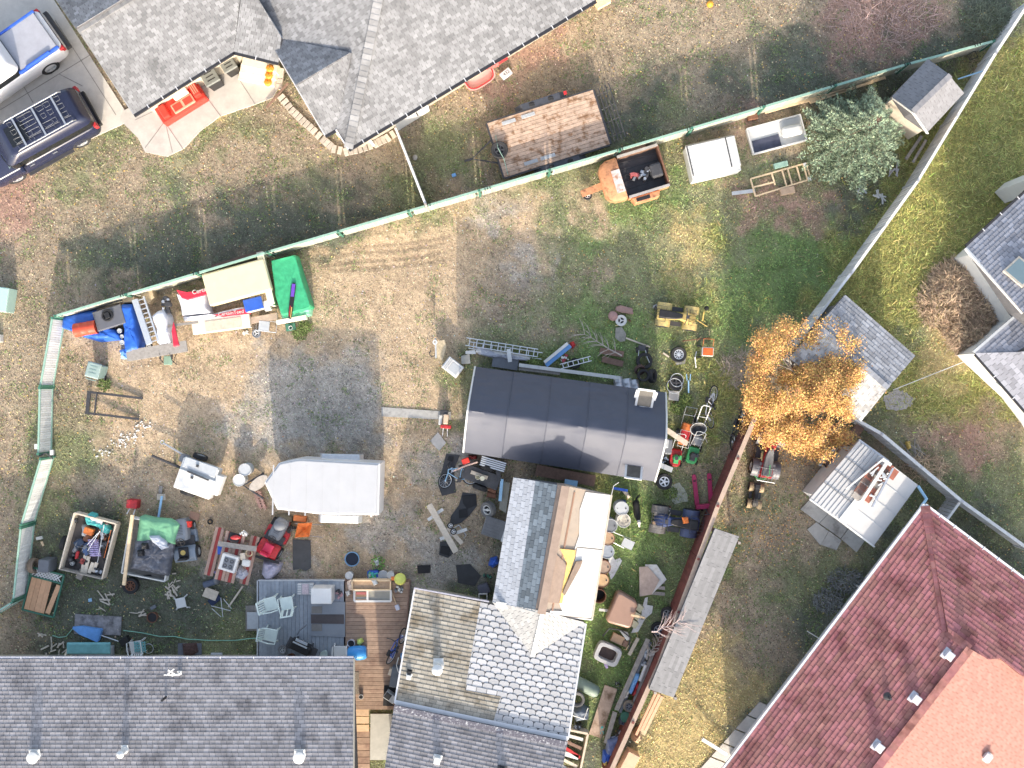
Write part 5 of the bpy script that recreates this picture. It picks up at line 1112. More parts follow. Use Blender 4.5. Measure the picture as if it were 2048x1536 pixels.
def junktrailer():
 t = T('open_trailer', 'open wooden sided trailer heaped with tools and scrap', 'trailer', 180, 1090, ang(148, 1030, 118, 1145)); c = [(149, 1026), (232, 1048), (204, 1158), (119, 1138)]
 w = [P(x, y, .8) for x, y in c]; dn = Vector((0, 0, -.22))
 for a, b, m in ((w[0], w[1], WOODP), (w[1], w[2], WOODP), (w[3], w[0], WOODP), (w[2], w[3], WOODG)): plkbar('side_board', t, m, a+dn*.9, b+dn*.9, .055 if m is WOODP else .04, .45, local=False)
 G().prism([tuple(p[:2]) for p in w], .36, .42).part('floor', mat('dirty_floor', (.10, .09, .085), .9, .3), t, world=True)
 for y in (.8, -.8): vwheel(t, .1, y*1.12, .3, .18, GALV, 5, side=1 if y > 0 else -1)
 return t
junktrailer()
g = heap([(157, 1036), (168, 1028), (180, 1032), (182, 1046), (196, 1050), (207, 1055), (210, 1064), (203, 1073), (196, 1070), (190, 1062), (172, 1055), (160, 1052)], .35, .42, seed=3, wr=.09, fr=5, edge=.12, zm=.8); g.one('tarp', TEAL, 'teal cloth bunched at the head of the open junk trailer', 'cloth', smooth=60)
sheet([(181, 1034), (206, 1040), (203, 1050), (180, 1046)], .72, .06, 'white_board', WHITE, 'white panel lying on the teal cloth in the junk trailer', 'panel')
crate('orange_tub', 'bright orange plastic tub lying in the junk trailer', 181, 1061, -20, (.36, .26, .25), ORANGE, 'tub', z=.6); crate('blue_bag', 'navy blue case lying in the left of the junk trailer', 161, 1085, 30, (.4, .28, .2), mat('navy', (.03, .05, .09), .6), 'case', z=.45, bev=.05)
g = heap([(154, 1052), (166, 1054), (170, 1068), (162, 1078), (153, 1076)], .3, .42, seed=5, wr=.06, zm=.6); g.one('cloth', LGREY, 'pale grey rag in the junk trailer left of the orange tub', 'cloth', smooth=60)
g = heap([(142, 1082), (150, 1080), (146, 1108), (136, 1112), (133, 1108)], .24, .42, seed=6, wr=.03, zm=.6); g.one('tool_bag', GREYP, 'long dark grey bag along the left side of the junk trailer', 'bag', smooth=60)
crate('red_canister', 'narrow red canister lying in the junk trailer', 156, 1109, 75, (.34, .12, .14), RED, 'canister', z=.5, bev=.05); crate('rust_cover', 'rust red sheet metal cover under the orange tub', 178, 1076, -20, (.36, .3, .12), RUST, 'cover', z=.48)
wheel('small_wheel', 'small pale rimmed wheel at the tail of the junk trailer', 145, 1126, .3, .1, WHITE_D, 5, z=.5)
for i, (a, b) in enumerate((((165, 1100), (196, 1066)), ((170, 1110), (200, 1062)), ((195, 1125), (208, 1050)), ((208, 1116), (222, 1060)), ((190, 1094), (203, 1056)))):
 rod(P(*a, .62), P(*b, .86), .014, 'tool_pole', (ALU, ALU, WHITE, ORANGE, RUST)[i], ('thin pale pole slanting across the junk trailer', 'second pale pole under the slanting one in the junk trailer', 'white pole along the right half of the junk trailer', 'orange handled pole along the right side of the junk trailer', 'rusty rod in the middle of the junk trailer')[i], 'pole')
t = T('purple_hose', 'ribbed purple plastic duct coiled in the junk trailer', 'hose', 190, 1095, 0, .5)
for x in (-.12, .08):
 g = G(); [g.torus((x+.01*k, .3-.075*k, .1), .1, .025, 12, 5, R=RX(pi/2-.3)) for k in range(9)]; g.part('duct', mat('lilac_plastic', (.42, .36, .58), .5, .1), t)
for i, (x, l_, z) in enumerate(((163, .8, .58), (170, .75, .6), (178, .5, .62), (186, .5, .6))):
 o = plank((x, 1150+i*-2), (x+8, 1150-l_/S), 6.5, z, .05, 'plank', WOODP, ('pale plank lying leftmost at the tail of the junk trailer', 'second pale plank from the left at the junk trailer tail', 'third pale plank at the junk trailer tail', 'rightmost pale plank at the junk trailer tail')[i], 'plank')
plank((157, 1158), (165, 1140), 12, .5, .05, 'plank', WOODG, 'short grey board hanging out of the junk trailer tail', 'plank')
scrap('tool_heap', 'tangle of small metal tools along the right of the junk trailer', 'tools', 214, 1085, .3, DARKM, 10, z=.42, h=.3, mt2=GALV); scrap('tool_heap', 'oily black machine parts in the lower left of the junk trailer', 'scrap', 147, 1112, .26, BLACK, 9, z=.42, h=.25, mt2=DARKM); scrap('tool_heap', 'tools and fittings in the lower right corner of the junk trailer', 'tools', 197, 1140, .25, GALV, 8, z=.42, h=.22, mt2=DARKM); scrap('tool_heap', 'red and white fittings in the upper right corner of the junk trailer', 'tools', 213, 1050, .2, REDB, 6, z=.45, h=.25, mt2=WHITE)
scrap('tool_heap', 'grey bars and blue cases heaped in the centre of the junk trailer', 'scrap', 178, 1096, .42, GREYP, 12, z=.42, h=.3, mt2=mat('dull_blue', (.06, .1, .2), .6, .2)); scrap('tool_heap', 'red and dark fittings between the purple duct and red canister in the junk trailer', 'scrap', 170, 1120, .3, mat('dull_red2', (.3, .06, .05), .6, .3), 8, z=.42, h=.25, mt2=BLACK); scrap('tool_heap', 'pale handles and cans right of the teal cloth in the junk trailer', 'tools', 208, 1068, .28, LGREY, 9, z=.42, h=.3, mt2=RUST)
scrap('tool_heap', 'dark scrap in the upper left corner of the junk trailer', 'scrap', 152, 1040, .18, DARKM, 6, z=.42, h=.3, mt2=GREYP)
def greentrailer():
 t = T('tarp_trailer', 'trailer covered with a pale green tarp and grey plastic', 'trailer', 297, 1100, ang(345, 1050, 250, 1050)); c = [(262, 1036), (350, 1052), (329, 1163), (243, 1146)]
 w = [P(x, y, .75) for x, y in c]
 for a, b in ((w[0], w[1]), (w[1], w[2]), (w[2], w[3]), (w[3], w[0])): plkbar('side_board', t, WHITE_D, a-Vector((0, 0, .2)), b-Vector((0, 0, .2)), .05, .42, local=False)
 G().prism([tuple(p[:2]) for p in w], .36, .42).part('floor', WOODG, t, world=True)
 for y in (1.0, -1.0): vwheel(t, 0, y, .3, .18, GALV, 5, side=1 if y > 0 else -1)
 g = heap([(265, 1038), (275, 1034), (300, 1040), (330, 1042), (348, 1054), (338, 1095), (300, 1092), (258, 1090)], .26, .68, seed=11, wr=.05, edge=.3, zm=.85); g.part('green_cover', GRNL, t, world=True, smooth=60)
 g = heap([(256, 1086), (268, 1076), (298, 1074), (338, 1088), (326, 1160), (246, 1144)], .30, .62, seed=13, wr=.17, fr=2.6, edge=.3, zm=.85); g.part('grey_cover', TARPG, t, world=True, smooth=60)
 g = heap([(284, 1076), (306, 1074), (322, 1086), (326, 1102), (312, 1108), (290, 1090)], .34, .72, seed=15, wr=.06, fr=4, edge=.15, zm=.95); g.part('silver_sheet', mat('silver_plastic', (.40, .43, .50), .35, .2, 4., bump=.3), t, world=True, smooth=60)
 for x, y in ((268, 1112), (276, 1098)):
  g = heap([(x-7, y-6), (x+7, y-7), (x+8, y+6), (x-6, y+7)], .3, .8, seed=x, wr=.06, fr=6, edge=.08, zm=.9); g.part('bag', BLACK, t, world=True, smooth=60)
greentrailer()
plank((265, 1030), (248, 1170), 6, 1.0, .1, 'timber', WOODN, 'long yellow timber beam lying over the green tarp trailer', 'beam', z1=.95)
wheel('car_wheel', 'rusty red rimmed wheel lying below the green tarp trailer', 262, 1171, .66, .22, RUST, 8)
plank((324, 992), (316, 1042), 4, .3, .07, 'pole', SKYB, 'pale blue pole leading to boards above the green tarp trailer', 'pole'); plank((322, 972), (320, 996), 7, .06, .05, 'plank', WOODG, 'narrow grey board above the pale blue pole', 'plank'); sheet([(314, 988), (330, 988), (331, 1000), (314, 1000)], .12, .05, 'wood_block', WOODP, 'small pale wood plate at the head of the blue pole', 'board')
t = crate('generator', 'red boxy generator with two grips above the green tarp trailer', 271, 1006, -5, (.42, .34, .4), RED, 'generator', RED); G().bar((-.1, -.2, .3), (-.2, -.42, .3), .04, .04).bar((.12, -.2, .3), (.06, -.42, .3), .04, .04).part('grip', WHITE, t)
rmower('ride_on_mower', 'grey and black ride on mower with red seat cover beside the tarp trailer', 375, 1082, 97, mat('hood_grey', (.22, .235, .26), .5, .1), mat('mower_grey', (.20, .24, .29), .5, .1), BLACK, 1.0, hub=YEL)
crate('red_fuel_can', 'red fuel can on the bonnet end of the grey ride on mower', 373, 1047, -5, (.46, .22, .2), REDB, 'fuel can', z=.45); sheet([(381, 1022), (400, 1028), (396, 1042), (378, 1036)], .4, .05, 'brown_box', BROWN, 'brown box lid in front of the grey ride on mower', 'lid')
tyre('small black tyre lying on the gravel right of the grey mower', 421, 1043, .22, .1)
# picnic table with a stove
t = T('picnic_table', 'red and cream striped picnic table loaded with clutter', 'table', 470, 1108, ang(452, 1160, 478, 1055))
for y in (-.33, -.2, -.07, .07, .2, .33): plk('table_board', t, mat('table_red', (.30, .045, .04), .7, .2) if abs(y) > .1 and abs(y) < .3 else mat('cream_wood', (.40, .27, .215), .8, .2), (0, y, .74), (1.95, .12, .04))
for y in (-.72, .72):
 for k, m in ((-.12, MATS['cream_wood']), (0, MATS['table_red']), (.12, MATS['cream_wood'])): plk('bench_board', t, m, (0, y+k, .45), (1.95, .115, .04))
for x in (-.7, .7): plk('trestle', t, WOODB, (x, 0, .42), (.08, 1.5, .06)); plk('trestle', t, WOODB, (x, 0, .35), (.08, .1, .7))
t = T('stove', 'white kitchen cooktop with four burners on the picnic table', 'stove', 461, 1124, -17, .78)
G().box((0, 0, .16), (.66, .64, .32)).part('body', WHITE, t, bev=.02); G().box((.02, 0, .33), (.44, .46, .02)).part('hob', GREYP, t, bev=.01)
for x in (-.1, .12):
 for y in (-.11, .11): G().torus((x, y, .35), .06, .014, 16, 5).part('burner', DARKM, t)
plank((436, 1087), (513, 1098), 10, .86, .05, 'plank', WOODG, 'grey weathered plank lying across the picnic table', 'plank')
crate('black_crate', 'black tray holding a red and white bottle on the picnic table', 469, 1074, -15, (.42, .34, .12), BLACK, 'tray', z=.76); g = G().sph(P(471, 1075, .94), (.2, .09, .07)); g.one('red_bottle', RED, 'red and white bottle lying in the black tray', 'bottle', smooth=60)
scrap('white_pipework', 'white bottles and pipe bends at the far end of the picnic table', 'bottles', 489, 1068, .2, WHITE, 7, z=.76, h=.2, kinds='ct'); g = heap([(428, 1094), (446, 1094), (446, 1114), (428, 1113)], .12, .47, seed=4, zm=.5); g.one('blue_cloth', BLUE, 'blue cloth lying over the left picnic bench', 'cloth', smooth=60)
g = G(); [g.torus(P(498, 1106, .8+.02*k), .14-.015*k, .012, 18, 5) for k in range(3)]; g.one('hose_coil', mat('beige_hose', (.55, .46, .30), .6), 'coil of beige hose on the right of the picnic table', 'hose', smooth=60)
crate('white_tub', 'small white tub on the right side of the picnic table', 494, 1125, -10, (.32, .26, .22), WHITE_D, 'tub', z=.78, bev=.05); crate('cardboard', 'small brown cardboard box beside the stove on the picnic table', 487, 1112, 10, (.2, .26, .16), WOODP, 'box', z=.78)
g = heap([(458, 1140), (478, 1132), (495, 1140), (498, 1150), (486, 1164), (470, 1160), (455, 1154)], .5, .1, seed=21, wr=.12, fr=5, edge=.2, zm=.5); g.one('plastic_sheet', mat('pale_plastic', (.48, .48, .53), .35, .15, 5.), 'crumpled pale plastic sheet at the lower end of the picnic table', 'sheet', smooth=60)
g = heap([(448, 1140), (456, 1138), (460, 1148), (450, 1150)], .2, .4, seed=22, zm=.5); g.one('yellow_bag', mat('pale_yellow', (.65, .66, .30), .5), 'pale yellow bag under the stove end of the picnic table', 'bag', smooth=60)
g = G(); [g.sph(P(422+k*6, 1146+R.uniform(-3, 3), .1), (.09, .05, .05), 8, 5) for k in range(7)]; g.one('lilac_flowers', mat('lilac', (.50, .40, .68), .6), 'lilac garland lying at the lower left of the picnic table', 'garland')
rmower('ride_on_mower', 'red ride on mower with a bright pink red seat by the cargo trailer', 552, 1076, 62, GREYP, RED, mat('pink_red_seat', (.62, .04, .09), .5), .98)
G().bar(P(511, 1112, .5), P(558, 1126, .5), .09, .08).one('black_bar', BLACK, 'black plastic bar lying behind the seat of the red mower', 'bar')
g = G().sph(P(560, 1052, .75), (.26, .2, .16)); g.one('mower_bonnet_bag', GREYP, 'grey bonnet cover on the front of the red ride on mower', 'cover', smooth=60)
g = heap([(550, 1030), (570, 1028), (584, 1036), (582, 1046), (566, 1042), (552, 1038)], .4, .0, seed=2, wr=.03, zm=.4); g.one('seat_cushion', mat('olive_brown', (.13, .12, .09), .8), 'olive brown cushion in front of the red ride on mower', 'cushion', smooth=60)
g = heap([(524, 1122), (548, 1122), (562, 1130), (556, 1146), (540, 1162), (530, 1164), (520, 1150)], .45, .0, seed=8, wr=.12, fr=4, edge=.25, zm=.4); g.one('grey_cloth', mat('lavender_cloth', (.40, .38, .46), .8, .15), 'crumpled lavender grey cloth at the deck corner behind the red mower', 'cloth', smooth=60)
t = T('wheelbarrow', 'orange tub wheelbarrow beside the red ride on mower', 'wheelbarrow', 613, 1056, -5)
G().lathe([(.3, .25), (.42, .55), (.46, .6), (.43, .6), (.38, .52), (.001, .3)], 4, R=RZ(pi/4), sx=1.0, sy=.75).part('tray', ORANGE, t, bev=.02); G().tube([(-.4, .2, .4), (.75, .25, .45)], .02, 6).tube([(-.4, -.2, .4), (.75, -.25, .45)], .02, 6).part('handle', WOODG, t); vwheel(t, -.5, 0, .18, .08, GALV, 5)
crate('orange_toolbox', 'small orange box standing between red mower and cargo trailer', 602, 1036, -8, (.5, .22, .3), mat('dull_orange', (.5, .16, .05), .6, .2), 'box'); sheet([(585, 1079), (621, 1081), (622, 1136), (612, 1142), (600, 1138), (586, 1140)], .01, .03, 'rubber_mat', mat('dark_mat', (.085, .085, .085), .9, .15, 4., c2=(.02, .02, .02), t2=.72, s2=3), 'dark grey rubber mat lying above the grey deck', 'mat', ex=True)
# ------------------------------------------------------------------ lower left yard
t = T('lattice_gate', 'green framed gate leaf with lattice top and orange plywood leaning at the left', 'gate', 88, 1184, -14, .25)
W_, L_ = 1.28, 1.72
for a, b in (((-W_/2, -L_/2), (W_/2, -L_/2)), ((W_/2, -L_/2), (W_/2, L_/2)), ((W_/2, L_/2), (-W_/2, L_/2)), ((-W_/2, L_/2), (-W_/2, -L_/2)), ((-W_/2, L_/2-.34), (W_/2, L_/2-.34))): plkbar('frame_bar', t, GRND, (*a, .06), (*b, .06), .06, .08)
for i, (x, w_) in enumerate(((-.52, .2), (-.31, .2), (-.1, .2), (.1, .19))): plk('panel_board', t, PLYO, (x+.03, -.17, .05), (w_, 1.3, .03))
plkbar('panel_board', t, PLYO, (.36, -.78, .055), (.53, .42, .055), .18, .03)
g = G()
for i in range(-3, 10):
 for sg in (1, -1):
  x0 = -W_/2+i*.13; a, b = Vector((x0, L_/2-.32, .06+.01*sg)), Vector((x0+.3*1, L_/2-.02, .06+.01*sg))
  if sg < 0: a.x, b.x = b.x, a.x
  if min(a.x, b.x) > -W_/2-.02 and max(a.x, b.x) < W_/2+.02: g.bar(a, b, .05, .012)
g.part('lattice', WHITE, t, kind='stuff')
o = tyre('brown dusty tyre standing against the left fence by the lattice gate', 62, 1131, .62, .24, z=.31, tilt=(0, 80), m=mat('dusty_rubber', (.22, .17, .13), .9, .2))
t = crate('storage_bin', 'narrow dark grey bin with lid beside the dusty tyre', 104, 1126, -4, (.42, .5, .75), GREYP, 'bin', mat('lid_grey', (.12, .13, .15), .5))
o = plank((83, 1083), (87, 1092), 4, .1, .04, 'mallet', WOODN, 'wooden mallet lying in the grass by the left fence', 'mallet'); g = G().box(P(79, 1076, .1), (.24, .12, .1), rz=.2); g.one('mallet_head', WHITE_D, 'white block at the head of the wooden mallet', 'block')
LOGM = mat('split_wood', (.58, .52, .44), .9, .2, 9.)
sticks('pieces of pale split firewood strewn below the tarp trailer', 340, 1182, 12, 12, LOGM, ln=.28); sticks('pale sticks lying in the grass below the junk trailer', 212, 1195, 12, 5, LOGM, ln=.5, group='sticks below the junk trailer', cat='stick'); sticks('firewood pieces heaped against the bungalow eave', 110, 1302, 24, 16, LOGM, ln=.32, group='firewood by the bungalow'); sticks('short white sticks beside the fire pit', 283, 1228, 6, 4, LOGM, ln=.3, group='sticks by the fire pit', cat='stick'); sticks('white wood scraps lying left of the stone slab', 82, 1274, 5, 4, LOGM, ln=.3, group='scraps by the slab', cat='stick'); sticks('small pale wood scraps around the tarp trailer corner', 350, 1160, 18, 7, LOGM, ln=.2, group='wood scraps near the trailer', cat='wood scrap', wd=.05); sticks('thin twigs scattered on the grass of the lower left', 250, 1215, 60, 8, LOGM, ln=.3, group='twigs in the lower left', cat='twig', wd=.03, cc=1.5)
t = T('white_chair', 'upturned white plastic chair lying by the fire pit', 'chair', 364, 1204, 12); G().box((0, 0, .16), (.4, .4, .04)).part('seat', WHITE, t, bev=.02)
for x, y in ((.2, .2), (.2, -.22), (-.2, .2), (-.2, -.2)): G().bar((x, y, .16), (x*1.35, y*1.25, .02), .05, .05).part('leg', WHITE, t)
bucket('fire_pit', 'round rusty fire pot standing on the scorched grass', 309, 1232, .2, .3, RUST, BLACK, cat='fire pit'); crate('burnt_block', 'grey block lying beside the rusty fire pot', 308, 1214, 30, (.24, .14, .12), GREYP, 'block')
t = T('folding_chair', 'folded navy camping chair with pale crossed legs lying on the grass', 'chair', 437, 1206, -50); G().box((-.2, 0, .1), (.3, .5, .06)).part('seat', mat('navy_cloth', (.02, .03, .07), .8), t, bev=.02)
for a, b in (((-.1, -.25), (.55, .2)), ((-.1, .25), (.55, -.2)), ((0, -.3), (.5, -.25)), ((0, .3), (.5, .28))): G().tube([(*a, .12), (*b, .08)], .016, 6).part('leg', ALU, t)
sheet([(412, 1174), (438, 1184), (430, 1202), (404, 1192)], .1, .05, 'plywood_piece', WOODP, 'small piece of pale plywood beside the folded camping chair', 'plywood')
plank((457, 1214), (486, 1172), 3.5, .05, .04, 'stick', WOODP, 'long thin pole lying left of the grey deck', 'stick'); o = G().cyl(P(408, 1170, .16), P(432, 1162, .16), .13, n=14).one('log', mat('blue_grey_log', (.10, .12, .17), .7), 'dark blue grey cylinder lying below the picnic table', 'cylinder'); g = G().sph(P(434, 1158, .3), (.12, .22, .28)); g.one('dark_bag', GREYP, 'dark grey bag at the end of the blue grey cylinder', 'bag', smooth=60)
sheet([(150, 1228), (243, 1234), (241, 1271), (148, 1268)], .02, .06, 'stone_slab', mat('mottled_slab', (.27, .26, .27), .85, .35, 5., c2=(.13, .125, .13), t2=.55, s2=3.), 'mottled grey slab with a blue parasol lying on it', 'slab', ex=True)
t = T('parasol', 'closed blue parasol with silver pole lying on the grey slab', 'parasol', 190, 1265, -16, .1)
secs = [[(x, r_*math.cos(k*pi/4)*(1 if k % 2 else .75), .16+r_*.5*math.sin(k*pi/4)*(1 if k % 2 else .75)) for k in range(8)] for x, r_ in ((-.85, .06), (-.5, .24), (-.1, .30), (.25, .36), (.3, .3))]
G().loft(secs).part('canopy', mat('parasol_blue', (.13, .32, .68), .6, .15, 4.), t, smooth=30); G().cyl((.25, 0, .12), (1.25, -.05, .12), .025, n=8).part('pole', ALU, t)
hp = [(105, 1271), (118, 1275), (132, 1273), (145, 1258)]; hq = [(247, 1261), (280, 1265), (320, 1273), (350, 1273), (372, 1278), (420, 1281), (470, 1281), (500, 1277), (545, 1276)]
o = G().tube([P(x, y, .04) for x, y in hp], .018, 6).one('garden_hose', mat('hose_green', (.25, .50, .38), .6), 'short end of pale green hose left of the blue parasol', 'hose'); G().tube([P(x, y, .05 if x < 500 else .5) for x, y in hq], .018, 6).one('garden_hose', MATS['hose_green'], 'long pale green hose running from the slab to the grey deck', 'hose')
t = T('storage_box', 'teal lidded storage chest tucked under the bungalow eave', 'chest', 192, 1300, 0); G().box((0, -.05, .25), (1.5, .5, .5)).part('body', LGREY, t, bev=.02); G().box((-.08, .2, .55), (1.75, .5, .1), tx=.96, ty=.8).part('lid', TEALP, t, bev=.04)
garden_chair('teal checked lawn chair with white frame near the bungalow', 280, 1290, 100, WHITE, name='lawn_chair'); g = G()
for i in range(5): g.box(P(270+i*5, 1294, .46), (.05, .44, .012), rz=.1)
for i in range(4): g.box(P(280, 1286+i*5, .475), (.44, .05, .012), rz=.1)
g.one('chair_webbing', TEALP, 'teal woven webbing on the seat of the white lawn chair', 'webbing'); g = G(); [g.torus(P(297, 1297, .25+.03*k), .19, .012, 18, 5) for k in range(3)]; g.one('hose_coil', LGREY, 'coil of pale hose hanging on the teal lawn chair', 'hose')
crate('black_bucket', 'small black stove like box at the end of the parasol pole', 253, 1280, 30, (.36, .3, .3), BLACK, 'box'); g = G().sph(P(260, 1300, .1), (.18, .15, .12)); g.one('boulder', mat('stone_grey', (.2, .19, .19), .9, .2), 'small grey boulder beside the teal lawn chair', 'boulder', smooth=60)
sheet([(356, 1287), (403, 1287), (403, 1316), (355, 1316)], .02, .05, 'metal_plate', mat('blue_grey_plate', (.13, .14, .17), .5, .2), 'dark plate heaped with brown leaves by the bungalow eave', 'plate', ex=True); g = heap([(364, 1288), (392, 1286), (396, 1304), (382, 1314), (366, 1310)], .12, .07, seed=4, wr=.04, fr=9); g.one('leaf_pile', mat('dead_leaves', (.085, .05, .045), .95, .4, 16.), 'pile of dead brown leaves on the dark plate', 'leaf pile')
crate('wire_basket', 'flat pale wire rack standing by the bungalow eave', 434, 1310, 0, (.46, .2, .1), LGREY, 'rack'); g = G().cyl(P(60, 1299, .05), P(66, 1299, .06), .06);
plank((98, 1314), (132, 1314), 7, .25, .1, 'pallet_board', WOODG, 'grey boards stacked under the bungalow eave at the left', 'boards'); sheet([(176, 1198), (183, 1196), (184, 1203), (177, 1204)], .02, .02, 'paper_scrap', SKYB, 'small pale blue scrap lying on the grass', 'scrap')
for i, (a, b) in enumerate((((136, 1296), (128, 1318)), ((146, 1300), (140, 1320)), ((151, 1300), (152, 1320)))): plank(a, b, 4, .3, .03, 'leaning_board', WOODP, ('first board leaning left of the teal chest', 'second board leaning beside the teal chest', 'third board leaning nearest the teal chest')[i], 'board', z1=.7)
# ------------------------------------------------------------------ pile along the long fence, upper left
def hp(pts, h, mt, name, label, cat, z0=0., seed=1, wr=.05, fr=3., edge=.2, zm=None, stretch=(1, 1), group=None):
 return heap(pts, h, z0, seed=seed, wr=wr, fr=fr, edge=edge, zm=zm, stretch=stretch).one(name, mt, label, cat, group, smooth=60)
hp([(124, 634), (160, 622), (192, 618), (196, 640), (206, 652), (240, 660), (262, 690), (250, 684), (232, 680), (196, 684), (168, 676), (140, 662), (122, 656)], .6, BLUET, 'blue_tarp', 'bright blue tarp spread over the left end of the pile', 'tarp', seed=2, wr=.08, fr=3.5, edge=.25)
hp([(245, 606), (268, 606), (276, 640), (284, 682), (284, 704), (256, 712), (250, 690), (246, 650)], .8, BLUET, 'blue_tarp', 'tall blue tarp bundle between grey box and ladder', 'tarp', seed=3, wr=.05, fr=4, edge=.22, stretch=(1, 2.2))
t = crate('grey_box', 'flat dark grey plastic box lying on the blue tarp', 222, 636, 17, (1.16, .78, .22), mat('box_grey', (.115, .12, .14), .5, .1), 'box', z=.62, bev=.03)
t = T('tool_caddy', 'round black plastic part lying on the dark grey box', 'part', 216, 631, 20, .84); G().torus((0, 0, .06), .19, .05, 16, 6).part('ring', BLACK, t); G().box((0, 0, .06), (.2, .26, .12)).part('hub', BLACK, t, bev=.02)
drum('red_drum', 'red metal drum lying on the blue tarp', 150, 661, .27, .86, mat('red_drum_paint', (.50, .07, .035), .5, .12), MATS['red_drum_paint'], z=.75, tilt=(0, 90), rot=10)
for i, (x, y) in enumerate(((243, 662), (248, 673), (248, 685))): bucket('glass_jar', ('upper of three small jars on the blue tarp', 'middle of three small jars on the blue tarp', 'lowest of three small jars on the blue tarp')[i], x, y, .09 if i != 1 else .07, .2, GREYP, LGREY, z=.6, cat='jar', lid=LGREY, n=14)
hp([(238, 700), (250, 696), (256, 706), (254, 718), (242, 718)], .35, LBLUE, 'plastic_bag', 'pale blue bag at the foot of the blue tarp bundle', 'bag', seed=6, edge=.15)
t = T('loading_ramp', 'aluminium ramp with open rungs standing by the blue tarp bundle', 'ramp', 290, 642, ang(276, 600, 305, 688), .72)
G().box((0, -.11, 0), (1.86, .24, .12)).part('side_channel', ALU, t, bev=.01); G().box((0, .26, 0), (1.86, .06, .12)).part('side_channel', ALU, t)
for i in range(10): plk('rung', t, ALU, (-.85+i*.19, .13, 0), (.035, .28, .05))
wheel('hand_truck_wheel', 'small white rimmed wheel under the aluminium ramp', 298, 693, .3, .09, WHITE, 5, z=.3)
for i, (x, y) in enumerate(((266, 600), (303, 588))):
 G().prism(W2([(x-14, y-4), (x+10, y-8), (x+14, y+8), (x+2, y+22), (x-10, y+16)] if i else [(x-12, y-3), (x+12, y-6), (x+12, y+6), (x-12, y+8)]), .0, .55).one('log', mat('bark_wood', (.44, .34, .22), .9, .25, 8.), ('short pale timber end behind the blue tarp bundle', 'thick brown log end between ramp and white bags')[i], 'log', bev=.03)
BAGW = mat('bag_white', (.68, .69, .74), .45, .08, 3., bump=.2, bs=10.); BAGR = mat('bag_red', (.55, .03, .06), .45, .12, 6.)
def bag(pts, label, h, z0, stripe, txt, tp, ta, seed, ts=.22):
 t = T('insulation_bag', label, 'bag', sum(p[0] for p in pts)/len(pts), sum(p[1] for p in pts)/len(pts)); heap(pts, h, z0, seed=seed, wr=.05, fr=4, edge=.18, zm=z0+h).part('wrapper', BAGW, t, world=True, smooth=60)
 if stripe:
  pz = z0+h+.05; heap(stripe, .05, pz-.06, seed=seed+1, wr=.02, fr=5, edge=.05, zm=pz).part('red_band', BAGR, t, world=True, smooth=60)
  if txt: text(txt, ts, t, PM[t].inverted() @ TR(P(*tp, pz+.05)) @ RZ(math.radians(ta)), WHITE)
 return t
bag([(300, 628), (312, 618), (326, 616), (334, 632), (344, 690), (320, 696), (312, 690), (306, 650)], 'white and red wrapped insulation bag standing beside the ramp', .75, 0, [(334, 640), (340, 662), (346, 690), (334, 692), (330, 660)], 'Certa', (337, 676), -76, 3, .2)
bag([(348, 586), (380, 584), (412, 574), (416, 610), (420, 626), (360, 632), (356, 610)], 'large white bag with wavy red band beside the cream mattress', .55, 0, [(343, 577), (360, 583), (372, 580), (390, 580), (412, 572), (414, 584), (390, 592), (366, 598), (354, 594)], 'Certa', (398, 582), 15, 5, .24)
bag([(362, 634), (400, 630), (440, 622), (492, 612), (498, 626), (440, 636), (364, 642)], 'long flat white and red bag below the cream mattress', .35, 0, [(420, 629), (470, 618), (496, 614), (497, 626), (440, 633)], 'CertainTeed', (462, 626), 8, 7, .2)
t = T('outboard_motor', 'dark grey machine motor wedged between the white bags', 'motor', 342, 612); g = G(TR(0, 0, .45)); g.box((-.05, .1, 0), (.3, .26, .3)); g.cyl((.0, .25, 0), (.0, .25, .3), .1, n=12); g.cyl((.1, .02, 0), (.1, .02, .28), .11, n=12); g.box((.06, -.2, .05), (.14, .3, .16), rz=.3); g.part('housing', DARKM, t, bev=.02); g = G(TR(0, 0, .55)); g.tube([(-.1, -.1, .1), (-.12, -.4, 0), (.0, -.55, 0)], .05, 6); g.cyl((-.06, .12, .1), (-.06, .12, .24), .06, n=10); g.cyl((.12, .2, .1), (.12, .2, .2), .05, n=10); g.part('fitting', GALV, t)
t = crate('mattress_box', 'big cream mattress wrapped in plastic lying on the pile', 478, 566, ang(420, 585, 540, 553), (2.5, 1.28, .38), mat('cream_wrap', (.66, .57, .38), .45, .06, 3., bump=.2, bs=6.), 'mattress', z=.72, bev=.06)
G().box((0, 0, -.3), (2.3, 1.1, .6)).part('support', WOODB, t)
t = T('white_panel', 'tall white panel standing between mattress and green tarp', 'panel', 540, 562, ang(528, 512, 552, 618), .0); G().box((0, 0, .5), (2.1, .12, 1.0)).box((0, .06, 1.0), (2.1, .26, .06)).part('panel', mat('cream_panel', (.72, .67, .52), .6, .08), t)
for k in range(3): plank((425, 566-k*12-6), (525, 530-k*9-6), 12, .5, .1, 'pallet_board', WOODB, ('brown board behind the cream mattress', 'middle brown board behind the cream mattress', 'brown board nearest the fence behind the mattress')[k], 'board')
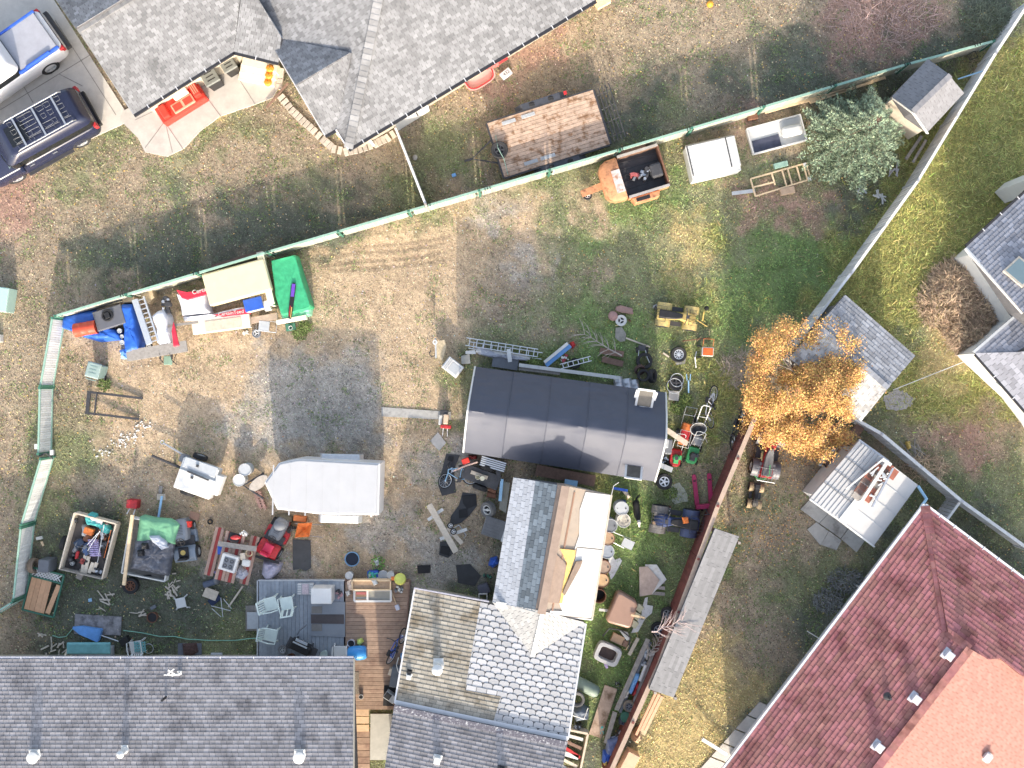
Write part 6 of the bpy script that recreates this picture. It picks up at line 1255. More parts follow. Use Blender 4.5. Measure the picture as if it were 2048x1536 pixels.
t = T('tarped_stack', 'stack of boards wrapped in a bright green tarp', 'tarp', 580, 575); heap([(541, 519), (590, 507), (622, 612), (618, 618), (562, 632), (548, 590)], .8, 0, seed=9, wr=.035, fr=2.5, edge=.06, zm=.8, stretch=(2.2, .8)).part('cover', GRNT, t, world=True, smooth=60); heap([(556, 622), (600, 612), (622, 614), (620, 630), (584, 640), (560, 638)], .42, 0, seed=10, wr=.08, fr=4, edge=.12, zm=.5).part('cover_skirt', mat('pale_green_wrap', (.25, .58, .38), .4, .15, 5.), t, world=True, smooth=60)
plank((554, 645), (614, 634), 8, .35, .3, 'timber', mat('white_timber', (.72, .66, .55), .7, .1), 'pale timber beam showing under the green tarp', 'beam')
t = T('ski', 'long purple and black ski with yellow stripe lying on the green tarp', 'ski', 584, 602, ang(587, 568, 579, 636), .84); G().prism([(-.72, -.04), (-.6, -.09), (.5, -.08), (.7, -.05), (.7, .05), (.5, .08), (-.6, .09), (-.72, .04)], 0, .05).part('ski_body', BLACK, t); G().box((-.42, 0, .056), (.5, .13, .012)).part('purple_tip', mat('purple', (.14, .06, .42), .4), t); G().box((.45, .03, .056), (.42, .03, .012)).part('yellow_stripe', YEL, t); G().box((.4, -.03, .056), (.42, .03, .012)).part('red_stripe', RED, t)
crate('cooler', 'blue and white cooler box beside the white panel', 512, 610, 14, (.74, .5, .42), WHITE, 'cooler', BLUE, z=.3, bev=.04); crate('red_white_box', 'small white box with red squares right of the cooler', 537, 612, 14, (.24, .4, .3), WHITE, 'box', z=.35);
t = T('wood_panel', 'cream panel with raised middle lying below the white bags', 'panel', 445, 648, ang(385, 655, 500, 640), .1); G().box((0, 0, .12), (2.3, .58, .24)).part('board', mat('cream_board', (.74, .66, .54), .7, .08), t); G().box((.1, -.04, .25), (1.45, .4, .03)).part('inset', WOODP, t);
plank((498, 642), (556, 632), 13, .2, .05, 'brown_board', mat('cardboard_brown', (.40, .31, .24), .85), 'brown cardboard strip below the cooler', 'board'); plank((330, 653), (396, 644), 5, .6, .06, 'grey_beam', WOODG, 'narrow grey bar resting between bag and panel', 'bar')
t = T('hand_truck', 'wire framed hand cart lying below the cooler', 'hand cart', 528, 652, -5, .15); G().tube([(-.3, -.2, 0), (.5, -.22, 0), (.5, .2, 0), (-.3, .22, 0)], .018, 5, True).tube([(.1, -.2, 0), (.1, .2, 0)], .014, 5).part('frame', ALU, t); G().box((.02, 0, .06), (.42, .38, .05)).part('basket', LGREY, t)
wheel('cart_wheel', 'white rimmed grey wheel at the foot of the pile below the cooler', 513, 667, .36, .12, WHITE, 3, tyrem=GREYP); scrap('white_fitting', 'white metal fitting left of the grey cart wheel', 'fitting', 492, 666, .18, WHITE, 5, h=.12); t = crate('green_box', 'dark green tray with a white cup below the green tarp', 582, 654, 10, (.4, .3, .1), GRND, 'tray'); bucket('white_cup', 'white cup in the dark green tray', 582, 656, .08, .1, WHITE, z=.08, cat='cup', n=12)
plank((254, 712), (374, 692), 22, .7, .08, 'plank', WOODG, 'wide grey plank with cut corner lying in front of the blue tarp bundle', 'plank')
t = T('camp_chair', 'green camping chair with dark arms standing at the wide grey plank', 'chair', 342, 716, -90); G().box((.1, 0, .36), (.36, .34, .04)).part('seat', mat('sage_cloth', (.23, .34, .26), .8), t, bev=.02); g = G()
for y in (-.22, .22): g.tube([(-.2, y, .7), (.1, y, .58), (.26, y, 0)], .016, 5); g.tube([(-.2, y, 0), (.2, y, .4), (-.15, y*.9, .8)], .014, 5)
g.part('frame', DARKM, t); G().box((-.1, .23, .6), (.3, .07, .03)).box((-.1, -.23, .6), (.3, .07, .03)).part('armrest', BLACK, t)
wbin('sage green wheelie bin standing alone on the dirt', 204, 742, 75, mat('bin_sage', (.20, .29, .27), .6), mat('bin_sage_lid', (.27, .35, .33), .6), .95)
t = T('fork_frame', 'black steel fork frame lying on the dirt left of centre', 'fork frame', 232, 812, -6)
for a, b, w_ in (((-1.0, .5, .3), (-1.0, -.42, .3), .14), ((-.95, .46, .28), (1.05, .42, .06), .09), ((-.95, -.38, .28), (1.0, -.42, .06), .09), ((-.62, .5, .5), (-.62, -.42, .5), .05)): G().bar(a, b, w_, .08).part('steel_bar', DARKM, t)
g = G()
for k in range(110):
 x, y = R.choice(((222, 900), (236, 890), (250, 878), (262, 872), (290, 852), (205, 908)))
 x += R.gauss(0, 10); y += R.gauss(0, 6); r_ = R.choice((.015, .02, .03, .04, .055)); c = P(x, y); g.prism([(c.x+r_*R.uniform(.5, 1.3)*math.cos(a), c.y+r_*R.uniform(.4, 1)*math.sin(a)) for a in (0, 1, 2, 3.2, 4.2, 5.3)], .0, .03+.02*R.random())
o = g.one('plaster_debris', mat('plaster', (.72, .70, .66), .9, .1), 'white plaster crumbs scattered on the dirt', None, kind='stuff')
# ------------------------------------------------------------------ middle of the yard
t = T('kitchen_bin', 'white slatted box bin standing on the dirt by the shelter corner', 'bin', 907, 735, -38); G().box((0, 0, .3), (.7, .52, .6), tx=1.05, ty=1.05).part('body', WHITE, t, bev=.03); G().box((.08, 0, .58), (.44, .4, .06)).part('tray', LGREY, t, bev=.03)
for k in range(3): plk('slat', t, WHITE, (-.3+.07*k, 0, .63), (.04, .5, .03))
G().prism(W2([(872, 684), (890, 680), (894, 694), (886, 722), (876, 716)]), .3, .36).one('particle_board', mat('osb', (.46, .38, .26), .9, .3, 12.), 'splintered board standing by the white box bin', 'board'); plank((871, 676), (872, 716), 3, .6, .05, 'stake', LGREY, 'pale stake with round tag beside the splintered board', 'stake'); G().torus(P(870, 684, .7), .07, .03, 14, 5).one('ring', WHITE, 'small white ring on the pale stake', 'ring'); G().tube([P(862, 700, .3), P(858, 708, .3), P(864, 714, .3), P(870, 710, .3)], .02, 5).one('cable', DARKM, 'loop of black cable left of the splintered board', 'cable')
ladder('ladder', 'pale aluminium extension ladder lying above the shelter edge', (932, 683), (1075, 706), 15, ALU, 10, z=.35); ladder('ladder', 'lower section of aluminium ladder under the other one', (938, 690), (1084, 712), 13, ALU, 8, z=.22)
G().cyl(P(952, 701, .22), P(1060, 716, .22), .09, n=10).one('pvc_pipe', WHITE_D, 'pale pipe lying between ladder and shelter', 'pipe'); hp([(950, 694), (966, 695), (976, 704), (1020, 708), (1050, 714), (1060, 722), (1020, 720), (980, 715), (955, 708)], .3, mat('pale_grey_sheet', (.42, .43, .48), .5, .15, 5.), 'rolled_sheet', 'rolled pale grey plastic along the upper shelter wall', 'sheet', seed=4, wr=.06, fr=6)
sheet([(931, 702), (950, 700), (952, 708), (931, 708)], .25, .04, 'white_strip', WHITE_D, 'white strip at the left end of the ladders', 'strip'); sheet([(922, 712), (939, 708), (941, 727), (923, 728)], .02, .05, 'paving_stone', mat('pale_stone', (.55, .52, .45), .9, .15), 'pale square stone near the shelter corner', 'stone', ex=True)
plank((1017, 698), (1020, 724), 8, .45, .03, 'surfboard', WHITE, 'short white pointed board leaning over the ladder', 'board'); plank((985, 722), (1036, 730), 22, .2, .05, 'dark_panel', GREYP, 'dark grey panel lying against the upper shelter wall', 'panel'); plank((1038, 730), (1240, 756), 7, .45, .08, 'eave_board', WHITE_D, 'long white board along the upper edge of the shelter', 'board'); plank((1038, 736), (1120, 746), 8, .4, .05, 'mossy_board', WOODG, 'mossy grey board beside the white shelter board', 'board')
t = T('sled_deck', 'blue and white flat beam standing above the shelter', 'beam', 1114, 708, ang(1092, 727, 1140, 688), .35); G().box((0, -.08, 0), (1.25, .16, .1)).part('blue_side', mat('steel_blue', (.10, .24, .48), .5), t); G().box((0, .06, .02), (1.2, .12, .1)).part('white_side', WHITE_D, t)
scrap('red_compressor', 'dark red engine with white cap above the shelter', 'engine', 1128, 718, .26, mat('dark_red', (.24, .03, .04), .5, .2), 6, h=.45, mt2=WHITE_D, kinds='bc'); hp([(1140, 684), (1148, 682), (1152, 690), (1146, 698), (1140, 694)], .3, RED, 'red_bag', 'small red bag beside the blue and white beam', 'bag', seed=3, edge=.1)
tyre('black tyre lying beneath the aluminium rack above the shelter', 1150, 727, .44, .2); ladder('rack_ladder', 'narrow aluminium rack with loops right of the red engine', (1121, 733), (1182, 717), 9, ALU, 6, z=.45)
for i, (a, b) in enumerate((((1200, 701), (1247, 709)), ((1204, 718), (1246, 728)))): plank(a, b, 12, .1, .12, 'plank', WOODB, ('upper brown timber lying by the dead branch', 'lower brown timber lying by the dead branch')[i], 'timber')
for i, (x, y) in enumerate(((1235, 750), (1253, 753), (1269, 755))): drum('keg', ('left of three steel kegs lying by the shelter', 'middle of three steel kegs by the shelter', 'right steel keg half behind the dark tyres')[i], x, y+4, .19-.02*(i == 2), .56, mat('keg_steel', (.60, .62, .65), .3, .08, metal=.6), GALV, z=.2, tilt=(90, 0), rot=7, cat='keg')
tyre('large tyre lying on the grass below the black hand truck', 1288, 722, .66, .22); tyre('black tyre standing next to the small tyre by the kegs', 1300, 752, .56, .2, z=.3, tilt=(0, 60)); tyre('small tractor tyre on top of the pile by the kegs', 1286, 751, .5, .24, z=.35); tyre('reddish worn tyre leaning among the kegs', 1278, 738, .44, .16, z=.22, tilt=(30, 20), m=mat('worn_tyre', (.08, .05, .045), .9))
t = T('hand_truck', 'black hand truck lying on top of the large tyre', 'hand truck', 1284, 700, 0, .25); G().box((0, .08, 0), (.3, .22, .12)).part('toe_plate', DARKM, t, bev=.02); G().tube([(-.13, 0, .05), (-.16, -.35, .05), (-.12, -.6, .05)], .014, 5).tube([(.13, 0, .05), (.2, -.3, .05), (.32, -.55, .05)], .014, 5).part('handle', ALU, t)
for y in (-.2, .2): G().cyl((y-.04, 0, 0), (y+.04, 0, 0), .11, n=12).part('wheel', RUB, t)
wheel('brake_drum', 'white round hub lying between round stone and brown bricks', 1242, 641, .46, .12, WHITE_D, 3, tyrem=WHITE_D); g = G().sph(P(1226, 632, .1), (.2, .2, .14)); g.one('round_stone', mat('pink_stone', (.36, .22, .20), .9, .15), 'round pinkish stone left of the white hub', 'stone', smooth=60); G().prism(W2([(1231, 614), (1240, 611), (1264, 617), (1266, 629), (1240, 625), (1230, 621)]), .0, .2).one('brown_block', mat('brown_block', (.26, .17, .15), .85, .15), 'rounded brown block above the white hub', 'block', bev=.03); scrap('bracket', 'small rusty bracket right of the white hub', 'bracket', 1259, 642, .1, RUST, 4, h=.1); G().prism(W2([(1231, 656), (1243, 654), (1252, 668), (1250, 682), (1240, 684), (1230, 676)]), .0, .08).one('flat_stone', mat('flat_stone', (.25, .24, .21), .9, .25), 'flat grey stone below the white hub', 'stone')
plank((1252, 676), (1300, 694), 3, .05, .03, 'pole', WOODP, 'long thin stick lying in the grass toward the alloy wheel', 'stick'); plank((1326, 706), (1338, 714), 3, .05, .03, 'stick', WOODP, 'short pale stick end left of the alloy wheel', 'stick')
wheel('alloy_wheel', 'tyre with bright ten spoke alloy rim lying in the grass', 1357, 709, .64, .22, ALU, 10); sheet([(1350, 722), (1372, 716), (1370, 728), (1352, 730)], .01, .03, 'square_stone', CONCG, 'grey paving stone under the alloy wheel', 'stone')
quad('yellow_quad', 'faded yellow quad bike with black seat on the grass', 1351, 634, -8, mat('faded_yellow', (.44, .33, .12), .65, .3, 8.), mat('faded_yellow2', (.54, .42, .17), .65, .3, 7., c2=(.3, .24, .14), t2=.62, s2=5.), .88, rackm=mat('black_rack', (.03, .03, .03)), wm=DARKM)
scrap('quad_gear', 'dark hoses and a white cup behind the yellow quad bike', 'gear', 1310, 612, .22, DARKM, 5, h=.3, mt2=WHITE, kinds='tc'); rod(P(1296, 623, .3), P(1326, 644, .1), .014, 'rod', DARKM, 'thin dark rod beside the rear of the yellow quad bike', 'rod'); t = T('push_pole', 'yellow pole with black funnel end at the front of the yellow quad bike', 'pole', 1408, 634); G().tube([P(1405, 642, .3)-P(1408, 634), P(1408, 624, .4)-P(1408, 634)], .03, 6).tube([(-.4, -.1, .3), (.1, -.4, .2)], .02, 5).part('shaft', YEL, t); G().lathe([(.1, 0), (.04, .12), (.001, .13)], 12, (.03, .32, .4)).part('funnel', BLACK, t)
t = T('hand_cart', 'small cart with red tray standing on the grass right of the alloy wheel', 'cart', 1412, 704, -3); G().box((0, 0, .32), (.46, .36, .2)).part('tray', WHITE_D, t, bev=.03); G().box((0, 0, .40), (.4, .3, .06)).part('red_load', mat('red_orange', (.55, .12, .03), .6, .3), t); G().tube([(-.2, .1, .3), (-.2, .5, .5), (.2, .5, .5), (.2, .1, .3)], .012, 5).part('handle', ORANGE, t)
for y in (-.22, .22): vwheel(t, -.3, y, .1, .05, GALV, 4)
rod(P(1365, 682, .1), P(1420, 675, .2), .018, 'rake', RUST, 'rusty rake handle lying above the red cart', 'rake'); G().tube([P(1393, 703, .3), P(1390, 715, .3), P(1392, 735, .1)], .022, 6).one('crank_handle', GALV, 'bent grey crank handle beside the red cart', 'handle')
wheel('mag_wheel', 'dark wheel with thin rim and tray resting on it', 1352, 766, .62, .2, DARKM, 4); G().torus(P(1354, 760, .3), .26, .015, 24, 5).one('wheel_ring', GALV, 'thin bright ring lying on the dark wheel', 'ring'); G().torus(P(1349, 772, .24), .3, .012, 24, 5).one('wire_loop', ALU, 'loose wire loop below the dark wheel', 'wire'); sheet([(1338, 781), (1359, 783), (1357, 802), (1337, 800)], .02, .08, 'concrete_block', CONCG, 'light grey block by the right shelter wall', 'block')
t = T('spanner', 'pale blue fork ended bar standing in the grass', 'bar', 1377, 766, 90, .1); G().bar((-.4, 0, 0), (.1, 0, 0), .05, .05).bar((.1, -.06, 0), (.36, -.08, 0), .03, .04).bar((.1, .06, 0), (.36, .08, 0), .03, .04).part('bar', SKYB, t)
bike('bicycle', 'white framed bicycle leaning over on the dirt path', 1431, 815, 262, 38, mat('bike_white', (.6, .62, .68), .4)); bike('bicycle', 'dark bicycle leaning against the red fence', 1479, 861, 250, 30, DARKM); bike('bicycle', 'pale blue bicycle lying flat left of the workshop', 918, 972, 188, 74, SKYB, 1.02, .3, z=.12, steer=.5)
t = T('hand_truck', 'cream hand truck with looped handle beside the wheelbarrow', 'hand truck', 1399, 838, 78); G().tube([(-.5, -.16, .1), (.5, -.17, .9), (.56, -.1, .95), (.56, .1, .95), (.5, .17, .9), (-.5, .16, .1)], .024, 6).tube([(.1, -.16, .6), (.1, .16, .6)], .016, 5).part('frame', WHITE_D, t); G().box((-.5, 0, .05), (.2, .36, .03)).part('toe_plate', GALV, t)
t = T('garden_frame', 'thin grey wire frame behind the red tiller', 'frame', 1374, 835, 80); G().tube([(-.4, -.2, .1), (.42, -.22, .7), (.42, .22, .7), (-.4, .2, .1)], .012, 5).tube([(.1, -.2, .45), (.1, .2, .45)], .01, 5).part('wire', GALV, t)
t = T('wheelbarrow', 'dark steel wheelbarrow with oval pale rim', 'wheelbarrow', 1392, 857, 100); G().lathe([(.12, .28), (.3, .52), (.32, .54), (.28, .53), (.1, .32), (.001, .31)], 20, sx=.75, sy=1.).part('tray', DARKM, t, smooth=40); G().torus((0, 0, .54), .32, .018, 24, 6, R=Matrix.Diagonal((.75, 1, 1, 1))).part('tray_rim', WHITE_D, t); vwheel(t, .42, 0, .17, .08, DARKM, 4)
for y in (-.2, .2): G().tube([(.3, y*.4, .2), (-.6, y*1.3, .5)], .018, 5).part('handle', WOODP, t)
t = T('red_tiller', 'orange red motor tiller with wire guard by the right shelter wall', 'tiller', 1367, 868, 75); G().box((.3, 0, .35), (.3, .4, .3)).part('hood', ORANGE, t, bev=.04); G().box((0, 0, .28), (.4, .36, .3)).part('engine', RED, t, bev=.03); G().box((-.3, .02, .3), (.26, .4, .26)).part('housing', ORANGE, t, bev=.04); G().tube([(.15, -.22, .5), (.15, .22, .5), (-.5, .22, .6), (-.5, -.22, .6)], .014, 5, True).part('guard', WHITE_D, t); vwheel(t, 0, -.28, .17, .1, GALV, 4); vwheel(t, 0, .28, .17, .1, GALV, 4)
plank((1328, 856), (1375, 888), 10, .75, .05, 'plank', WOODP, 'cream plank lying across the red tiller', 'plank'); pmower('green and red push mower beside the shelter corner', 1350, 913, 262, RED, GRNM, .95); pmower('green push mower with grey grass bag right of the red one', 1384, 908, 255, GRNM, DARKM, .95, bag=GREYP)
t = T('car_seat', 'grey and black seat lying against the right shelter wall', 'seat', 1334, 892, 85); G().box((0, 0, .3), (.62, .3, .3)).part('cushion', GREYP, t, bev=.06); G().box((.12, .1, .44), (.36, .18, .1)).part('bolster', LGREY, t, bev=.04)
scrap('mower_engine', 'black engine parts left of the green and red mower', 'engine', 1328, 917, .24, DARKM, 7, h=.35, mt2=GALV); plank((1320, 930), (1344, 940), 10, .2, .2, 'grey_trough', LGREY, 'short grey trough by the shelter corner wheel', 'trough')
wheel('corner_wheel', 'wheel with five spoke silver rim at the lower right shelter corner', 1328, 963, .66, .22, ALU, 5); sheet(jag([(1330, 972), (1360, 966), (1374, 985), (1376, 1002), (1350, 1008), (1336, 996)], .8, 5), .012, .006, 'ash_patch', mat('ash', (.36, .37, .30), .95, .3, 6.), 'spill of pale ash on the ground below the corner wheel', None, kind='stuff')
t = T('pallet_jack', 'magenta red pallet jack with two forks on the grass', 'pallet jack', 1405, 984, 95)
for y in (-.29, .29): G().bar((-.52, y*.95, .12), (.66, y*1.05, .1), .17, .08).cyl((.66, y*1.05, .06), (.66, y*1.05, .14), .085, n=14).part('fork', MAG, t); G().box((.48, y*1.04, .145), (.06, .1, .02)).part('fork_slot', BLACK, t)
G().bar((-.55, -.36, .2), (-.55, .36, .2), .18, .3).part('frame', MAG, t, bev=.02); G().tube([(-.62, 0, .3), (-.72, 0, .6), (-.78, 0, .95)], .025, 6).tube([(-.78, -.18, .95), (-.78, .18, .95)], .02, 6).part('handle', DARKM, t); vwheel(t, -.66, -.1, .09, .06, DARKM, 3); vwheel(t, -.66, .1, .09, .06, DARKM, 3)
q_ = quad('blue_quad', 'dark blue quad bike with front fairing removed near the pallet jack', 1346, 1040, 172, mat('navy_plastic', (.04, .06, .15), .4, .1), mat('navy_fender', (.075, .095, .17), .4, .12), 1.02, ffm=mat('bare_bracket', (.20, .185, .17), .5, .3, 12.), wm=DARKM, rackm=DARKM)
hp([(1371, 1040), (1384, 1040), (1386, 1052), (1374, 1054)], .06, ORANGE, 'orange_cap', 'bright orange hat lying on the seat of the dark blue quad bike', 'hat', z0=.85, seed=3, edge=.08, zm=.9); scrap('quad_front', 'bare metal front end parts of the dark blue quad bike', 'machine parts', 1313, 1040, .3, GALV, 9, z=.25, h=.45, mt2=mat('bronze', (.25, .17, .11), .6, .2)); scrap('motor_part', 'small motor beside the handlebar of the dark blue quad bike', 'motor', 1338, 1016, .15, RUST, 4, h=.4, mt2=WHITE_D)
# red quad and small quad beyond the red fence
quad('red_quad', 'red quad bike with grey fenders half under the orange tree', 1531, 905, 80, RED, mat('quad_grey', (.15, .15, .165), .45, .15), 1.05, seatm=mat('seat_grey', (.12, .12, .125), .6), rackm=GALV); quad('small_quad', 'small muddy quad bike with black seat below the red one', 1508, 990, 262, mat('mud_black', (.06, .055, .05), .6, .2), mat('mud_cream', (.36, .27, .16), .7, .25, 6.), .55, wm=DARKM); o = G().tube([P(1540, 930, .92), P(1539, 948, .92), P(1530, 958, .92), P(1516, 958, .92), P(1509, 951, .92)], .014, 5).one('green_strap', GRNM, 'green strap lying on the rear rack of the red quad bike', 'strap')
# ------------------------------------------------------------------ left of the workshop
t = T('red_white_cart', 'small red and white machine standing left of the shelter', 'machine', 892, 850, 85); G().box((.25, .0, .3), (.4, .2, .3)).part('body', mat('peach_cover', (.60, .45, .33), .7), t, bev=.04); G().box((.2, .22, .2), (.4, .14, .2)).part('side_tank', WHITE_D, t, bev=.03); G().box((-.05, -.02, .35), (.14, .42, .12)).part('red_bar', RED, t, bev=.02); G().tube([(-.1, -.08, .2), (-.45, -.1, .1)], .02, 5).tube([(-.1, .08, .2), (-.45, .1, .1)], .02, 5).part('handle', WHITE, t); G().box((.5, .1, .3), (.2, .3, .2)).part('motor', DARKM, t, bev=.02)
BM = mat('wet_patch_mat', (.055, .056, .06), .8, .2, 3.); BM2 = mat('black_liner', (.012, .012, .014), .6, .2)
mats_ = [([(892, 908), (920, 910), (908, 940), (912, 985), (884, 992), (876, 970), (884, 940)], 'dark sheet under the pale blue bicycle'), ([(925, 985), (952, 988), (954, 1012), (940, 1030), (922, 1046), (898, 1052), (902, 1032), (918, 1010)], 'dark sheet between the pale blue bicycle and the sawhorse'), ([(880, 1084), (902, 1080), (908, 1106), (896, 1116), (878, 1110)], 'dark sheet under the end of the white plank'), ([(912, 1130), (940, 1128), (962, 1152), (950, 1172), (916, 1166)], 'faded black sheet above the patched house')]
for p_, l_ in mats_: sheet(p_, .015, .015, 'rubber_sheet', BM, l_, 'sheet', ex=True)
for p_, l_ in (([(898, 912), (907, 914), (905, 924), (894, 920)], 'small black rag on the sheet above the pale blue bicycle'), ([(884, 950), (894, 948), (890, 962), (882, 960)], 'black oily patch of cloth left of the pale blue bicycle'), ([(924, 992), (952, 990), (953, 1010), (934, 1018), (926, 1006)], 'black bin liner right of the bicycle wheels'), ([(918, 1020), (934, 1018), (936, 1034), (918, 1036)], 'round black liner above the sawhorse'), ([(882, 1092), (902, 1094), (898, 1112), (880, 1106)], 'black liner at the lower end of the white plank'), ([(834, 1131), (861, 1130), (860, 1146), (836, 1147)], 'black doormat lying right of the brown deck')): sheet(p_, .036, .03, 'black_liner', BM2, l_, 'mat', ex=True)
plank((858, 1009), (912, 1104), 12, .75, .05, 'plank', WOODP, 'long pale plank lying over two sawhorses', 'plank'); plank((896, 1055), (924, 1087), 8, .72, .05, 'plank', WOODP, 'shorter pale plank right of the long one on the sawhorses', 'plank')
for i, ((a, b), (c_, d_)) in enumerate((((856, 1040), (886, 1018)), ((880, 1078), (934, 1058)))): plank((a, b), (c_, d_), 6, .6, .08, 'sawhorse', WHITE_D, ('upper white sawhorse under the long pale plank', 'lower white sawhorse under the long pale plank')[i], 'sawhorse')
for i, (x, y) in enumerate(((901, 1051), (907, 1063))): wheel('toy_wheel', ('upper of two small white spoked wheels by the sawhorse', 'lower of two small white spoked wheels by the sawhorse')[i], x, y, .26, .07, WHITE, 3, z=.8)
G().tube([P(908, 1056, .5), P(918, 1050, .5), P(922, 1056, .5), P(932, 1070, .5), P(928, 1076, .3)], .022, 6).one('tube_frame', LGREY, 'bent pale tube frame right of the small white wheels', 'frame')
t = T('trike', 'dark motor assembly on a flat trailer left of the workshop', 'trailer', 963, 952, -20); G().box((0, 0, .35), (1.5, .6, .14)).part('bed', mat('dusty_black', (.07, .07, .075), .7, .3), t, bev=.02); G().box((-.1, .05, .46), (.7, .14, .06)).part('wood_strip', WOODP, t); vwheel(t, .1, .42, .3, .18, DARKM, 4); vwheel(t, .1, -.42, .3, .18, DARKM, 4)
t = T('grille_bench', 'grey slatted grille with orange stripes beside the shelter', 'grille', 986, 928, ang(962, 921, 1010, 935), .55); G().box((0, 0, -.2), (1.0, .34, .3)).part('base', DARKM, t)
for k in range(5): plk('slat', t, ALU, (0, -.16+.08*k, 0), (1.0, .05, .04))
crate('red_jerrycan', 'bright red fuel can at the lower left shelter corner', 932, 921, 20, (.3, .22, .32), REDB, 'fuel can', z=.3, bev=.03); hp([(936, 910), (954, 911), (954, 918), (940, 920)], .3, mat('red_black_bag', (.16, .02, .02), .6, .4, 12.), 'red_bag', 'black and red bag under the shelter edge', 'bag', seed=3, edge=.1); G().tube([P(907, 942, .5), P(930, 932, .6), P(955, 924, .6)], .035, 6).one('push_bar', mat('pink_pipe', (.5, .36, .31), .6), 'long pinkish bar leading to the red fuel can', 'bar'); scrap('blue_part', 'pale blue metal part at the end of the pinkish bar', 'part', 906, 940, .16, SKYB, 5, h=.4, mt2=GALV)
for i, (x, y) in enumerate(((956, 954), (965, 956))): bucket('cream_tin', ('left cream tin on the flat trailer', 'right cream tin with lid on the flat trailer')[i], x, y, .09, .16, OFFW, None, z=.45, cat='tin', lid=OFFW if i else None, n=14)
wheel('truck_wheel', 'big grey truck tyre with pale rim leaning by the workshop wall', 977, 1019, .66, .26, WHITE_D, 2, z=.33, tilt=(10, -40), tyrem=mat('grey_tyre', (.16, .155, .15), .9, .15))
G().cyl(P(978, 976, .2), P(992, 982, .2), .12, n=12).one('exhaust', RUST, 'rusty muffler lying above the truck tyre', 'muffler'); G().cyl(P(974, 988, .15), P(992, 992, .15), .12, n=12).one('exhaust', RUST, 'second muffler lying nearer the truck tyre', 'muffler'); plank((1004, 958), (1000, 1002), 6, .5, .1, 'steel_channel', SKYB, 'pale blue steel channel standing between the mufflers and workshop', 'channel'); plank((996, 940), (998, 962), 8, .5, .1, 'black_channel', DARKM, 'black steel channel above the pale blue one', 'channel'); sheet([(1004, 962), (1020, 966), (1012, 1026), (998, 1018)], .3, .04, 'wall_panel', mat('olive_panel', (.28, .27, .23), .8, .15), 'grey olive panel leaning against the workshop wall', 'panel')
t = T('truck_cap', 'dark grey ribbed box lid with white edge by the workshop', 'lid', 989, 1056, -18, .5); G().box((0, 0, 0), (.9, .76, .2)).part('body', mat('cap_grey', (.17, .17, .175), .6), t, bev=.03); G().box((.44, 0, .02), (.1, .82, .2)).part('edge', WHITE, t)
for k in range(6): plk('rib', t, MATS['cap_grey'], (-.1, -.3+.12*k, .11), (.64, .03, .03))
hp([(980, 1118), (994, 1114), (998, 1128), (986, 1138), (976, 1132)], .5, BLUE, 'blue_bag', 'blue bag lying against the workshop wall', 'bag', seed=4); crate('office_chair', 'grey purple chair seat by the workshop wall corner', 968, 1176, 20, (.44, .4, .4), mat('slate_cloth', (.10, .10, .13), .8), 'chair', bev=.06); G().tube([P(958, 1188, .5), P(974, 1188, .5), P(974, 1200, .5), P(958, 1200, .5)], .03, 5, True).one('square_frame', WHITE, 'small white square frame at the roof corner of the patched house', 'frame'); scrap('junk', 'green and dark bits along the left workshop wall', 'junk', 976, 1150, .24, GRND, 7, h=.35, mt2=DARKM)
plank((1072, 940), (1190, 962), 22, .3, .06, 'long_board', WOODB, 'wide brown board lying between shelter and workshop', 'board'); sheet([(1130, 958), (1156, 962), (1154, 974), (1128, 970)], .5, .04, 'blue_lid', SKYB, 'small pale blue lid behind the workshop', 'lid')
# ------------------------------------------------------------------ right of the workshop
bl = [(1239, 1012, LGREY, LGREY, 'grey lidded barrel, topmost along the workshop wall'), (1243, 1036, WHITE_D, mat('barrel_cream', (.50, .46, .38), .7, .3, 6., c2=(.20, .19, .18), t2=.5, s2=5), 'barrel with cream splashed lid standing out from the row'), (1217, 1046, LGREY, GREYP, 'grey barrel close to the wall below the cream lidded one'), (1212, 1071, RUST, mat('barrel_tan', (.36, .24, .15), .7, .2), 'rust tan barrel, upper of the two tan ones'), (1211, 1097, LGREY, mat('barrel_blue', (.25, .28, .33), .5, .2), 'blue grey barrel between two tan ones'), (1204, 1127, RUST, mat('barrel_brown', (.30, .22, .17), .7, .2), 'brown lidded barrel with a white spot by the wall'), (1201, 1153, RUST, mat('barrel_ochre', (.44, .30, .17), .7, .2), 'ochre lidded barrel above the open dark one')]
for x, y, m, tm, l_ in bl: drum('barrel', l_, x, y, .27, .85, m, tm, group='barrels along the workshop wall')
drum('barrel', 'open rusty barrel with dark inside, lowest along the workshop wall', 1195, 1184, .27, .85, RUST, BLACK, group='barrels along the workshop wall', openm=BLACK, bung=False); hp([(1232, 1008), (1244, 1006), (1256, 1024), (1254, 1032), (1244, 1018)], .3, WHITE_D, 'white_sheet', 'curved white plastic strip wrapped round the cream lidded barrel', 'sheet', z0=.5, seed=3, edge=.08, zm=.8); hp([(1244, 1000), (1252, 1002), (1250, 1014), (1242, 1010)], .4, BLUE, 'blue_rag', 'blue rag behind the cream lidded barrel', 'rag', seed=4, edge=.08)
t = T('sawbench', 'small grey table with pale legs on the grass by the barrels', 'table', 1253, 1084, -25); G().box((0, 0, .5), (.46, .34, .05)).part('top', LGREY, t)
for x, y in ((.2, .14), (.2, -.14), (-.2, .14), (-.2, -.14)): G().bar((x, y, .5), (x*1.3, y*1.3, 0), .03, .03).part('leg', ALU, t)
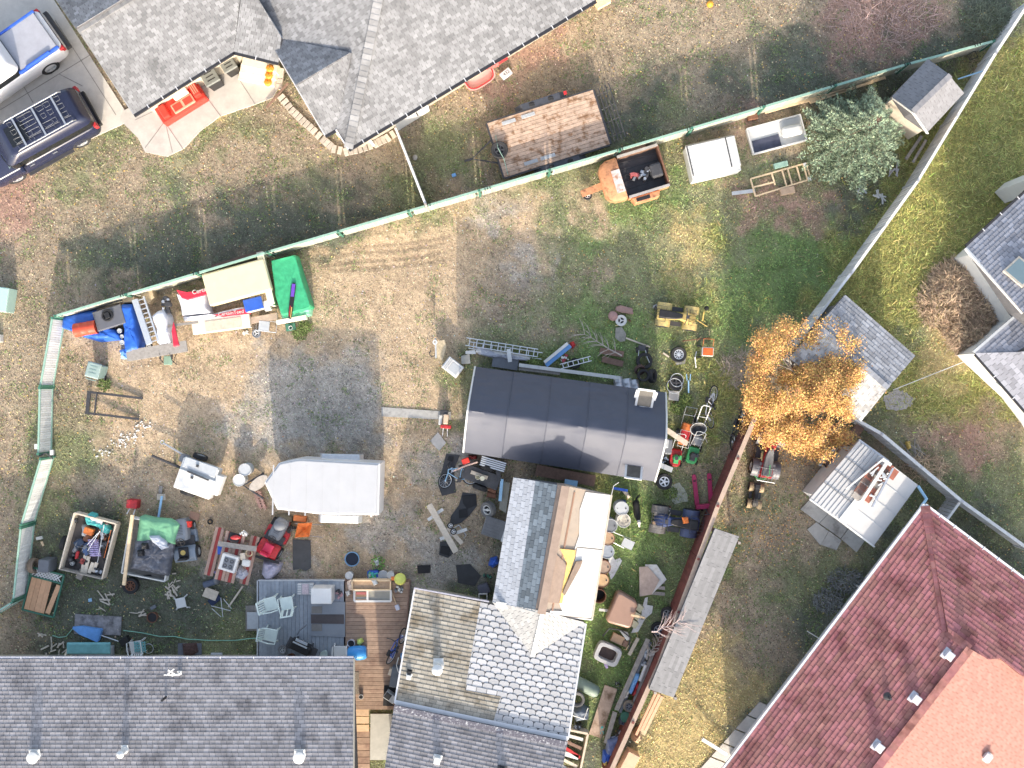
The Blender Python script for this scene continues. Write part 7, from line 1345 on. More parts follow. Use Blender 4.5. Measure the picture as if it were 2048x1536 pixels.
rod(P(1226, 1064, .6), P(1262, 1078, .3), .012, 'rod', GALV, 'thin pale rod from the barrels to the small grey table', 'rod'); rod(P(1221, 1082, .6), P(1248, 1096, .4), .012, 'rod', GALV, 'second thin rod below the first by the small grey table', 'rod')
t = T('blue_scooter', 'blue handled tool with pale bent ends behind the workshop', 'tool', 1240, 978, -8, .5); G().bar((-.3, 0, 0), (.3, -.02, 0), .1, .08).part('body', BLUE, t); G().tube([(-.32, -.3, .1), (-.28, .1, .1), (-.1, .26, .1)], .02, 6).part('handle', WHITE, t); hp([(1242, 980), (1254, 980), (1262, 994), (1256, 998), (1248, 988)], .25, WOODP, 'straw_broom', 'cream bristled broom head by the blue tool', 'broom', seed=3, edge=.08)
def broken(pts, label, z=.02): return sheet(pts, z, .02, 'broken_board', mat('white_board_dirty', (.60, .60, .60), .6, .15, 5.), label, 'broken board', 'broken white boards')
broken([(1218, 1112), (1224, 1110), (1230, 1120), (1240, 1116), (1244, 1122), (1228, 1152), (1222, 1160), (1216, 1140)], 'jagged V shaped white board on the grass by the barrels'); broken([(1290, 1196), (1296, 1194), (1294, 1210), (1306, 1212), (1304, 1226), (1290, 1238), (1282, 1240), (1284, 1218)], 'broken white board on the grass right of the brown seat'); broken([(1280, 1232), (1290, 1238), (1276, 1264), (1262, 1266)], 'white board strip beside the brown seat')
t = T('board_stack', 'brown chipboard sheet lying over white board and pallet on the grass', 'boards', 1304, 1161)
EXCL.append([(1276, 1132), (1336, 1132), (1336, 1198), (1276, 1198)])
for k in range(4): plk('pallet_slat', t, WOODG, P(1306, 1150+k*12, .1), (.95, .13, .04), -.1, local=False)
G().prism(W2([(1291, 1130), (1314, 1130), (1334, 1160), (1304, 1190), (1296, 1186), (1294, 1160)], .3), .16, .2).part('white_sheet', WHITE_D, t, world=True); G().prism(W2([(1279, 1135), (1297, 1134), (1320, 1161), (1304, 1190), (1280, 1194)], .34), .21, .24).part('chipboard', mat('chipboard', (.42, .33, .28), .85, .2, 4.), t, world=True)
t = T('dinghy_seat', 'large rounded brown vinyl bench lying on the grass', 'bench', 1248, 1222, ang(1225, 1190, 1245, 1262)); inv = PM[t].inverted()
pl = [(inv @ P(x, y, .6)).to_2d() for x, y in ((1234, 1183), (1244, 1184), (1274, 1202), (1276, 1212), (1264, 1256), (1256, 1258), (1214, 1246), (1212, 1238))]
G().prism([tuple(p) for p in pl], .1, .62, .97).part('shell', mat('brown_vinyl', (.33, .21, .16), .42, .08, 3.), t, bev=.09, smooth=60)
for k in range(3): plk('pale_stop', t, mat('olive_cream', (.42, .40, .28), .8, .15), inv @ P(1278-k*5, 1215+k*16, .3), (.26, .26, .3), -.9+1.57*0)
plank((1198, 1219), (1222, 1222), 5, .2, .08, 'stake', WHITE_D, 'white stake lying left of the brown vinyl bench', 'stake'); plank((1262, 1230), (1290, 1236), 4, .7, .05, 'wood_strip', WOODN, 'narrow tan strip lying on the brown vinyl bench', 'strip')
t = T('hot_tub_shell', 'grey rounded tub frame with dark inside below the brown bench', 'tub', 1214, 1304, -24);
o = [(.52*math.copysign(abs(math.cos(a))**.45, math.cos(a)), .40*math.copysign(abs(math.sin(a))**.45, math.sin(a))) for a in [2*pi*i/40 for i in range(40)]]
G().loft([[(x*.96, y*.96, .0) for x, y in o], [(x, y, .1) for x, y in o], [(x, y, .34) for x, y in o], [(x*.95, y*.95, .42) for x, y in o], [(x*.70, y*.64, .42) for x, y in o], [(x*.66, y*.6, .36) for x, y in o], [(x*.64, y*.58, .08) for x, y in o]]).part('shell', mat('tub_grey', (.40, .40, .41), .6, .15, 4.), t, smooth=45); G().box((0, 0, .1), (.66, .46, .02)).part('inside', mat('tub_inside', (.10, .065, .055), .6, .3, 6.), t)
t = T('car_bumper', 'bent dark frame with cardboard inside below the brown bench', 'frame', 1232, 1276, -24); G().tube([(-.55, -.1, .2), (-.45, .3, .3), (0, .42, .3), (.45, .3, .3), (.6, -.15, .2)], .03, 6).part('bar', DARKM, t); G().box((.05, .02, .12), (.5, .34, .2)).part('cardboard', mat('cardboard', (.46, .31, .2), .85), t); G().box((.38, -.02, .14), (.22, .24, .16)).part('brown_box', BROWN, t)
G().prism(W2([(1236, 1256), (1254, 1262), (1260, 1276), (1252, 1278)]), .2, .24).one('white_triangle', WHITE_D, 'white triangular board below the brown bench', 'board'); plank((1258, 1310), (1276, 1276), 7, .1, .05, 'plank', WOODP, 'short pale plank lying right of the grey tub', 'plank'); hp([(1207, 1328), (1216, 1326), (1217, 1336), (1212, 1338)], .1, MATS['lilac'], 'lilac_rag', 'pale lilac rag below the grey tub', 'rag', seed=2, edge=.06); rod(P(1262, 1284, .1), P(1252, 1300, .4), .02, 'stick', WOODN, 'thin yellow stick between tub and pale plank', 'stick')
wheel('wheel_by_fence', 'dark wheel leaning on the red fence above the bare branch', 1336, 1228, .6, .22, GREYP, 5, z=.3, tilt=(0, -35)); wheel('wheel_by_fence', 'grey wheel lying under the bare branch by the red fence', 1317, 1259, .62, .22, mat('wheel_grey', (.30, .32, .36), .5), 5)
t = T('junk_rack', 'long grey timber rack of pipes and boards along the red fence', 'rack', 1270, 1400, 0)
for a, b, w_, z, m in (((1296, 1278), (1233, 1420), 9, .5, WOODG), ((1301, 1284), (1240, 1425), 5, .42, GREYP), ((1230, 1424), (1212, 1486), 9, .45, WOODG), ((1308, 1300), (1262, 1420), 7, .55, WOODG)): plkbar('timber', t, m, P(*a, z), P(*b, z), w_*S, .08, local=False)
for i, (a, b, r_, m, l_) in enumerate((((1312, 1322), (1284, 1394), .05, ALU, 'bright pipe next to the red fence on the junk rack'), ((1268, 1410), (1252, 1470), .04, WHITE_D, 'white pipe low on the junk rack near the fence'), ((1292, 1330), (1280, 1362), .07, WHITE, 'short white pipe in the middle of the junk rack'))): rod(P(*a, .62), P(*b, .62), r_, 'pipe', m, l_, 'pipe')
for pts_, h_, m, nm, l_ in (([(1274, 1352), (1282, 1354), (1276, 1376), (1264, 1396), (1258, 1392), (1266, 1370)], .3, LBLUE, 'blue_sheet', 'pale blue plastic on the junk rack'), ([(1278, 1366), (1280, 1372), (1272, 1396), (1266, 1398)], .36, RED, 'red_strip', 'dark red strip beside the blue plastic on the junk rack'), ([(1256, 1388), (1262, 1386), (1258, 1402), (1250, 1404)], .3, WHITE_D, 'white_bag', 'white bag left of the blue plastic on the junk rack'), ([(1246, 1436), (1258, 1440), (1252, 1460), (1240, 1456), (1240, 1446)], .3, mat('black_bags', (.05, .06, .09), .35, .5, 9.), 'black_bag', 'shiny black bags below the green can'), ([(1216, 1486), (1238, 1480), (1232, 1520), (1212, 1520)], .4, mat('blue_grey_tarp', (.16, .2, .36), .5, .2, 4.), 'blue_tarp', 'blue grey tarp at the lower end of the junk rack'), ([(1208, 1510), (1222, 1508), (1226, 1530), (1206, 1532)], .45, BLUE, 'blue_bin', 'blue bag at the bottom edge by the red fence'), ([(1210, 1524), (1216, 1522), (1216, 1536), (1208, 1536)], .5, YEL, 'yellow_bag', 'yellow bag at the bottom edge by the red fence'), ([(1224, 1520), (1232, 1520), (1226, 1538), (1220, 1536)], .4, OFFW, 'cream_box', 'cream sack at the bottom edge by the red fence')): hp(pts_, h_, m, nm, l_, 'sheet' if 'plastic' in l_ or 'tarp' in l_ else 'bag', z0=.3, seed=len(l_), wr=.07, fr=6, edge=.1, zm=.6)
wheel('small_tyre', 'worn tan tyre with grey hub on the junk rack', 1258, 1412, .46, .2, GREYP, 6, z=.6, tyrem=mat('tan_tyre', (.22, .19, .15), .9)); bucket('green_can', 'dark green round can on the junk rack', 1249, 1428, .19, .4, GRND, cat='can', z=.3, lid=GRND)
scrap('rack_junk', 'small pale fittings at the top of the junk rack', 'fittings', 1297, 1304, .3, WHITE_D, 8, z=.3, h=.3, mt2=GALV, kinds='bc'); scrap('rack_junk', 'tangled metal in the middle of the junk rack', 'scrap', 1290, 1330, .3, DARKM, 9, z=.3, h=.3, mt2=GALV); scrap('rack_junk', 'pale tangled tools low on the junk rack', 'tools', 1236, 1470, .3, GALV, 9, z=.3, h=.25, mt2=DARKM)
for i, (a, b) in enumerate((((1312, 1384), (1272, 1470)), ((1318, 1388), (1282, 1462)), ((1324, 1392), (1290, 1462)))): plank(a, b, 5, 1.1, .08, 'stacked_board', mat('orange_board', (.62, .38, .24), .8, .12, rnd=.1), ('inner orange brown board leaning behind the red fence', 'middle orange brown board behind the red fence', 'outer orange brown board behind the red fence')[i], 'board', 'orange boards behind the red fence')
plank((1322, 1390), (1284, 1468), 12, .5, .1, 'pale_panel', WOODN, 'wide pale wood panel standing behind the red fence', 'panel'); hp([(1266, 1468), (1280, 1458), (1286, 1476), (1274, 1486), (1264, 1482)], .8, mat('straw_sack', (.5, .37, .23), .9, .2), 'straw_sack', 'tan sack behind the lower red fence', 'sack', seed=6, edge=.15); t = crate('wood_box', 'pale orange wooden box behind the red fence at the bottom edge', 1254, 1520, 62, (1.0, .5, .6), mat('orange_wood', (.62, .42, .28), .8, .1), 'box')
t = T('gas_tank', 'grey green horizontal tank beside the patched house', 'tank', 1170, 1372, -28, .3); G().lathe([(.001, -.62), (.14, -.6), (.24, -.5), (.25, 0), (.25, .3), (.24, .5), (.14, .6), (.001, .62)], 20, R=RY(pi/2)).part('shell', mat('tank_green', (.20, .26, .22), .55, .12), t, smooth=50)
plank((1222, 1374), (1190, 1472), 26, .06, .05, 'plywood_strip', mat('stained_ply', (.44, .33, .26), .85, .2, 3., c2=(.17, .11, .07), t2=.57, s2=1.6), 'long stained plywood strip lying on the grass', 'plywood'); EXCL.append([(1206, 1368), (1236, 1380), (1204, 1478), (1174, 1466)]); hp([(1200, 1452), (1208, 1446), (1208, 1466), (1198, 1474)], .06, TEAL, 'teal_cloth', 'small teal cloth beside the stained plywood strip', 'cloth', seed=2, edge=.06)
tyre('grey tyre standing against the patched house wall', 1154, 1396, .6, .24, z=.5, m=mat('tyre_grey', (.12, .12, .125), .9)); hp([(1142, 1418), (1164, 1410), (1180, 1420), (1178, 1440), (1150, 1444)], .6, mat('blue_grey_bin', (.14, .17, .22), .6), 'grey_bag', 'blue grey bag below the standing tyre', 'bag', seed=3); G().tube([P(1142, 1430, .7), P(1168, 1438, .7), P(1176, 1416, .7)], .02, 5).one('bent_tube', WHITE, 'bent white tube over the blue grey bag', 'tube'); scrap('wall_junk', 'dark junk against the patched house below the grey bag', 'scrap', 1152, 1448, .28, DARKM, 8, h=.5, mt2=GALV); scrap('stand', 'small grey stand on the grass by the junk rack', 'stand', 1233, 1366, .18, GALV, 6, h=.3, mt2=DARKM, kinds='t')
t = T('timber_skip', 'low timber box full of white scrap wood at the bottom edge', 'box', 1152, 1496, 0); c = [(1136, 1460), (1176, 1468), (1160, 1545), (1120, 1540)]; w_ = [P(x, y, .6) for x, y in c]
for a, b in ((0, 1), (1, 2), (2, 3), (3, 0)): plkbar('side_board', t, WOODP, w_[a]-Vector((0, 0, .25)), w_[b]-Vector((0, 0, .25)), .08, .5, local=False)
sk = (('white scrap strip at the top of the timber box', WHITE_D), ('brown scrap strip in the timber box', WOODB), ('red edged strip across the timber box', RED), ('thick white pipe piece in the timber box', WHITE), ('cream strip low in the timber box', WOODP), ('white strip at the bottom of the timber box', WHITE_D))
for i, (l_, m) in enumerate(sk): y = 1470+i*12; plank((1132-i*2, y), (1166-i*3, y+9+(i % 3)*6), 6 if i != 3 else 9, .5, .06, 'scrap_strip', m, l_, 'scrap wood')
# ------------------------------------------------------------------ on the decks
DCH = mat('mint_white', (.62, .70, .66), .5, .08)
garden_chair('mint white slatted plastic chair, left of the touching pair on the grey deck', 546, 1204, 15, DCH, z=.44); garden_chair('mint white chair turned sideways, right of the touching pair on the grey deck', 578, 1203, 100, DCH, z=.44, slats=3); garden_chair('mint white slatted chair alone near the barbecue', 546, 1265, -12, DCH, z=.44)
t = crate('milk_crate', 'flat white drying rack with slats on the grey deck', 612, 1177, 0, (.62, .46, .1), LGREY, 'rack', z=.44)
for k in range(5):
 for y in (-.3, .3): plk('bar', t, WHITE, (y*.8, -.18+.09*k, .12), (.14, .05, .03))
G().box((0, 0, .11), (.26, .4, .03)).part('label', mat('label_print', (.5, .42, .45), .5, .5, 30.), t)
t = crate('chest_freezer', 'white chest freezer standing on the grey deck', 650, 1184, 0, (.8, .6, .8), WHITE, 'freezer', WHITE, z=.44, bev=.03); scrap('cloth_pile', 'pink and white clutter beside the white freezer', 'clutter', 678, 1187, .22, mat('pinkish', (.5, .3, .32), .7, .4, 20.), 7, z=.44, h=.15, mt2=DARKM, kinds='bc')
sheet([(621, 1204), (690, 1204), (690, 1274), (622, 1272)], .44, .05, 'ramp_sheet', mat('panel_grey_blue', (.26, .28, .31), .7, .08), 'flat grey panel lying on the grey deck', 'panel'); sheet([(622, 1229), (688, 1229), (688, 1248), (622, 1247)], .495, .012, 'runner', mat('runner_brown', (.10, .085, .085), .9, .15), 'dark brown runner across the flat grey panel', 'runner');
for i, y in enumerate((1221, 1256)): sheet([(623, y-8), (644, y-8), (644, y+6), (623, y+6)], .495, .01, 'door_mat', mat('taupe_mat', (.23, .215, .20), .9), ('upper taupe mat on the flat grey panel', 'lower taupe mat on the flat grey panel')[i], 'mat')
t = T('barbecue', 'black gas barbecue with side shelf by the bungalow eave', 'barbecue', 607, 1287, -25, .44); G().box((0, 0, .55), (.85, .42, .5), ty=.8).part('hood', BLACK, t, bev=.06); G().box((.5, 0, .62), (.34, .44, .05)).box((-.44, 0, .62), (.2, .44, .05)).part('shelf', DARKM, t); G().box((-.04, .14, .82), (.6, .05, .04)).box((-.04, .24, .7), (.5, .1, .05)).part('hood_handle', LGREY, t)
for x in (-.3, .35): G().box((x, 0, .16), (.06, .36, .32)).part('leg', DARKM, t)
G().tube([P(594, 1270, .9), P(600, 1260, 1.0), P(613, 1250, 1.2)], .025, 6).one('hose_pipe', GREYP, 'bent grey pipe rising behind the barbecue', 'pipe')
wheel('small_wheel', 'small grey wheel lying beside the barbecue', 565, 1299, .36, .14, LGREY, 5, z=.55, tyrem=mat('grey_rubber', (.2, .2, .21), .8)); bucket('glass_bowl', 'round pale green bucket lid right of the barbecue', 650, 1306, .14, .25, mat('pale_mint', (.45, .55, .52), .5), z=.44, lid=MATS['pale_mint']); bucket('plant_pot', 'brown clay pot at the bungalow gutter', 584, 1313, .16, .2, RUST, z=.44, cat='pot')
garden_chair('white framed chair with green seat print beside the blue barrel', 684, 1300, 90, WHITE, z=.44, slats=4, name='folding_chair')
t = T('blue_barrel', 'bright blue plastic barrel lying on its side on the brown deck', 'barrel', 714, 1306, 4, .72); M = RY(pi/2); G().lathe([(.12, -.36), (.2, -.36), (.26, -.3), (.28, -.1), (.28, .1), (.26, .3), (.2, .38), (.001, .38)], 24, R=M).part('body', mat('barrel_blue_plastic', (.05, .28, .66), .4, .1), t, smooth=50); G().lathe([(.13, -.365), (.13, -.3), (.001, -.3)], 16, R=M).part('opening', BLACK, t); G().tube([(-.36, -.18, .1), (-.44, 0, .2), (-.36, .18, .1)], .015, 5).part('handle', WHITE, t)
bucket('pail', 'pale lilac pail above the blue barrel', 704, 1284, .14, .26, mat('pale_lilac', (.55, .56, .66), .5), BLACK, z=.44, cat='pail'); hp([(714, 1280), (724, 1277), (727, 1284), (720, 1292), (713, 1288)], .2, mat('lime', (.55, .66, .18), .5), 'lime_bucket', 'lime green cloth bucket above the blue barrel', 'bucket', z0=.44, seed=3, edge=.08)
t = T('window_sash', 'white framed window leaning at the back of the brown deck', 'window', 746, 1190, 0, .5)
for a, b in (((-.72, -.22), (.72, -.22)), ((-.72, .22), (.72, .22)), ((-.72, -.22), (-.72, .22)), ((.72, -.22), (.72, .22)), ((-.2, -.22), (-.2, .22))): plkbar('frame_bar', t, WHITE, (*a, .1), (*b, .1), .08, .08)
G().box((.26, 0, .08), (.84, .36, .02)).part('pane', mat('screen_grey', (.28, .28, .25), .5, .1), t); G().box((-.45, .08, .08), (.4, .1, .02)).part('red_print', mat('red_print', (.35, .12, .12), .6, .3, 30.), t); G().box((-.45, -.1, .08), (.4, .1, .02)).part('pane', MATS['screen_grey'], t)
t = T('planter_box', 'long wooden planter box with dry soil at the deck edge', 'planter', 745, 1168, 0, .44)
for a, b in (((-.75, .2), (.75, .2)), ((-.75, -.16), (.75, -.16)), ((-.75, -.16), (-.75, .2)), ((.75, -.16), (.75, .2))): plkbar('side_board', t, WOODN, (*a, .2), (*b, .2), .05, .36)
G().box((0, .02, .3), (1.44, .3, .04)).part('soil', mat('dry_soil', (.34, .24, .16), .95, .3, 9.), t); hp([(742, 1161), (752, 1160), (756, 1168), (748, 1172)], .12, WHITE_D, 'white_rag', 'white rag lying on the planter soil', 'rag', z0=.78, seed=2, edge=.06)
hp([(693, 1164), (702, 1160), (708, 1166), (709, 1180), (698, 1182), (694, 1174)], .35, mat('cream_doll', (.62, .50, .42), .7, .3, 9.), 'soft_toys', 'cream and pink soft toys beside the planter', 'toys', z0=.44, seed=3, wr=.1, fr=8, edge=.12); hp([(690, 1184), (699, 1181), (702, 1188), (694, 1194)], .12, WHITE_D, 'white_cloth', 'white cloth on the brown deck left of the window', 'cloth', z0=.44, seed=5, edge=.06)
t = T('windsock', 'lime and orange windsock lying at the right end of the planter', 'windsock', 800, 1160, -20, .75); G().lathe([(.001, 0), (.16, .05), (.24, .2), (.2, .3), (.001, .34)], 16, R=RX(-.4)).part('lime_end', mat('lime_yellow', (.60, .62, .14), .6), t, smooth=50); G().box((-.2, .02, .1), (.3, .14, .08), R=RZ(.4)).part('orange_tail', ORANGE, t)
scrap('toy_pile', 'dark toys and pots at the right end of the planter', 'toys', 799, 1178, .22, GREYP, 7, z=.44, h=.2, mt2=WHITE_D, kinds='bc'); t = T('broom', 'broom with pale bristle head lying on the brown deck', 'broom', 790, 1200, -70, .5); G().cyl((-.5, 0, .05), (.2, 0, .05), .014, n=6).part('handle', WOODN, t); G().box((.3, 0, .06), (.22, .2, .08), ty=.7).part('head', MATS['pale_lilac'], t, bev=.03)
bucket('planter_tub', 'large round blue tub with dark water on the dirt above the deck', 707, 1115, .28, .4, mat('tub_blue', (.13, .25, .40), .5), mat('dark_water', (.01, .015, .03), .1), cat='tub', n=28); bucket('white_bucket', 'white bucket with lid left of the planter outside the deck', 701, 1148, .15, .35, WHITE, lid=WHITE); bucket('white_bucket', 'white bucket with lid at the right behind the planter', 783, 1147, .14, .35, WHITE, lid=WHITE)
t = crate('recycling_box', 'blue recycling box heaped with bottles behind the planter', 748, 1148, 5, (.44, .36, .36), BLUE, 'box', bev=.03)
for k in range(12): o = G().cyl((0, 0, 0), (.0, .16, .03), .035, n=8); o.M = None; x, y = R.uniform(-.16, .16), R.uniform(-.16, .1); g = G(TR(x, y, .37) @ RZ(R.random()*3)); g.cyl((-.08, 0, 0), (.1, 0, .02), .035, n=8); g.part('bottle', (GRNM, LGREY, TEAL)[k % 3], t)
bucket('glass_jar', 'big clear glass jar right of the recycling box', 768, 1148, .19, .32, mat('clear_jar', (.40, .43, .44), .15, .2), cat='jar', lid=LGREY); leafy('potted_plant', 'leafy green and white plant growing above the recycling box', 'plant', 757, 1124, .3, .45, mat('pot_leaf', (.14, .28, .06), .6, .3, rnd=.6), 90, .05); hp([(746, 1118), (758, 1116), (762, 1128), (752, 1134)], .3, mat('white_bagp', (.5, .52, .53), .4, .4, 12.), 'plastic_bag', 'crumpled white bag left of the leafy plant', 'bag', seed=4, wr=.1, fr=8, edge=.1); crate('green_tray', 'small wooden block at the deck corner right of the white bucket', 794, 1148, 0, (.22, .2, .2), WOODB, 'block')
bike('bicycle', 'blue and black bicycle leaning on the patched house wall at the deck', 800, 1292, 62, -20, BLUE, .95, .3, z=.44); hp([(800, 1310), (812, 1308), (812, 1330), (804, 1332)], .5, LBLUE, 'blue_bag', 'blue bag leaning on the patched house wall', 'bag', z0=.44, seed=4, edge=.12)
crate('dog_kennel', 'slate grey box on the deck against the patched house', 796, 1350, -10, (.5, .8, .4), mat('slate_box', (.12, .14, .17), .7), 'box', z=.44); crate('brown_carton', 'small tan carton leaning on the slate grey box', 787, 1342, -20, (.34, .26, .3), WOODP, 'carton', z=.44); G().tube([P(797, 1315, 1.1), P(793, 1330, 1.1), P(796, 1342, 1.1), P(803, 1352, 1.1)], .022, 6).one('white_tube', WHITE, 'bent white tube over the bags by the patched house', 'tube'); sheet([(768, 1371), (794, 1371), (794, 1412), (766, 1412)], .44, .02, 'black_mat', mat('mat_black', (.03, .03, .033), .9), 'black rubber mat on the lower brown deck', 'mat'); t = crate('metal_bucket', 'square grey bin tipped on the black mat', 782, 1390, -35, (.46, .3, .36), LGREY, 'bin', z=.46); G().box((-.1, 0, .362), (.24, .24, .012)).part('opening', BLACK, t); crate('brown_cushion', 'brown box right of the tipped grey bin', 793, 1402, -30, (.3, .24, .2), BROWN, 'box', z=.46)
sheet([(709, 1344), (718, 1344), (718, 1389), (709, 1389)], .44, .015, 'door_runner', mat('mottled_runner', (.24, .20, .16), .9, .5, 20.), 'narrow mottled doormat by the bungalow wall', 'doormat'); bucket('ashtray', 'small white mug standing on the lower brown deck', 723, 1392, .09, .14, WHITE, BLACK, z=.44, cat='mug', n=14)
# ------------------------------------------------------------------ along the long fence, right
t = T('metal_cabinet', 'white ribbed metal truck box lying on the grass', 'truck box', 1420, 325, ang(1365, 335, 1475, 310)); G().box((0, 0, .35), (1.95, 1.36, .7)).part('body', WHITE_D, t, bev=.02); G().box((0, .1, .74), (1.98, 1.2, .06)).part('lid', WHITE_D, t, bev=.01)
for k in range(9): plk('rib', t, WHITE, (0, -.42+.13*k, .772), (1.9, .118, .02))
for x in (-.93, .62): G().box((x, .1, .785), (.04, 1.2, .045)).part('seam', DARKM, t)
G().box((0, .72, .6), (1.9, .1, .06)).part('back_edge', WOODP, t)
t = T('shower_tray', 'white shallow tray with a rolled white cushion and dark sheet', 'tray', 1551, 271, ang(1493, 285, 1605, 255)); G().box((0, 0, .04), (2.2, 1.06, .06)).part('base', WHITE, t)
for a, b in (((-1.1, -.52), (1.1, -.52)), ((-1.1, .52), (1.1, .52)), ((-1.1, -.52), (-1.1, .52)), ((1.1, -.52), (1.1, .52))): plkbar('rim', t, WHITE, (*a, .12), (*b, .12), .05, .22)
G().box((-.45, -.24, .09), (1.1, .5, .04)).part('dark_sheet', mat('dark_sheet', (.07, .075, .11), .35, .3, 4.), t); crate('cooler', 'white rounded box lying in the shallow tray', 1581, 264, 12, (.82, .42, .36), WHITE, 'box', z=.1, bev=.12)
t = T('climbing_frame', 'light wooden ladder frame with white corners lying on the grass', 'frame', 1560, 357, ang(1505, 360, 1618, 328), .1)
for a, b in (((-1.15, .3), (1.15, .3)), ((-1.15, -.42), (1.15, -.36)), ((-1.15, .3), (-1.15, -.42)), ((1.15, .3), (1.15, -.36)), ((1.03, .3), (1.03, -.36)), ((-.28, .3), (-.28, -.2)), ((.15, .3), (.15, -.38)), ((.38, .3), (.38, -.36)), ((-1.15, -.05), (-.28, -.08)), ((.75, .3), (.75, -.3))): plkbar('timber', t, WOODN, (*a, .05), (*b, .05), .055, .06)
for p in ((1.08, .24), (1.1, -.34)): plk('corner_plate', t, WHITE, (*p, .09), (.12, .16, .02))
crate('green_crate', 'sage green box beside the wooden frame', 1560, 331, 14, (.56, .22, .2), mat('sage_box', (.28, .42, .34), .6), 'box'); crate('tan_box', 'tan crate with orange end below the wooden frame', 1573, 383, 12, (.58, .28, .2), mat('tan_crate', (.45, .32, .22), .8, .2), 'box'); plank((1464, 387), (1510, 381), 7, .1, .06, 'post_piece', LGREY, 'grey and black striped bar left of the wooden frame', 'bar'); crate('rust_stand', 'small rusty stand with red bars by the long fence', 1503, 235, 10, (.4, .26, .25), RUST, 'stand')
for i, (a, b) in enumerate((((1530, 225), (1690, 180)), ((1620, 205), (1770, 155)))): plank(a, b, 5, .12, .1, 'fence_board', WOODN, ('long tan timber lying along the fence above the white tray', 'long tan timber lying along the fence by the blue spruce')[i], 'timber')
for i, (a, b, w_) in enumerate((((1794, 210), (1827, 268), 8), ((1812, 318), (1843, 272), 6), ((1826, 324), (1852, 280), 5))): plank(a, b, w_, .5, .06, 'leaning_plank', WOODG if i != 0 else WOODP, ('pale plank leaning at the wall of the small tan shed', 'grey plank lying between the tan shed and the board fence', 'darker plank nearest the board fence by the tan shed')[i], 'plank', z1=.15)
crate('white_roll', 'white roll lying at the foot of the small tan shed', 1797, 246, -15, (.62, .2, .2), WHITE_D, 'roll', bev=.06); scrap('shed_junk', 'dark scrap pile beside the wall of the small tan shed', 'scrap', 1788, 228, .35, GREYP, 8, h=.4, mt2=WOODG)
sticks('pale rubbish pieces along the board fence below the blue spruce', 1788, 340, 8, 6, mat('rubbish', (.46, .44, .46), .8, .3, 8.), name='rubbish_piece', ln=.35, group='rubbish along the board fence', cat='rubbish'); sticks('white plank offcuts by the board fence below the blue spruce', 1760, 395, 8, 7, WHITE_D, name='offcut', ln=.4, group='offcuts by the board fence', cat='offcut', cc=1.2); sticks('grey wooden offcuts beneath the tip of the blue spruce', 1722, 385, 8, 3, LGREY, name='offcut', ln=.35, group='offcuts under the spruce', cat='offcut'); rod(P(1916, 158, .8), P(1966, 142, 1.4), .03, 'pole', SKYB, 'thin blue grey pole leaning on the board fence behind the tan shed', 'pole'); G().tube([P(1934, 110, .3), P(1950, 102, .3), P(1956, 114, .3), P(1940, 120, .3)], .02, 5, True).one('wire_frame', DARKM, 'square wire frame in the dark fence corner', 'frame')
# ------------------------------------------------------------------ by the grey house
def cap_text(t): pass
t = T('toboggan', 'pink red plastic sled dish leaning out under the house eave', 'sled', 957, 153, 31, .1); o = [(.62*math.copysign(abs(math.cos(a))**.6, math.cos(a)), .44*math.copysign(abs(math.sin(a))**.6, math.sin(a))) for a in [2*pi*i/32 for i in range(32)]]
G().loft([[(x*.9, y*.9, 0) for x, y in o], [(x, y, .12) for x, y in o], [(x*1.05, y*1.07, .13) for x, y in o], [(x*.96, y*.95, .13) for x, y in o], [(x*.86, y*.85, .03) for x, y in o]]).part('dish', mat('pale_red_plastic', (.72, .36, .33), .5, .08), t, smooth=40); G().tube([(x*.93, y*.92, .128) for x, y in o], .028, 6, True).part('rim_line', RED, t)
for i, (x, y, r_) in enumerate(((982, 130, 20), (1000, 120, 35))): t = G(TR(P(x, y, .35)) @ RZ(math.radians(r_)) @ RX(.9)); t.prism([(-.3, -.1), (.3, -.14), (.34, .1), (0, .18), (-.3, .12)], 0, .08).one('red_sled', RED if i else mat('dull_red_plastic', (.62, .1, .09), .5), ('smaller red plastic sled piece leaning under the eave', 'red sled end standing nearest the number block')[i], 'sled', bev=.03)
t = T('number_block', 'grey block with black house numbers lying on the grass', 'block', 1012, 149, 38, 0); G().box((0, 0, .09), (.46, .28, .18)).part('block', mat('block_grey', (.56, .55, .56), .7, .08), t, bev=.02); text('432', .19, t, TR(.02, 0, .182), BLACK)
t = T('side_door', 'white house corner panel with a tap under the eave', 'panel', 823, 234, 32, 0); G().box((0, 0, .75), (1.5, .38, 1.5)).part('panel', WHITE, t); G().cyl((.2, -.2, .9), (.2, -.34, .9), .03, n=8).part('tap', DARKM, t)
plank((736, 276), (748, 292), 5, .4, .06, 'downspout', WHITE, 'short white downspout crossing the brick edging', 'downspout', z1=.1); plank((533, 215), (576, 166), 3.5, .2, .06, 'long_stake', WOODB, 'thin brown stake leaning beside the porch steps', 'stake')
for i, (x, y) in enumerate(((541, 138), (539, 152), (537, 166))):
 t = T('pumpkin', ('upper pumpkin on the porch steps', 'middle pumpkin on the porch steps', 'lowest and roundest pumpkin on the porch steps')[i], 'pumpkin', x, y, 0, (.58, .4, .22)[i]); g = G(); n = 24
 g.lathe([(.001, 0), (.1, .01), (.155, .07), (.15, .14), (.09, .19), (.001, .17)], n); g.v = [(x_*(1+.07*math.cos(8*math.atan2(y_, x_))), y_*(1+.07*math.cos(8*math.atan2(y_, x_))), z_) for x_, y_, z_ in g.v]; g.part('rind', mat('pumpkin_orange', (.70, .26, .03), .5, .1), t, smooth=60); G().tube([(0, 0, .17), (.02, .01, .23)], .022, 6).part('stem', mat('stem_green', (.16, .16, .05), .8), t)
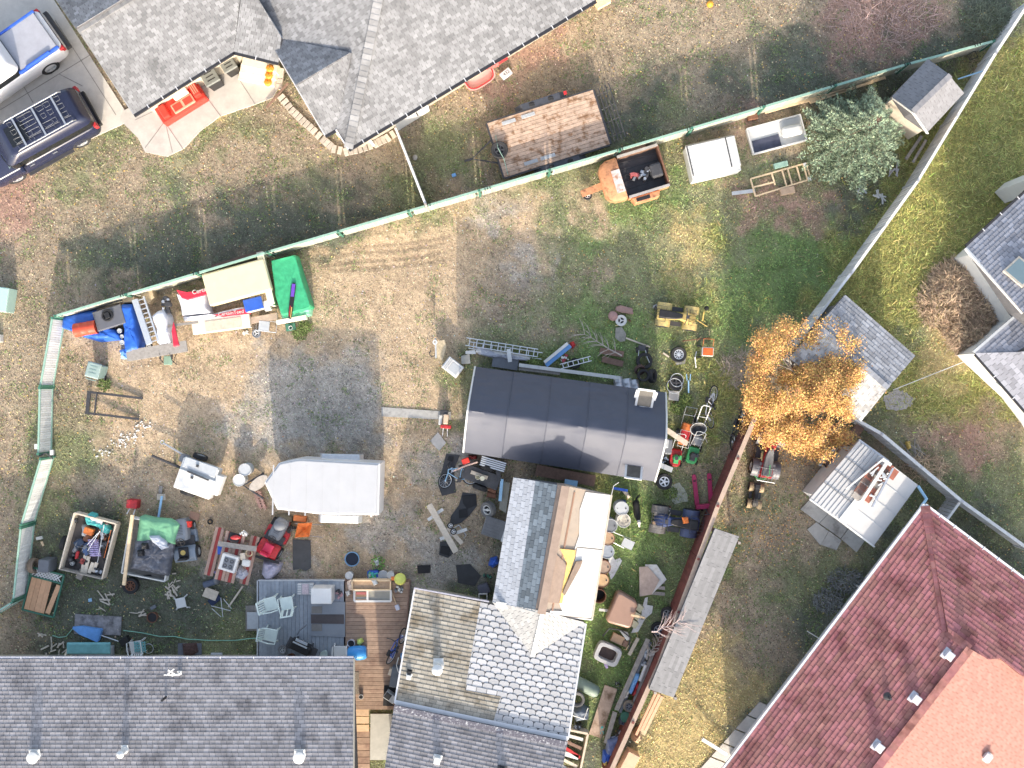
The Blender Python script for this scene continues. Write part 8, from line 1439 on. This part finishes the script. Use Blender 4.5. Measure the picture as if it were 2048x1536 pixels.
wbin('black wheelie bin, left of two under the garage eave', 433, 166, -60, BLACK, mat('bin_lid', (.17, .18, .17), .5, .15), 1.08, group='bins under the garage eave'); wbin('black wheelie bin, right of two under the garage eave', 467, 140, -60, BLACK, MATS['bin_lid'], 1.0, group='bins under the garage eave')
t = T('toy_slide', 'bright red plastic play car and slide heap by the garage wall', 'toys', 366, 209, 32, 0); G().box((0, -.1, .3), (2.0, .75, .5)).part('base', REDB, t, bev=.06); G().box((.78, .05, .55), (.36, .75, .5), tx=.8).part('end_block', REDB, t, bev=.05); G().box((-.7, -.1, .5), (.4, .55, .5), tx=.7).part('end_block', REDB, t, bev=.05); s_ = G().box((.1, -.22, .62), (.95, .4, .1)).part('seat_panel', mat('salmon_plastic', (.72, .28, .2), .5), t, bev=.03)
for x in (-.14, .32): G().box((x, -.22, .675), (.36, .26, .012)).part('panel_recess', REDB, s_)
for k in range(3): plk('groove', t, MATS['salmon_plastic'], (.7+.08*k, .05, .81), (.03, .5, .02))
t = crate('cream_cooler', 'cream plastic box on the red play things by the garage', 362, 188, 32, (.62, .32, .3), OFFW, 'box', z=.6); scrap('toys', 'black and white toys between the red heap and the bins', 'toys', 385, 168, .22, DARKM, 7, h=.5, mt2=WHITE); plank((318, 228), (353, 212), 8, .05, .04, 'flower_board', mat('purple_print', (.38, .28, .36), .7, .4, 25.), 'purple patterned strip lying below the red play things', 'strip')
crate('utility_box', 'pale green square cabinet at the left picture edge', 8, 600, -8, (.98, .96, .7), mat('pale_green_box', (.36, .52, .47), .5, .05), 'cabinet', MATS['pale_green_box']); crate('white_box', 'small white box at the left picture edge below the green cabinet', 0, 677, 0, (.3, .3, .3), WHITE, 'box'); g = G().sph(P(1420, 8, .12), .14); g.one('orange_ball', mat('ball_orange', (.75, .35, .04), .5), 'orange ball lying on the lawn at the top edge', 'ball', smooth=60); G().box(P(1205, 5, .2), (.6, .3, .3), rz=.5).one('tan_box', WOODN, 'tan wooden box at the top edge beside the grey house', 'box'); crate('small_blue_box', 'tiny bright blue box on the shaded grass by the wooden fence', 908, 351, 20, (.17, .13, .12), LBLUE, 'box'); g = G().sph(P(830, 315, .06), (.1, .12, .08)); g.one('pale_stone', mat('pale_stone2', (.45, .42, .38), .9), 'pale stone lying by the wooden fence', 'stone', smooth=60)
for i, (x, y) in enumerate(((73, 893), (104, 905))): g = G().box(P(x, y, .9), (.12, .2, .12)); g.one('gate_latch', WHITE, ('white latch left of the gateway in the left fence', 'white latch right of the gateway in the left fence')[i], 'latch')
g = G(); g.tube([P(78, 912, 1.1), P(92, 906, 1.0), P(106, 918, .9)], .03, 6); g.one('hinge_bar', DARKM, 'dark hinge bar across the gateway in the left fence', 'hinge')
# ------------------------------------------------------------------ beside the metal roof shed
t = T('roof_clutter', 'tilted frame of rust brown panels and white laths on the metal shed roof', 'rack', 1742, 970, 0, 2.4)
q0 = [((1772, 922), (1760, 952)), ((1760, 930), (1738, 968))]
RP = mat('rust_panel', (.30, .11, .075), .8, .25, 6.); GP = mat('stone_panel', (.33, .30, .27), .85, .15)
zz = 2.52
for i, (x, y, m) in enumerate(((1754, 938, RP), (1746, 948, GP), (1735, 958, RP), (1728, 968, GP), (1722, 978, RP), (1716, 988, GP))): plk('panel', t, m, P(x, y, zz), (.42, .34, .06), .95, local=False)
for i, (x, y, m) in enumerate(((1776, 938, RP), (1768, 948, GP), (1762, 958, RP), (1754, 968, GP), (1744, 982, RP), (1738, 994, RP), (1786, 948, RP))): plk('panel', t, m, P(x, y, zz+.03), (.4, .26, .06), .95, local=False)
for a, b, w_, m in (((1773, 926), (1722, 1004), .12, WHITE_D), ((1786, 936), (1744, 1014), .07, GALV), ((1766, 918), (1692, 978), .06, WHITE_D), ((1764, 918), (1782, 930), .12, WHITE)): plkbar('frame_bar', t, m, P(*a, zz+.16), P(*b, zz+.16), w_, .08, local=False)
for k in range(14): x, y = R.choice(((1770, 950), (1748, 992), (1752, 942), (1764, 962))); a = R.random()*3; plkbar('lath', t, WHITE, P(x+R.uniform(-7, 7), y+R.uniform(-9, 9), zz+.14), P(x+R.uniform(-7, 7)+9*math.cos(a), y+R.uniform(-9, 9)+9*math.sin(a), zz+.2), .05, .02, local=False)
for a, b in (((1736, 1000), (1748, 1012)), ((1716, 1000), (1724, 1008))): plkbar('white_bar', t, WHITE, P(*a, zz), P(*b, zz), .14, .06, local=False)
t = T('rusty_bench', 'black framed bench with brown wooden boards beside the metal roof shed', 'bench', 1676, 912, 53)
for k, (x, y) in enumerate(((1662, 932), (1676, 916), (1694, 894), (1712, 866))): G().prism(W2([(x-14, y-2), (x+2, y-20), (x+16, y-8), (x+2, y+10)], .5), .5, .55).part('board', mat('bench_brown', (.26, .16, .12), .8, .25, 5., rnd=.1), t, world=True)
for a, b in (((1646, 926), (1660, 944)), ((1662, 908), (1680, 920)), ((1684, 882), (1704, 896)), ((1662, 945), (1704, 892))): plkbar('frame_bar', t, BLACK, P(*a, .58), P(*b, .58), .05, .05, local=False)
for i, (a, b) in enumerate((((1640, 928), (1670, 896)), ((1650, 918), (1652, 892)), ((1640, 932), (1648, 900)))): plank(a, b, 5, .75, .06, 'white_lath', WHITE, ('longest white bar lying on the brown bench boards', 'upright white bar among the bench clutter', 'white bar at the left end of the bench clutter')[i], 'bar')
crate('pink_box', 'small faded pink box at the end of the brown bench', 1630, 906, 40, (.26, .2, .3), mat('faded_pink', (.42, .26, .27), .8), 'box'); t = T('wire_wheel', 'white round lattice table top under the orange tree', 'table', 1614, 880, 0, .5); G().torus((0, 0, 0), .26, .03, 24, 6).part('rim', WHITE, t); [plk('spoke', t, WHITE, (.13*math.cos(a), .13*math.sin(a), 0), (.26, .05, .03), a) for a in [k*pi/4 for k in range(8)]]; G().cyl((0, 0, -.5), (0, 0, 0), .03, n=8).part('leg', WHITE, t)
hp([(1812, 884), (1820, 882), (1823, 896), (1815, 900)], .2, YEL, 'yellow_bag', 'bright yellow bag behind the white topped fence', 'bag', seed=2, edge=.08); sticks('grey sticks piled behind the white topped fence', 1830, 905, 16, 10, WOODG, ln=1.1, group='branches behind the fence', cat='branch', wd=.04, cc=.4); o = G().prism(W2(jag([(1766, 792), (1790, 778), (1812, 786), (1830, 798), (1820, 812), (1800, 822), (1772, 818)], 1.5)), .0, .035); struct(o.one('gravel_pad', mat('pale_gravel', (.36, .34, .33), .95, .25, 14.), 'pale gravel pad at the corner of the weathered shed', None)); rod(P(1786, 780, .25), P(1952, 714, .25), .016, 'clothes_line', WHITE, 'thin white line from the weathered shed to the slate roof house', 'line'); scrap('meter', 'grey meter boxes at the wall of the red roof house', 'meter', 1712, 1168, .2, LGREY, 5, h=.9, mt2=GALV, kinds='bc'); rod(P(1614, 1262, .5), P(1640, 1278, .5), .02, 'pipe', WHITE, 'short white pipe at the wall of the red roof house', 'pipe')
# ------------------------------------------------------------------ the dog
def dog():
 t = T('dog', 'black dog with white head walking on the grass between barrels and blue quad', 'dog', 1271, 1018, -83)
 secs = []
 for x, w_, z0, z1 in ((-.40, .06, .38, .50), (-.34, .125, .33, .55), (-.2, .13, .33, .56), (0, .125, .28, .57), (.16, .145, .24, .58), (.26, .125, .28, .60), (.34, .09, .40, .66), (.40, .065, .48, .69)):
  c = (z0+z1)/2; h_ = (z1-z0)/2; secs.append([(x, w_*math.cos(a), c+h_*math.sin(a)) for a in [2*pi*k/12 for k in range(12)]])
 g = G().loft(secs)
 for x, y, dx in ((-.3, .075, -.05), (-.3, -.075, .06), (.22, .075, .05), (.22, -.075, -.05)):
  if x < 0: g.tube([(x, y, .42), (x+.06+dx, y, .25), (x-.03+dx, y, .14), (x+dx, y, .02), (x+dx+.05, y, .015)], [.075, .05, .03, .026, .022], 7)
  else: g.tube([(x, y, .38), (x+dx*.4, y, .2), (x+dx, y, .02), (x+dx+.05, y, .015)], [.06, .035, .026, .022], 7)
 g.tube([(-.38, 0, .48), (-.48, .06, .42), (-.56, .16, .36), (-.6, .2, .36)], [.035, .04, .035, .012], 7)
 g.part('body', mat('black_fur', (.014, .013, .013), .75, .4, 12.), t, smooth=80)
 hsec = []
 for x, r_, z in ((.36, .05, .66), (.42, .075, .69), (.48, .078, .69), (.53, .055, .67), (.57, .04, .65), (.63, .034, .635), (.655, .016, .64)): hsec.append([(x, r_*math.cos(a)*.95, z+r_*math.sin(a)) for a in [2*pi*k/12 for k in range(12)]])
 hd = G().loft(hsec).part('head', mat('white_fur', (.66, .62, .55), .8, .15, 15.), t, smooth=80)
 for y in (-1, 1): G().loft([[(.41+dx, y*.055+dy*y, .74), (.45+dx, y*.055+dy*y, .74), (.43+dx, y*.08+dy*y, .72)] for dx, dy in ((0, 0), (.0, .03))]).part('ear', MATS['black_fur'], hd); G().sph((.525, y*.035, .70), .011, 8, 5).part('eye', BLACK, hd)
 G().sph((.655, 0, .648), .016, 8, 5).part('nose', BLACK, hd)
dog()
# ------------------------------------------------------------------ trees and shrubs
def quads(g, c, u, v, k): g.k = k; g.add([c-u-v*.35, c-u*.2+v, c+u, c-u*.2-v], [(0, 1, 2, 3)])
def spruce():
 t = T('blue_spruce', 'pale blue green spruce tree by the long fence', 'tree', 1684, 292); q = random.Random(3); Ht = 4.3
 G().tube([(0, 0, 0), (0, 0, 1.5), (.02, .02, Ht)], [.12, .09, .015], 8).part('trunk', WOODB, t)
 V = []; F = []; K = []; br = G()
 def needle(c, d, l_, w_, k):
  u = d*l_; s = d.cross(Vector((q.gauss(0, .5), q.gauss(0, .5), 1))).normalized()*w_; o = len(V); V.extend((c-s, c+s, c+u)); F.append((o, o+1, o+2)); K.append(k)
 z = .25
 while z < Ht:
  f = 1-z/Ht; n = int(7+7*f); rr = 2.2*f**.85+.14
  for i in range(n):
   a = 2*pi*i/n+q.random()*.8; L_ = rr*q.uniform(.72, 1.12); dz = q.uniform(-.10, .22)+.10; d0 = Vector((math.cos(a), math.sin(a), dz)).normalized(); st = Vector((0, 0, z))
   br.tube([st, st+d0*L_*.9], [.02, .006], 4); m = int(L_/.055)
   tone = q.random()*.35
   for j in range(2, m):
    s_ = j/m; p = st+d0*L_*s_+Vector((0, 0, .10*s_*s_))
    sl = (.42*(1-s_)+.09)*L_*.55
    for sg in (-1, 1):
     if q.random() < .12: continue
     dd = (d0*q.uniform(.5, .9)+Vector((-d0.y, d0.x, 0))*sg+Vector((0, 0, q.uniform(-.1, .25)))).normalized(); mm = max(2, int(sl/.06))
     for b in range(mm):
      c = p+dd*sl*(b+.5)/mm; kk = min(.97, tone+.25*(b/mm)+.35*q.random())
      for _ in range(2):
       needle(c, (dd*.7+Vector((q.gauss(0, .55), q.gauss(0, .55), q.gauss(.35, .35)))).normalized(), q.uniform(.07, .13), .018, kk)
   for _ in range(7): needle(st+d0*L_, (d0+Vector((q.gauss(0, .5), q.gauss(0, .5), q.gauss(.3, .3)))).normalized(), .13, .02, .9)
  z += q.uniform(.15, .24)
 g = G(); g.v = [tuple(p) for p in V]; g.f = F; g.r = K; g.m = [0]*len(F)
 NE = mat('spruce_needle', (.30, .375, .25), .7, .2, 3., rnd=.6, hue=.02); g.part('crown', NE, t); br.part('branch', WOODB, t, kind='stuff')
spruce()
def orange_tree():
 t = T('orange_tree', 'tree with orange autumn leaves leaning over the weathered shed and red fence', 'tree', 1584, 770); q = random.Random(9)
 g = G(); g.tube([(0, 0, 0), (.05, 0, 1.0), (.0, .05, 1.9)], [.14, .11, .08], 8); g.part('trunk', WOODG, t); br = G(); tips = []
 def grow(p, d, l_, r_, dep):
  e = p+d*l_; br.tube([p, p.lerp(e, .5)+Vector((q.gauss(0, .04), q.gauss(0, .04), .03)), e], [r_, r_*.8, r_*.55], 4)
  if dep >= 2: tips.append((e, d)); tips.append((p.lerp(e, .55), d))
  if dep < 4:
   for _ in range(3 if dep < 3 else 2):
    grow(e, (d+Vector((q.gauss(0, .65), q.gauss(0, .65), q.gauss(.05, .3)))).normalized(), l_*q.uniform(.62, .82), r_*.55, dep+1)
 for i in range(13):
  a = 2*pi*i*.618+q.uniform(-.2, .2); grow(Vector((0, 0, 1.2+.09*i)), Vector((math.cos(a)*1.05, math.sin(a), .28 if i % 3 < 2 else 1.1)).normalized(), (.97, .88, .55)[i % 3], .05, 0)
 br.part('branch', mat('branch_grey', (.24, .19, .15), .9), t, kind='stuff'); V = []; F = []; K = []
 for e, d in tips:
  ne = e.y/2.2; dens = 1.0 if ne < .3 else .4
  if q.random() < .24 or noise.noise(e*1.3) < -.28: continue
  tone = q.random()*.5
  for _ in range(int(66*dens)):
   c = e+Vector((q.gauss(0, .13), q.gauss(0, .13), q.gauss(0, .11))); b = q.random()*6.3; s_ = q.uniform(.018, .038); u = Vector((math.cos(b), math.sin(b), q.gauss(0, .5)))*s_; v = Vector((-math.sin(b), math.cos(b), q.gauss(0, .5)))*s_*.7
   o = len(V); V.extend((c-u, c+v, c+u, c-v)); F.append((o, o+1, o+2, o+3)); K.append(min(.98, tone+.5*q.random()))
 g = G(); g.v = [tuple(p) for p in V]; g.f = F; g.r = K; g.m = [0]*len(F); g.part('crown', mat('orange_leaf', (.60, .345, .115), .65, .15, 4., rnd=.5, hue=.03), t)
orange_tree()
def brush(name, label, cat, px, py, rx, ry, h, n, mt, ln=.35, wd=.012, seed=1, up=.5, rot=0.):
 t = T(name, label, cat, px, py, rot); q = random.Random(seed); V = []; F = []; K = []
 for i in range(n):
  a = q.random()*6.3; d = q.random()**.5; p = Vector((rx*d*math.cos(a), ry*d*math.sin(a), h*(1-d*d)*q.uniform(.2, 1)))
  dr = Vector((q.gauss(0, 1)+p.x*.4, q.gauss(0, 1)+p.y*.4, q.gauss(up, .5))).normalized(); l_ = ln*q.uniform(.5, 1.3); s = dr.cross(Vector((0, 0, 1)) if abs(dr.z) < .9 else Vector((1, 0, 0))).normalized()*wd; m = p+dr*l_*.5+Vector((0, 0, .05)); e = p+dr*l_
  o = len(V); V.extend((p-s, p+s, m+s*.8, m-s*.8, e)); F.extend(((o, o+1, o+2, o+3), (o+3, o+2, o+4))); k = q.random(); K.extend((k, k))
 g = G(); g.v = [tuple(p) for p in V]; g.f = F; g.r = K; g.m = [0]*len(F); g.part('twigs', mt, t, kind='stuff'); return t
STRAW = mat('dry_stem', (.50, .375, .26), .9, .2, rnd=.6, hue=.015); TWIG = mat('bare_twig', (.42, .34, .30), .9, .2, rnd=.35)
for i, (x, y, a, b, l_) in enumerate(((1912, 560, 1.0, .8, 'dry brown shrub against the eave of the slate roof house'), (1900, 605, 1.3, 1.2, 'wide dry brown shrub in the corner of the slate roof house'), (1955, 610, 1.2, 1.3, 'dark dry shrub tucked against the slate roof house wall'), (1935, 668, .9, .8, 'lowest dry shrub at the slate roof house corner'))): brush('dry_shrub', l_, 'shrub', x, y, a, b, .8, 2600, STRAW, .35, .013, i+3)
brush('bare_shrub', 'small bare grey shrub on the dirt path left of the orange tree', 'shrub', 1482, 738, .8, .75, .6, 320, TWIG, .5, .006, 5); brush('bare_bush', 'large bare reddish bush at the top right lawn', 'shrub', 1765, 30, 2.2, 1.3, .9, 520, mat('red_twig', (.46, .32, .29), .9, .2, rnd=.4), .6, .007, 6)
brush('flower_bed_plant', 'silvery leafy plant in the dark bed by the red roof house', 'plant', 1690, 1160, .7, .5, .5, 500, mat('silver_leaf', (.22, .23, .23), .8, .2, rnd=.5), .2, .012, 8); brush('flower_bed_plant', 'second silvery plant lower along the red roof house bed', 'plant', 1655, 1200, .6, .5, .4, 420, MATS['silver_leaf'], .2, .012, 9)
brush('weeds', 'green weeds growing by the ladders above the shelter', 'plant', 1068, 722, .35, .3, .35, 260, mat('weed_green', (.17, .23, .07), .8, .2, rnd=.5), .2, .014, 10); brush('tall_grass_tuft', 'tall dry grass tuft behind the white topped fence', 'plant', 1850, 935, .9, .5, .5, 420, STRAW, .4, .01, 11); brush('corner_shrub', 'dark leafless shrub in the top right fence corner', 'shrub', 1975, 50, 1.1, .9, .7, 900, mat('olive_twig', (.17, .19, .13), .9, .2, rnd=.5), .35, .01, 12)
for i, (x, y) in enumerate(((1340, 985), (1372, 800), (1355, 815), (612, 655), (600, 668), (210, 770))): brush('weed_clump', ('green weeds below the ash spill', 'yellow green weeds right of the shelter wall', 'yellow green weeds by the light grey block', 'green weed clump right of the green tarp', 'smaller weed clump below the green tarp', 'weed clump beside the sage green bin')[i], 'plant', x, y, .28, .25, .2, 160, MATS['weed_green'], .14, .014, 20+i)
def branch(name, label, px, py, rot, L_, mt, seed, z=.15, spread=1.):
 t = T(name, label, 'branch', px, py, rot, z); q = random.Random(seed); g = G(); pts = [Vector((L_*(k/6-.5), q.gauss(0, .03), .1+.03*q.random())) for k in range(7)]; g.tube(pts, [.035*(1-k/8) for k in range(7)], 5)
 for p in pts[1:]:
  for sg in (-1, 1):
   for _ in range(2):
    a = q.uniform(.4, 1.0)*sg; l_ = q.uniform(.25, .55)*spread; e = p+Vector((l_*math.cos(a), l_*math.sin(a), q.uniform(0, .2))); g.tube([p, p.lerp(e, .5)+Vector((0, 0, .04)), e], [.014, .01, .005], 4)
    e2 = e+Vector((.15*math.cos(a+.5), .15*math.sin(a+.5), .03)); g.tube([p.lerp(e, .6), e2], [.008, .004], 4)
 g.part('wood', mt, t, kind='stuff')
branch('dead_branch', 'pale dead branch with many twigs lying above the brown timbers', 1206, 690, 150, 1.7, mat('bleached_wood', (.42, .37, .33), .9, .2), 4)
branch('dead_branch', 'bare pinkish branch poking over the red fence by the wheels', 1332, 1252, 20, 1.2, mat('pink_wood', (.50, .40, .38), .9, .1), 6, z=1.7, spread=1.3); branch('dead_branch', 'grey branch lying across the top of the junk rack', 1306, 1296, 60, 1.0, MATS['bleached_wood'], 8, z=.6, spread=.7)
# ------------------------------------------------------------------ grass, straw and leaf litter
def strewn(name, label, n, weights, cols, ln, wd, up, seed, mt, jit=.25, shape='blade', patch=0., thr=0.):
 r = np.random.default_rng(seed); X = r.uniform(-20, 2068, n); Y = r.uniform(-20, 1556, n); wt = gweights(X, Y)
 dens = sum(wt[KEYS.index(k)]*v for k, v in weights.items())
 if patch: dens = dens*np.clip((fbm(X, Y, 22., seed+5, 3)-.5)*patch+1, .05, 2)
 if thr: dens = dens*np.clip((fbm(X, Y, 30., seed+9, 4)-thr)*14, 0, 1)
 keep = r.random(n) < dens
 for p in EXCL: keep &= ~inpoly(X, Y, p)
 X, Y, wt = X[keep], Y[keep], wt[:, keep]; m = len(X); x = (X-1024)*S; y = (768-Y)*S
 col = np.array([cols.get(k, cols['*']) for k in KEYS])
 if isinstance(cols['*'][0], (tuple, list)):
  pal = np.array(cols['*']); C = pal[r.integers(0, len(pal), m)]
 else: C = np.einsum('qm,qc->mc', wt, col)
 C = C*(.55+.9*fbm(X, Y, 7., seed+40, 3))[:, None]*(.75+.5*fbm(X, Y, 30., seed+60, 3))[:, None]
 C = C*(1+jit*r.normal(size=(m, 1)).clip(-1.8, 1.8)); C *= 1+.08*r.normal(size=(m, 3)); C = C.clip(.004, .9)
 lf = sum(wt[i]*ln.get(k, ln['*']) for i, k in enumerate(KEYS)) if isinstance(ln, dict) else np.full(m, ln)
 L_ = lf*r.uniform(.5, 1.4, m); a = r.uniform(0, 2*np.pi, m); tl = r.uniform(*up, m)
 d = np.stack([np.cos(a)*np.cos(tl), np.sin(a)*np.cos(tl), np.sin(tl)], -1)*L_[:, None]; s = np.stack([-np.sin(a), np.cos(a), r.normal(0, .15, m)], -1)*(wd*r.uniform(.6, 1.4, m))[:, None]
 b = np.stack([x, y, r.uniform(-.01, .02, m)], -1)
 if shape == 'blade': V = np.stack([b-s, b+s, b+d], 1); K = 3
 else: b[:, 2] += .015; h = d*.5; V = np.stack([b-h, b+s, b+h, b-s], 1); K = 4
 me = bpy.data.meshes.new(name); V = V.reshape(-1, 3); me.vertices.add(len(V)); me.vertices.foreach_set('co', V.ravel().astype(np.float32)); me.loops.add(len(V)); me.loops.foreach_set('vertex_index', np.arange(len(V), dtype=np.int32)); me.polygons.add(m); me.polygons.foreach_set('loop_start', np.arange(0, m*K, K, dtype=np.int32)); me.polygons.foreach_set('loop_total', np.full(m, K, np.int32)); me.materials.append(mt)
 at = me.color_attributes.new('Col', 'FLOAT_COLOR', 'FACE') if False else me.attributes.new('Col', 'FLOAT_COLOR', 'FACE'); c4 = np.ones((m, 4), np.float32); c4[:, :3] = C; at.data.foreach_set('color', c4.ravel()); me.update(); me.validate()
 o = bpy.data.objects.new(name, me); COL.objects.link(o); o['kind'] = 'stuff'; o['label'] = label
BL = mat('grass_blade', '#888888', .8, 0, vc=True, spec=.15)
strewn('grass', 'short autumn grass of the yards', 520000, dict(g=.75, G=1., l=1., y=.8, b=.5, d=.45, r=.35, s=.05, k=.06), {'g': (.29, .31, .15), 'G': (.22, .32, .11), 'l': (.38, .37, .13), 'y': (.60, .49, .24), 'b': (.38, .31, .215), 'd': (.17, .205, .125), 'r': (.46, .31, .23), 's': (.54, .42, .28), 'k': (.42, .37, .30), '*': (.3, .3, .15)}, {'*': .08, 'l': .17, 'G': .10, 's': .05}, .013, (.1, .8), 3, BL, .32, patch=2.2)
strewn('straw', 'straw and grit strewn on the bare dirt', 150000, dict(s=.9, k=.9, b=.35, r=.4, y=.3, d=.2, g=.15), {'s': (.56, .44, .31), 'k': (.46, .42, .36), 'b': (.36, .29, .21), 'r': (.40, .28, .22), 'd': (.2, .18, .15), '*': (.36, .32, .23)}, {'*': .05}, .011, (0., .25), 4, BL, .35, 'leaf')
strewn('dark_grit', 'dark grit and clods on the bare dirt', 70000, dict(s=.7, k=.8, b=.5, r=.4, d=.4, g=.2), {'s': (.25, .19, .135), 'k': (.17, .155, .14), '*': (.10, .08, .055)}, {'*': .05}, .02, (0., .3), 6, BL, .3, 'leaf')
strewn('fallen_leaves', 'small yellow fallen leaves on the ground', 30000, dict(b=.5, d=.35, g=.3, G=.12, r=.4, y=.25, s=.1, l=.08, k=.05), {'*': [(.62, .46, .17), (.58, .40, .14), (.66, .56, .34), (.42, .24, .10), (.60, .52, .36)]}, .07, .022, (0., .35), 5, BL, .15, 'leaf', patch=2.)
strewn('stones', 'small pale stones on the bare dirt', 16000, dict(s=.5, k=.7, b=.15), {'*': [(.5, .46, .40), (.42, .40, .37), (.58, .52, .44)]}, .055, .03, (0., .3), 33, BL, .15, 'leaf')
for x, y, r_ in ((1560, 850, 60), (1590, 905, 60), (1520, 1060, 70)):
 g = G(); q = random.Random(x)
 for _ in range(260):
  c = P(x+q.gauss(0, r_*.6), y+q.gauss(0, r_*.5), .03); a = q.random()*6.3; s_ = q.uniform(.025, .045); u = Vector((math.cos(a), math.sin(a), q.uniform(-.3, .3)))*s_; v = Vector((-math.sin(a), math.cos(a), 0))*s_*.6; g.k = q.random(); g.add([c-u, c+v, c+u, c-v], [(0, 1, 2, 3)])
 g.one('leaf_litter', MATS['orange_leaf'], 'fallen orange leaves around the orange tree', None, kind='stuff')
strewn('lush_grass', 'long lush grass of the right hand lawn', 60000, dict(l=.9, G=.05), {'*': [(.40, .39, .14), (.31, .35, .11), (.46, .42, .18), (.26, .31, .09)]}, .26, .02, (.15, .7), 8, BL, .25, patch=3.)
strewn('weeds', 'patches of green weeds on the dirt and lawns', 380000, dict(s=.5, k=.6, b=.75, g=.8, d=.8, r=.4, y=.3), {'*': [(.20, .27, .10), (.25, .30, .13), (.14, .21, .08)]}, .085, .014, (.1, .8), 21, BL, .25, thr=.56)
RN = dict(wheel=None, tyre=None, panel='board', lid='cover', seat='chair', frame='bars', front='machinery', cap='cover', top='cover', base='stand', rim='ring', body='shell', cord='cable', head='block', face='board', rear='part', door='board', side='board', handle='bar')
for o in list(bpy.data.objects):
 b = o.name.split('.')[0].split('_')
 if o.parent is None and o.get('category') and len(b) > 1 and b[-1] in RN: o.name = b[-1] if RN[b[-1]] is None else '_'.join(b[:-1]+[RN[b[-1]]])
